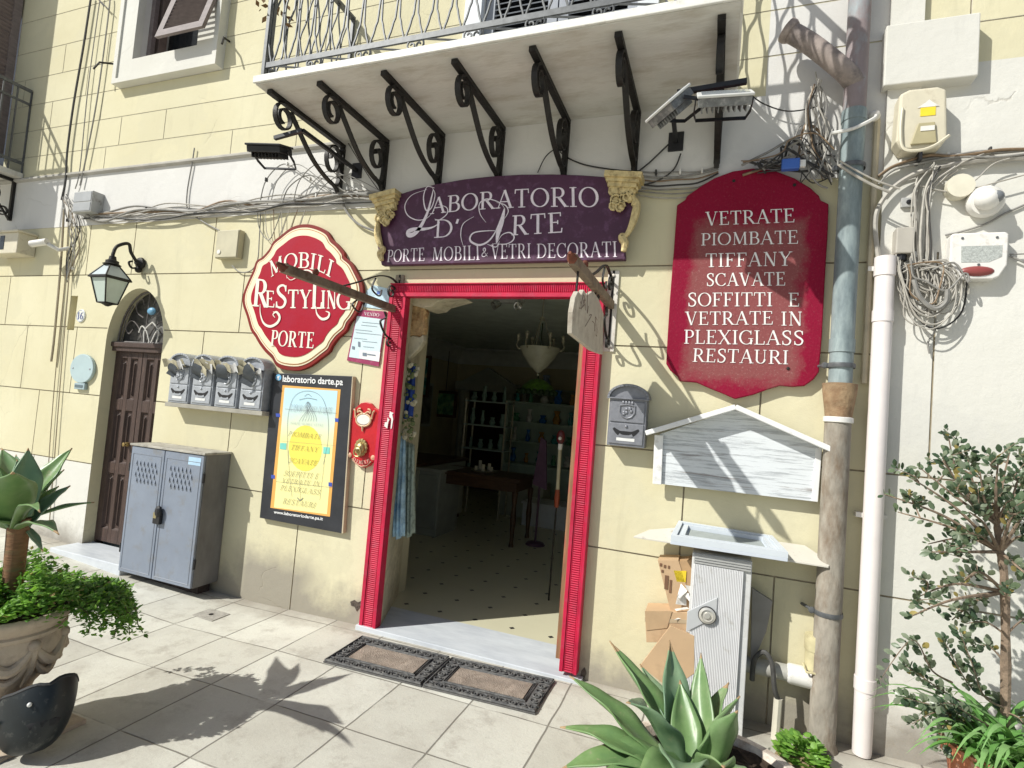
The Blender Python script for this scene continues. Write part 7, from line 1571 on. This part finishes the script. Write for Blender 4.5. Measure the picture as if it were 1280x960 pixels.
mb = MB(); mb.ball(hc+Vector((.02, 0, .10)), .09, 14, 0, (1.2, 1, .6)); mb.build('crown_pad', mat('dark_crown_padding', (.025, .025, .027), .9, var=.3, vs=40), he, smooth=True)
ti = Matrix.Rotation(R_(-28), 4, Vector((.48, .87, 0)))
he.rotation_mode = 'QUATERNION'; he.rotation_quaternion = ti.to_quaternion(); he.location.z = .04
mb = MB(); p0 = hc+Vector((0, 0, .045))-Vector((0, 0, .045))+Vector((-.12, -.08, .08)); mb.strap(catmull([p0, p0+Vector((-.06, -.05, -.03)), p0+Vector((-.15, -.04, -.09)), p0+Vector((-.22, .02, -.10))], 6), (0, .5, 1), .024, .004); mb.build('chin_strap', BLACKR, he, smooth=True)
# ================================================================ INSIDE THE SHOP
FZ = .032
def PX_(px, py, y): return W(px, py, y)
WIN = mat('cream_painted_wood', (.40, .42, .36), .6, var=.1, vs=6); DWOOD = mat('dark_walnut', (.075, .04, .022), .45, var=.35, vs=6, stretch=(1, 6, 6)); GLS = mat('green_glass_ware', (.20, .30, .25), .2, var=.5, vs=7)
# chandelier
cy = 1.75; top = W(678, 398, cy); bowl = W(677, 435, cy); tipb = W(675, 467, cy)
ch = thing('chandelier', 'bronze chandelier with a pale glass bowl and scroll arms hanging in the shop', 'chandelier', (top.x, cy, top.z)); cxh = top.x
BRZ = mat('pale_bronze', (.34, .32, .24), .4, metal=.5, var=.3, vs=30)
rb_ = abs(W(704, 436, cy).x-cxh)*.82
mb = MB(); mb.tube([(cxh, cy, RZ), (cxh, cy, top.z)], .006, 6); mb.lathe([(.05, RZ-.001), (.045, RZ-.03), (0, RZ-.04)], (cxh, cy, 0), 14); mb.lathe([(.03, 0), (.025, .03), (0, .035)], (cxh, cy, top.z-.02), 10)
for k in range(3):
    a = k*2.09+.5; mb.tube([(cxh+.02*math.cos(a), cy+.02*math.sin(a), top.z), (cxh+rb_*.6*math.cos(a), cy+rb_*.6*math.sin(a), bowl.z+.02)], .005, 5)
mb.build('rod', BRZ, ch, smooth=True)
mb = MB(); h = bowl.z-tipb.z; mb.lathe([(rb_*1.05, 0), (rb_*1.02, -.01), (rb_*.82, -h*.35), (rb_*.45, -h*.72), (rb_*.1, -h*.95), (0, -h)], (cxh, cy, bowl.z), 24); mb.ball((cxh, cy, tipb.z-.01), .014, 8); mb.build('bowl', mat('alabaster_glass', (.30, .30, .23), .3, var=.2, vs=9), ch, smooth=True)
for k in range(6):
    mb = MB(); a = k*1.047+.2; e = Vector((math.cos(a), math.sin(a), 0)); c = Vector((cxh, cy, bowl.z))
    mb.tube(catmull([c+e*rb_*.95, c+e*rb_*1.08+Vector((0, 0, -.02)), c+e*rb_*1.22+Vector((0, 0, .02)), c+e*rb_*1.15+Vector((0, 0, .06))], 5), .007, 6); mb.tube([c+e*rb_*1.15+Vector((0, 0, .06)), c+e*rb_*1.15+Vector((0, 0, .09))], .014, 8); mb.ball(c+e*rb_*1.15+Vector((0, 0, .11)), .02, 8, 0, (1, 1, 1.3)); mb.build('arm', BRZ, ch, smooth=True)
# ceiling spots
q = W(637, 380, 1.45); t = thing('ceiling_spots', 'pair of small chrome ceiling spotlights just inside the doorway', 'spotlight', q); mb = MB(); mb.box((q.x-.16, 1.42, q.z+.01), (q.x+.14, 1.48, q.z+.04)); mb.tube([(q.x, 1.45, q.z+.03), (q.x, 1.45, RZ)], .012, 6); mb.build('bar', GRYPLA, t)
CHR = mat('chrome', (.5, .5, .48), .25, metal=.8)
for dx, e in ((-.12, -1), (.09, 1)):
    mb = MB(); c = Vector((q.x+dx, 1.42, q.z-.01)); mb.lathe([(.015, -.05), (.03, -.03), (.042, .04), (.036, .042), (.0, .02)], c, 12, 0, (e*.5, -.7, -.5)); mb.build('lamp_head', CHR, t, smooth=True)
# pendant lamp green tiffany-like shade at the back
q = W(672, 484, 3.4); t = thing('pendant_lamp', 'pendant lamp with a wide green leaded glass shade with scalloped dark rim', 'lamp', q)
mb = MB(); mb.lathe([(.03, .11), (.10, .09), (.19, .02), (.235, -.05)], q, 24); mb.build('shade', mat('green_leaded_glass', (.10, .22, .03), .35, var=.6, vs=18), t, smooth=True)
mb = MB(); 
for k in range(18): a = k*.349; mb.ball((q.x+.235*math.cos(a), q.y+.235*math.sin(a), q.z-.065), .038, 7)
mb.tube([q+Vector((0, 0, .11)), Vector((q.x, q.y, RZ))], .008, 6); mb.build('rim', mat('dark_leaf_glass', (.02, .05, .015), .4), t, smooth=True)
# blue and patterned textiles hanging on the left jamb
def hanging(label, pxs, y, m, folds=5, seed=0):
    q = W(*pxs[0], y); t = thing('hanging_cloth', label, 'cloth', q); rr = random.Random(seed); mb = MB()
    (tlx, tly), (trx, try_), (brx, bry), (blx, bly) = pxs; nx, nz = folds*6, 14
    for i in range(nz+1):
        for k in range(nx+1):
            u, v = k/nx, i/nz; p = W(tlx*(1-u)*(1-v)+trx*u*(1-v)+brx*u*v+blx*(1-u)*v, tly*(1-u)*(1-v)+try_*u*(1-v)+bry*u*v+bly*(1-u)*v, y); mb.v.append((p.x, y+.025*math.sin(u*folds*6.28+v*2)*(.5+.5*v), p.z+.01*math.sin(u*9)*v))
    for i in range(nz):
        for k in range(nx): mb.f.append((i*(nx+1)+k, i*(nx+1)+k+1, (i+1)*(nx+1)+k+1, (i+1)*(nx+1)+k)); mb.m.append(0)
    mb.build('cloth', m, t, smooth=True, ang=180, solid=.004); return t
hanging('deep blue scarf hanging in the upper left of the doorway', [(502, 455), (520, 455), (514, 522), (501, 522)], .16, mat('deep_blue_cloth', (.02, .06, .30), .8, var=.4, vs=10), 3, 1)
hanging('pale blue and white batik towel hanging by the left jamb of the doorway', [(494, 545), (507, 545), (504, 672), (491, 672)], .13, mat('batik_cloth', (.34, .50, .60), .8, var=.55, vs=7, dirt_or_shade=(.6, 9), dcol=(.06, .20, .42)), 3, 2)
hanging('grey green patterned cloth hanging beside the batik towel', [(504, 550), (518, 556), (517, 668), (505, 672)], .20, mat('grey_green_cloth', (.30, .36, .30), .85, var=.6, vs=30, dirt_or_shade=(.5, 30), dcol=(.08, .12, .12)), 3, 3)
t = thing('dried_flowers', 'garland of pale dried flowers hanging over the blue scarf in the doorway', 'flowers', W(516, 500, .12)); mb = MB(); rr = random.Random(9)
for i in range(70):
    p = W(512+rr.gauss(0, 5), 455+rr.uniform(0, 95), .12+rr.uniform(-.03, .03)); mb.ball(p, rr.uniform(.010, .024), 5, rr.choice((0, 1, 1)))
mb.build('blossoms', [mat('dried_blossom', (.45, .42, .30), .8, var=.3, vs=20), mat('dried_green', (.12, .15, .06), .8)], t)
# side cabinet on the left wall
def furn(name, label, cat, a, b): return thing(name, label, cat, ((a[0]+b[0])/2, (a[1]+b[1])/2, FZ)), a, b
t, a, b = furn('sideboard', 'cream two door sideboard along the left side of the shop', 'sideboard', (-4.1, 2.3), (-3.35, 3.9))
mb = MB(); mb.box((a[0], a[1], FZ+.06), (b[0], b[1], .84)); mb.build('body', WIN, t, bevel=.006); mb = MB(); mb.box((a[0]-.03, a[1]-.03, .841), (b[0]+.03, b[1]+.03, .88)); mb.build('top', DWOOD, t, bevel=.008)
for y0_ in (2.36, 3.12):
    mb = MB(); mb.box((b[0]+.001, y0_, .16), (b[0]+.02, y0_+.70, .80)); mb.build('door', WIN, t, bevel=.006)
mb = MB(); mb.box((a[0]+.05, a[1]-.02, .16), (b[0]-.05, a[1]-.001, .80)); mb.build('end_panel', WIN, t, bevel=.006)
mb = MB(); mb.box((a[0]+.03, a[1]+.03, FZ), (b[0]-.03, b[1]-.03, FZ+.059)); mb.build('plinth', DWOOD, t)
# table with candle set
tx, ty = W(590, 600, 3.0).x, 3.0
t = thing('table', 'dark wooden table in the middle of the shop', 'table', (tx, ty, FZ)); mb = MB(); mb.box((tx-.45, ty-.35, .78), (tx+.75, ty+.35, .82)); mb.build('tabletop', DWOOD, t, bevel=.006)
mb = MB(); mb.box((tx-.40, ty-.30, .66), (tx+.70, ty+.30, .779)); mb.build('apron', DWOOD, t)
for ex in (-.40, .69):
    for ey in (-.29, .29): mb = MB(); mb.lathe([(.03, FZ), (.022, .1), (.035, .35), (.025, .5), (.04, .659)], (tx+ex, ty+ey, 0), 10); mb.build('leg', DWOOD, t, smooth=True)
t = thing('candle_tray', 'small tray of candles standing on the dark wooden table', 'tray', (tx+.15, ty, .821)); mb = MB(); mb.lathe([(.16, 0), (.17, .02), (.0, .01)], (tx+.15, ty, .822), 16); mb.build('tray', BRZ, t)
for k in range(5): mb = MB(); a = k*1.256; mb.tube([(tx+.15+.1*math.cos(a), ty+.1*math.sin(a), .84), (tx+.15+.1*math.cos(a), ty+.1*math.sin(a), .84+.05+.03*(k % 3))], .022, 8); mb.build('candle', mat('ivory_wax', (.6, .55, .42), .5), t)
# tall etagere with glassware
ex, ey = W(608, 560, 4.2).x, 4.2
t = thing('etagere', 'tall wrought metal etagere with shelves of glassware behind the table', 'shelf', (ex, ey, FZ)); mb = MB()
for sx_ in (-.32, .32):
    for sy in (-.15, .15): mb.tube([(ex+sx_, ey+sy, FZ), (ex+sx_, ey+sy, 1.75)], .014, 6)
mb.build('post', BRZ, t)
for z in (.55, 1.0, 1.35, 1.7): mb = MB(); mb.box((ex-.34, ey-.17, z), (ex+.34, ey+.17, z+.02)); mb.build('glass_shelf', mat('shelf_glass', (.35, .42, .38), .2), t)
rr = random.Random(17)
for z in (.57, 1.02, 1.37, 1.72):
    for k in range(4):
        g = thing('glass_vase', 'green and clear glass vase on the wrought metal etagere', 'vase', (ex-.24+.16*k, ey-.05, z), 'glassware on the etagere'); mb = MB(); r0 = rr.uniform(.03, .055); h = rr.uniform(.1, .24); mb.lathe([(r0*.6, .002), (r0, h*.35), (r0*.5, h*.75), (r0*.7, h), (r0*.5, h*.98), (r0*.3, h*.7)], (ex-.24+.16*k, ey-.05, z), 10); mb.build('glass', GLS, g, smooth=True)
# long white low box, white sideboards at the back
p0, p1 = W(652, 650, 4.0), W(706, 660, 4.0)
t = thing('white_crate', 'long low white box on the shop floor at the right', 'box', (p0.x+.5, 4.2, FZ)); mb = MB(); mb.box((p0.x, 4.0, FZ), (p0.x+1.2, 4.45, .33)); mb.build('box', mat('white_box_paint', (.62, .64, .66), .6), t, bevel=.005); mb = MB(); mb.box((p0.x-.02, 3.98, .331), (p0.x+1.22, 4.47, .36)); mb.build('lid', mat('white_box_lid', (.6, .62, .64), .6), t, bevel=.005)
p0 = W(602, 640, 4.0); t = thing('white_cabinet', 'low pale cabinet behind the table beside the long white box', 'cabinet', (p0.x+.35, 4.6, FZ)); mb = MB(); mb.box((p0.x+.05, 4.5, FZ), (p0.x+.75, 4.9, .55)); mb.build('body', WIN, t, bevel=.006); mb = MB(); mb.box((p0.x+.1, 4.48, .1), (p0.x+.70, 4.499, .5)); mb.build('door', WIN, t, bevel=.004)
t = thing('display_dresser', 'tall pale display dresser with open shelves against the back wall', 'dresser', (-2.2, 6.4, FZ)); mb = MB(); mb.box((-3.4, 6.2, FZ), (-1.2, 6.69, .9)); mb.box((-3.4, 6.55, .901), (-1.2, 6.69, 2.05)); mb.box((-3.4, 6.3, .901), (-3.34, 6.549, 2.05)); mb.box((-1.26, 6.3, .901), (-1.2, 6.549, 2.05)); mb.build('body', WIN, t, bevel=.006)
for z in (1.25, 1.62, 2.03): mb = MB(); mb.box((-3.339, 6.28, z), (-1.261, 6.549, z+.03)); mb.build('shelf', WIN, t)
for i, (x, z, lab, m) in enumerate([(-3.0, 1.28, 'wide green glass bowl on the middle left of the pale dresser', GLS), (-2.3, 1.28, 'pale green platter leaning on the middle shelf of the pale dresser', GLS), (-2.7, 1.65, 'round green dish on the upper shelf of the pale dresser', GLS), (-1.8, 1.65, 'blue glass vase on the upper shelf of the pale dresser', mat('blue_glass', (.04, .13, .35), .2)), (-1.6, 2.06, 'teal box standing on top of the pale dresser', mat('teal_paint', (.05, .22, .22), .5)), (-3.0, 2.06, 'blue and white jar standing on top of the pale dresser', mat('blue_white', (.3, .38, .5), .4, var=.5, vs=12))]):
    g = thing('glass_bowl' if i < 3 else 'vase', lab, 'bowl' if i < 3 else 'vase', (x, 6.42, z)); mb = MB(); mb.lathe([(.06, .002), (.16, .10), (.19, .17), (.17, .17), (.05, .03)] if i < 3 else [(.05, .002), (.09, .1), (.05, .2), (.07, .26), (.04, .24)], (x, 6.40, z), 14); mb.build('body', m, g, smooth=True)
# back room doorway: pale columns and dark opening
t = thing('doorcase', 'pale carved doorcase with two columns round a dark opening in the back of the shop', 'doorcase', (-4.2, 6.6, FZ))
for x in (-4.75, -3.75): mb = MB(); mb.lathe([(.10, FZ), (.10, .2), (.07, .24), (.065, 1.75), (.10, 1.85), (.11, 1.95)], (x, 6.55, 0), 14); mb.build('column', WIN, t, smooth=True, ang=40)
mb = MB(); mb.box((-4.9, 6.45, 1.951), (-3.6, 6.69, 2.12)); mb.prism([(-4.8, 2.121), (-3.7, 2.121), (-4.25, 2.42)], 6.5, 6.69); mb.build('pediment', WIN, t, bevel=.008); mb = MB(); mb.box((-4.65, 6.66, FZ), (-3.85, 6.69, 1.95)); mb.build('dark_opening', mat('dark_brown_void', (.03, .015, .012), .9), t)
# pictures on the left wall
for i, (y, z, w, h, lab, c) in enumerate([(3.0, 1.75, .5, .62, 'large dark stained glass panel, nearest the door on the left shop wall', (.06, .12, .12)), (4.2, 1.85, .35, .55, 'arched picture with a blue centre on the left shop wall', (.12, .10, .06)), (3.1, 1.15, .45, .35, 'small teal picture below the dark stained glass panel', (.05, .17, .20)), (4.3, 1.15, .4, .4, 'small brown framed picture below the arched picture', (.10, .05, .03)), (5.4, 1.6, .6, .8, 'grey framed mirror furthest along the left shop wall', (.18, .18, .15))]):
    t = thing('picture', lab, 'picture', (RX0, y, z)); x = RX0
    mb = MB(); mb.box((x+.004, y-w/2, z-h/2), (x+.035, y+w/2, z+h/2)); mb.build('frame', DWOOD if i != 4 else WIN, t, bevel=.006); mb = MB(); mb.box((x+.0355, y-w/2+.05, z-h/2+.05), (x+.038, y+w/2-.05, z+h/2-.05)); mb.build('image', mat('dim_picture_%d' % i, c, .35, var=.6, vs=6), t)
    if i == 1: mb = MB(); mb.box((x+.0385, y-.06, z-.05), (x+.04, y+.06, z+.12)); mb.build('blue_inset', mat('picture_blue', (.15, .25, .5), .4), t)
# decorated oar
oa = thing('painted_oar', 'cream staff with a red painted spear head and red butt leaning inside the right jamb', 'staff', W(698, 632, 1.2)); a, b, c, d = W(701, 545, 1.25), W(700, 562, 1.25), W(697, 612, 1.2), W(695.5, 634, 1.2)
mb = MB(); mb.tube([b, c], .016, 8); mb.build('shaft', mat('cream_shaft', (.48, .43, .29), .5, var=.15), oa, smooth=True); mb = MB(); mb.ball(a+Vector((0, 0, -.01)), .048, 10, 0, (.8, .35, 1.35)); mb.build('head', mat('dark_red_lacquer', (.10, .012, .012), .35), oa, smooth=True); mb = MB(); mb.tube([c, (c+d)/2, d], [.018, .024, .018], 8); mb.build('butt', mat('orange_red_lacquer', (.26, .055, .025), .35), oa, smooth=True); mb = MB(); mb.ball(a+Vector((0, -.02, -.02)), .016, 7); mb.tube([b, b+Vector((0, 0, .05))], .02, 8); mb.build('white_mark', WPLA, oa, smooth=True)
mb = MB(); mb.tube([d, Vector((d.x-.005, d.y, FZ))], .008, 6); mb.build('foot_rod', IRON, oa)
t = thing('slim_stand', 'thin dark purple display stand behind the cream staff', 'stand', W(672, 640, 3.0)); q = W(672, 640, 3.0); mb = MB(); mb.tube([(q.x, 3.0, FZ), (q.x, 3.0, 1.3)], .014, 6); mb.lathe([(.12, FZ), (.10, FZ+.03), (0, FZ+.05)], (q.x, 3.0, 0), 12); mb.build('pole', mat('dark_purple', (.10, .05, .09), .5), t, smooth=True)
mb = MB(); mb.prism([(q.x-.08, .75), (q.x+.10, .70), (q.x+.05, 1.28), (q.x-.02, 1.32)], 2.96, 2.985); mb.build('panel', mat('purple_cloth', (.13, .07, .12), .8, var=.3), t)

# more stock in the shop
PG = mat('pale_green_paint', (.40, .50, .42), .5, var=.15, vs=5)
a = W(632, 520, 5.2); b = W(722, 520, 5.2)
t = thing('pale_green_cabinet', 'big pale green glazed cabinet at the back right of the shop', 'cabinet', ((a.x+b.x)/2, 5.35, FZ))
mb = MB(); mb.box((a.x, 5.2, FZ), (b.x, 5.6, .75)); mb.box((a.x, 5.5, .751), (b.x, 5.6, 1.75)); mb.box((a.x, 5.2, .751), (a.x+.05, 5.499, 1.75)); mb.box((b.x-.05, 5.2, .751), (b.x, 5.499, 1.75)); mb.build('body', PG, t, bevel=.006)
for z in (1.1, 1.42, 1.75): mb = MB(); mb.box((a.x-.01, 5.18, z), (b.x+.01, 5.499, z+.025)); mb.build('shelf', PG, t)
for k in range(2): mb = MB(); w_ = (b.x-a.x)/2; mb.box((a.x+.02+k*w_, 5.18, .12), (a.x+w_-.02+k*w_, 5.199, .72)); mb.build('door', mat('pale_green_door', (.34, .44, .38), .45), t, bevel=.006)
rr = random.Random(40); kinds = [('blue_glass', (.03, .14, .42)), ('green_glass', (.10, .30, .16)), ('amber_glass', (.42, .22, .05)), ('white_china', (.62, .62, .58)), ('teal_glass', (.06, .30, .30))]
pos = ['far left', 'left', 'middle', 'right', 'far right']
for zi, z in enumerate((.776, 1.126, 1.446, 1.776)):
    for k in range(5):
        x = a.x+.14+k*(b.x-a.x-.28)/4; nm, col = kinds[(k*2+zi*3) % 5]; r0 = rr.uniform(.04, .075); h = rr.uniform(.12, .24)
        g = thing('glass_ornament', nm.replace('_', ' ')+' ornament, %s on the %s shelf of the pale green cabinet' % (pos[k], ['lowest', 'second', 'third', 'top'][zi]), 'ornament', (x, 5.33, z)); mb = MB(); mb.lathe([(r0*.7, .002), (r0, h*.3), (r0*.45, h*.7), (r0*.8, h), (r0*.6, h*.99), (r0*.3, h*.72)], (x, 5.33, z), 12); mb.build('body', mat(nm, col, .2, var=.35, vs=12), g, smooth=True)
for i, (px, py, y, w_, h_, lab, c) in enumerate([(540, 470, 6.3, .5, .6, 'blue stained glass panel hanging at the back left of the shop', (.05, .16, .34)), (522, 470, 5.2, .5, .75, 'teal framed panel hanging farther left in the shop', (.05, .24, .24)), (556, 505, 6.0, .5, .5, 'green framed panel hanging below the blue stained glass one', (.10, .28, .14))]):
    q = W(px, py, y); t = thing('stained_panel', lab, 'glass panel', q); mb = MB(); mb.box((q.x-w_/2, y-.02, q.z-h_/2), (q.x+w_/2, y+.02, q.z+h_/2)); mb.build('frame', DWOOD, t, bevel=.006); mb = MB(); mb.box((q.x-w_/2+.05, y-.024, q.z-h_/2+.05), (q.x+w_/2-.05, y-.0205, q.z+h_/2-.05)); mb.build('glass', mat('panel_glass_%d' % i, c, .25, var=.7, vs=9, dirt_or_shade=(.5, 8), dcol=(.4, .38, .2)), t)
    mb = MB(); mb.tube([(q.x, y, q.z+h_/2), (q.x, y, RZ)], .005, 5); mb.build('cord', IRON, t)
q = W(520, 610, 2.6); t = thing('pale_chest', 'pale grey chest with two doors just inside the doorway on the left', 'chest', (q.x, 2.7, FZ)); mb = MB(); mb.box((q.x-.35, 2.55, FZ), (q.x+.35, 3.1, .80)); mb.build('body', mat('pale_grey_paint', (.30, .32, .29), .5), t, bevel=.006)
for k in (0, 1): mb = MB(); mb.box((q.x-.33+k*.34, 2.53, .12), (q.x-.01+k*.34, 2.549, .76)); mb.build('door', mat('pale_grey_door', (.25, .27, .25), .5), t, bevel=.008)
mb = MB(); mb.box((q.x-.38, 2.52, .801), (q.x+.38, 3.12, .835)); mb.build('top', mat('pale_grey_top', (.33, .34, .31), .5), t, bevel=.006)
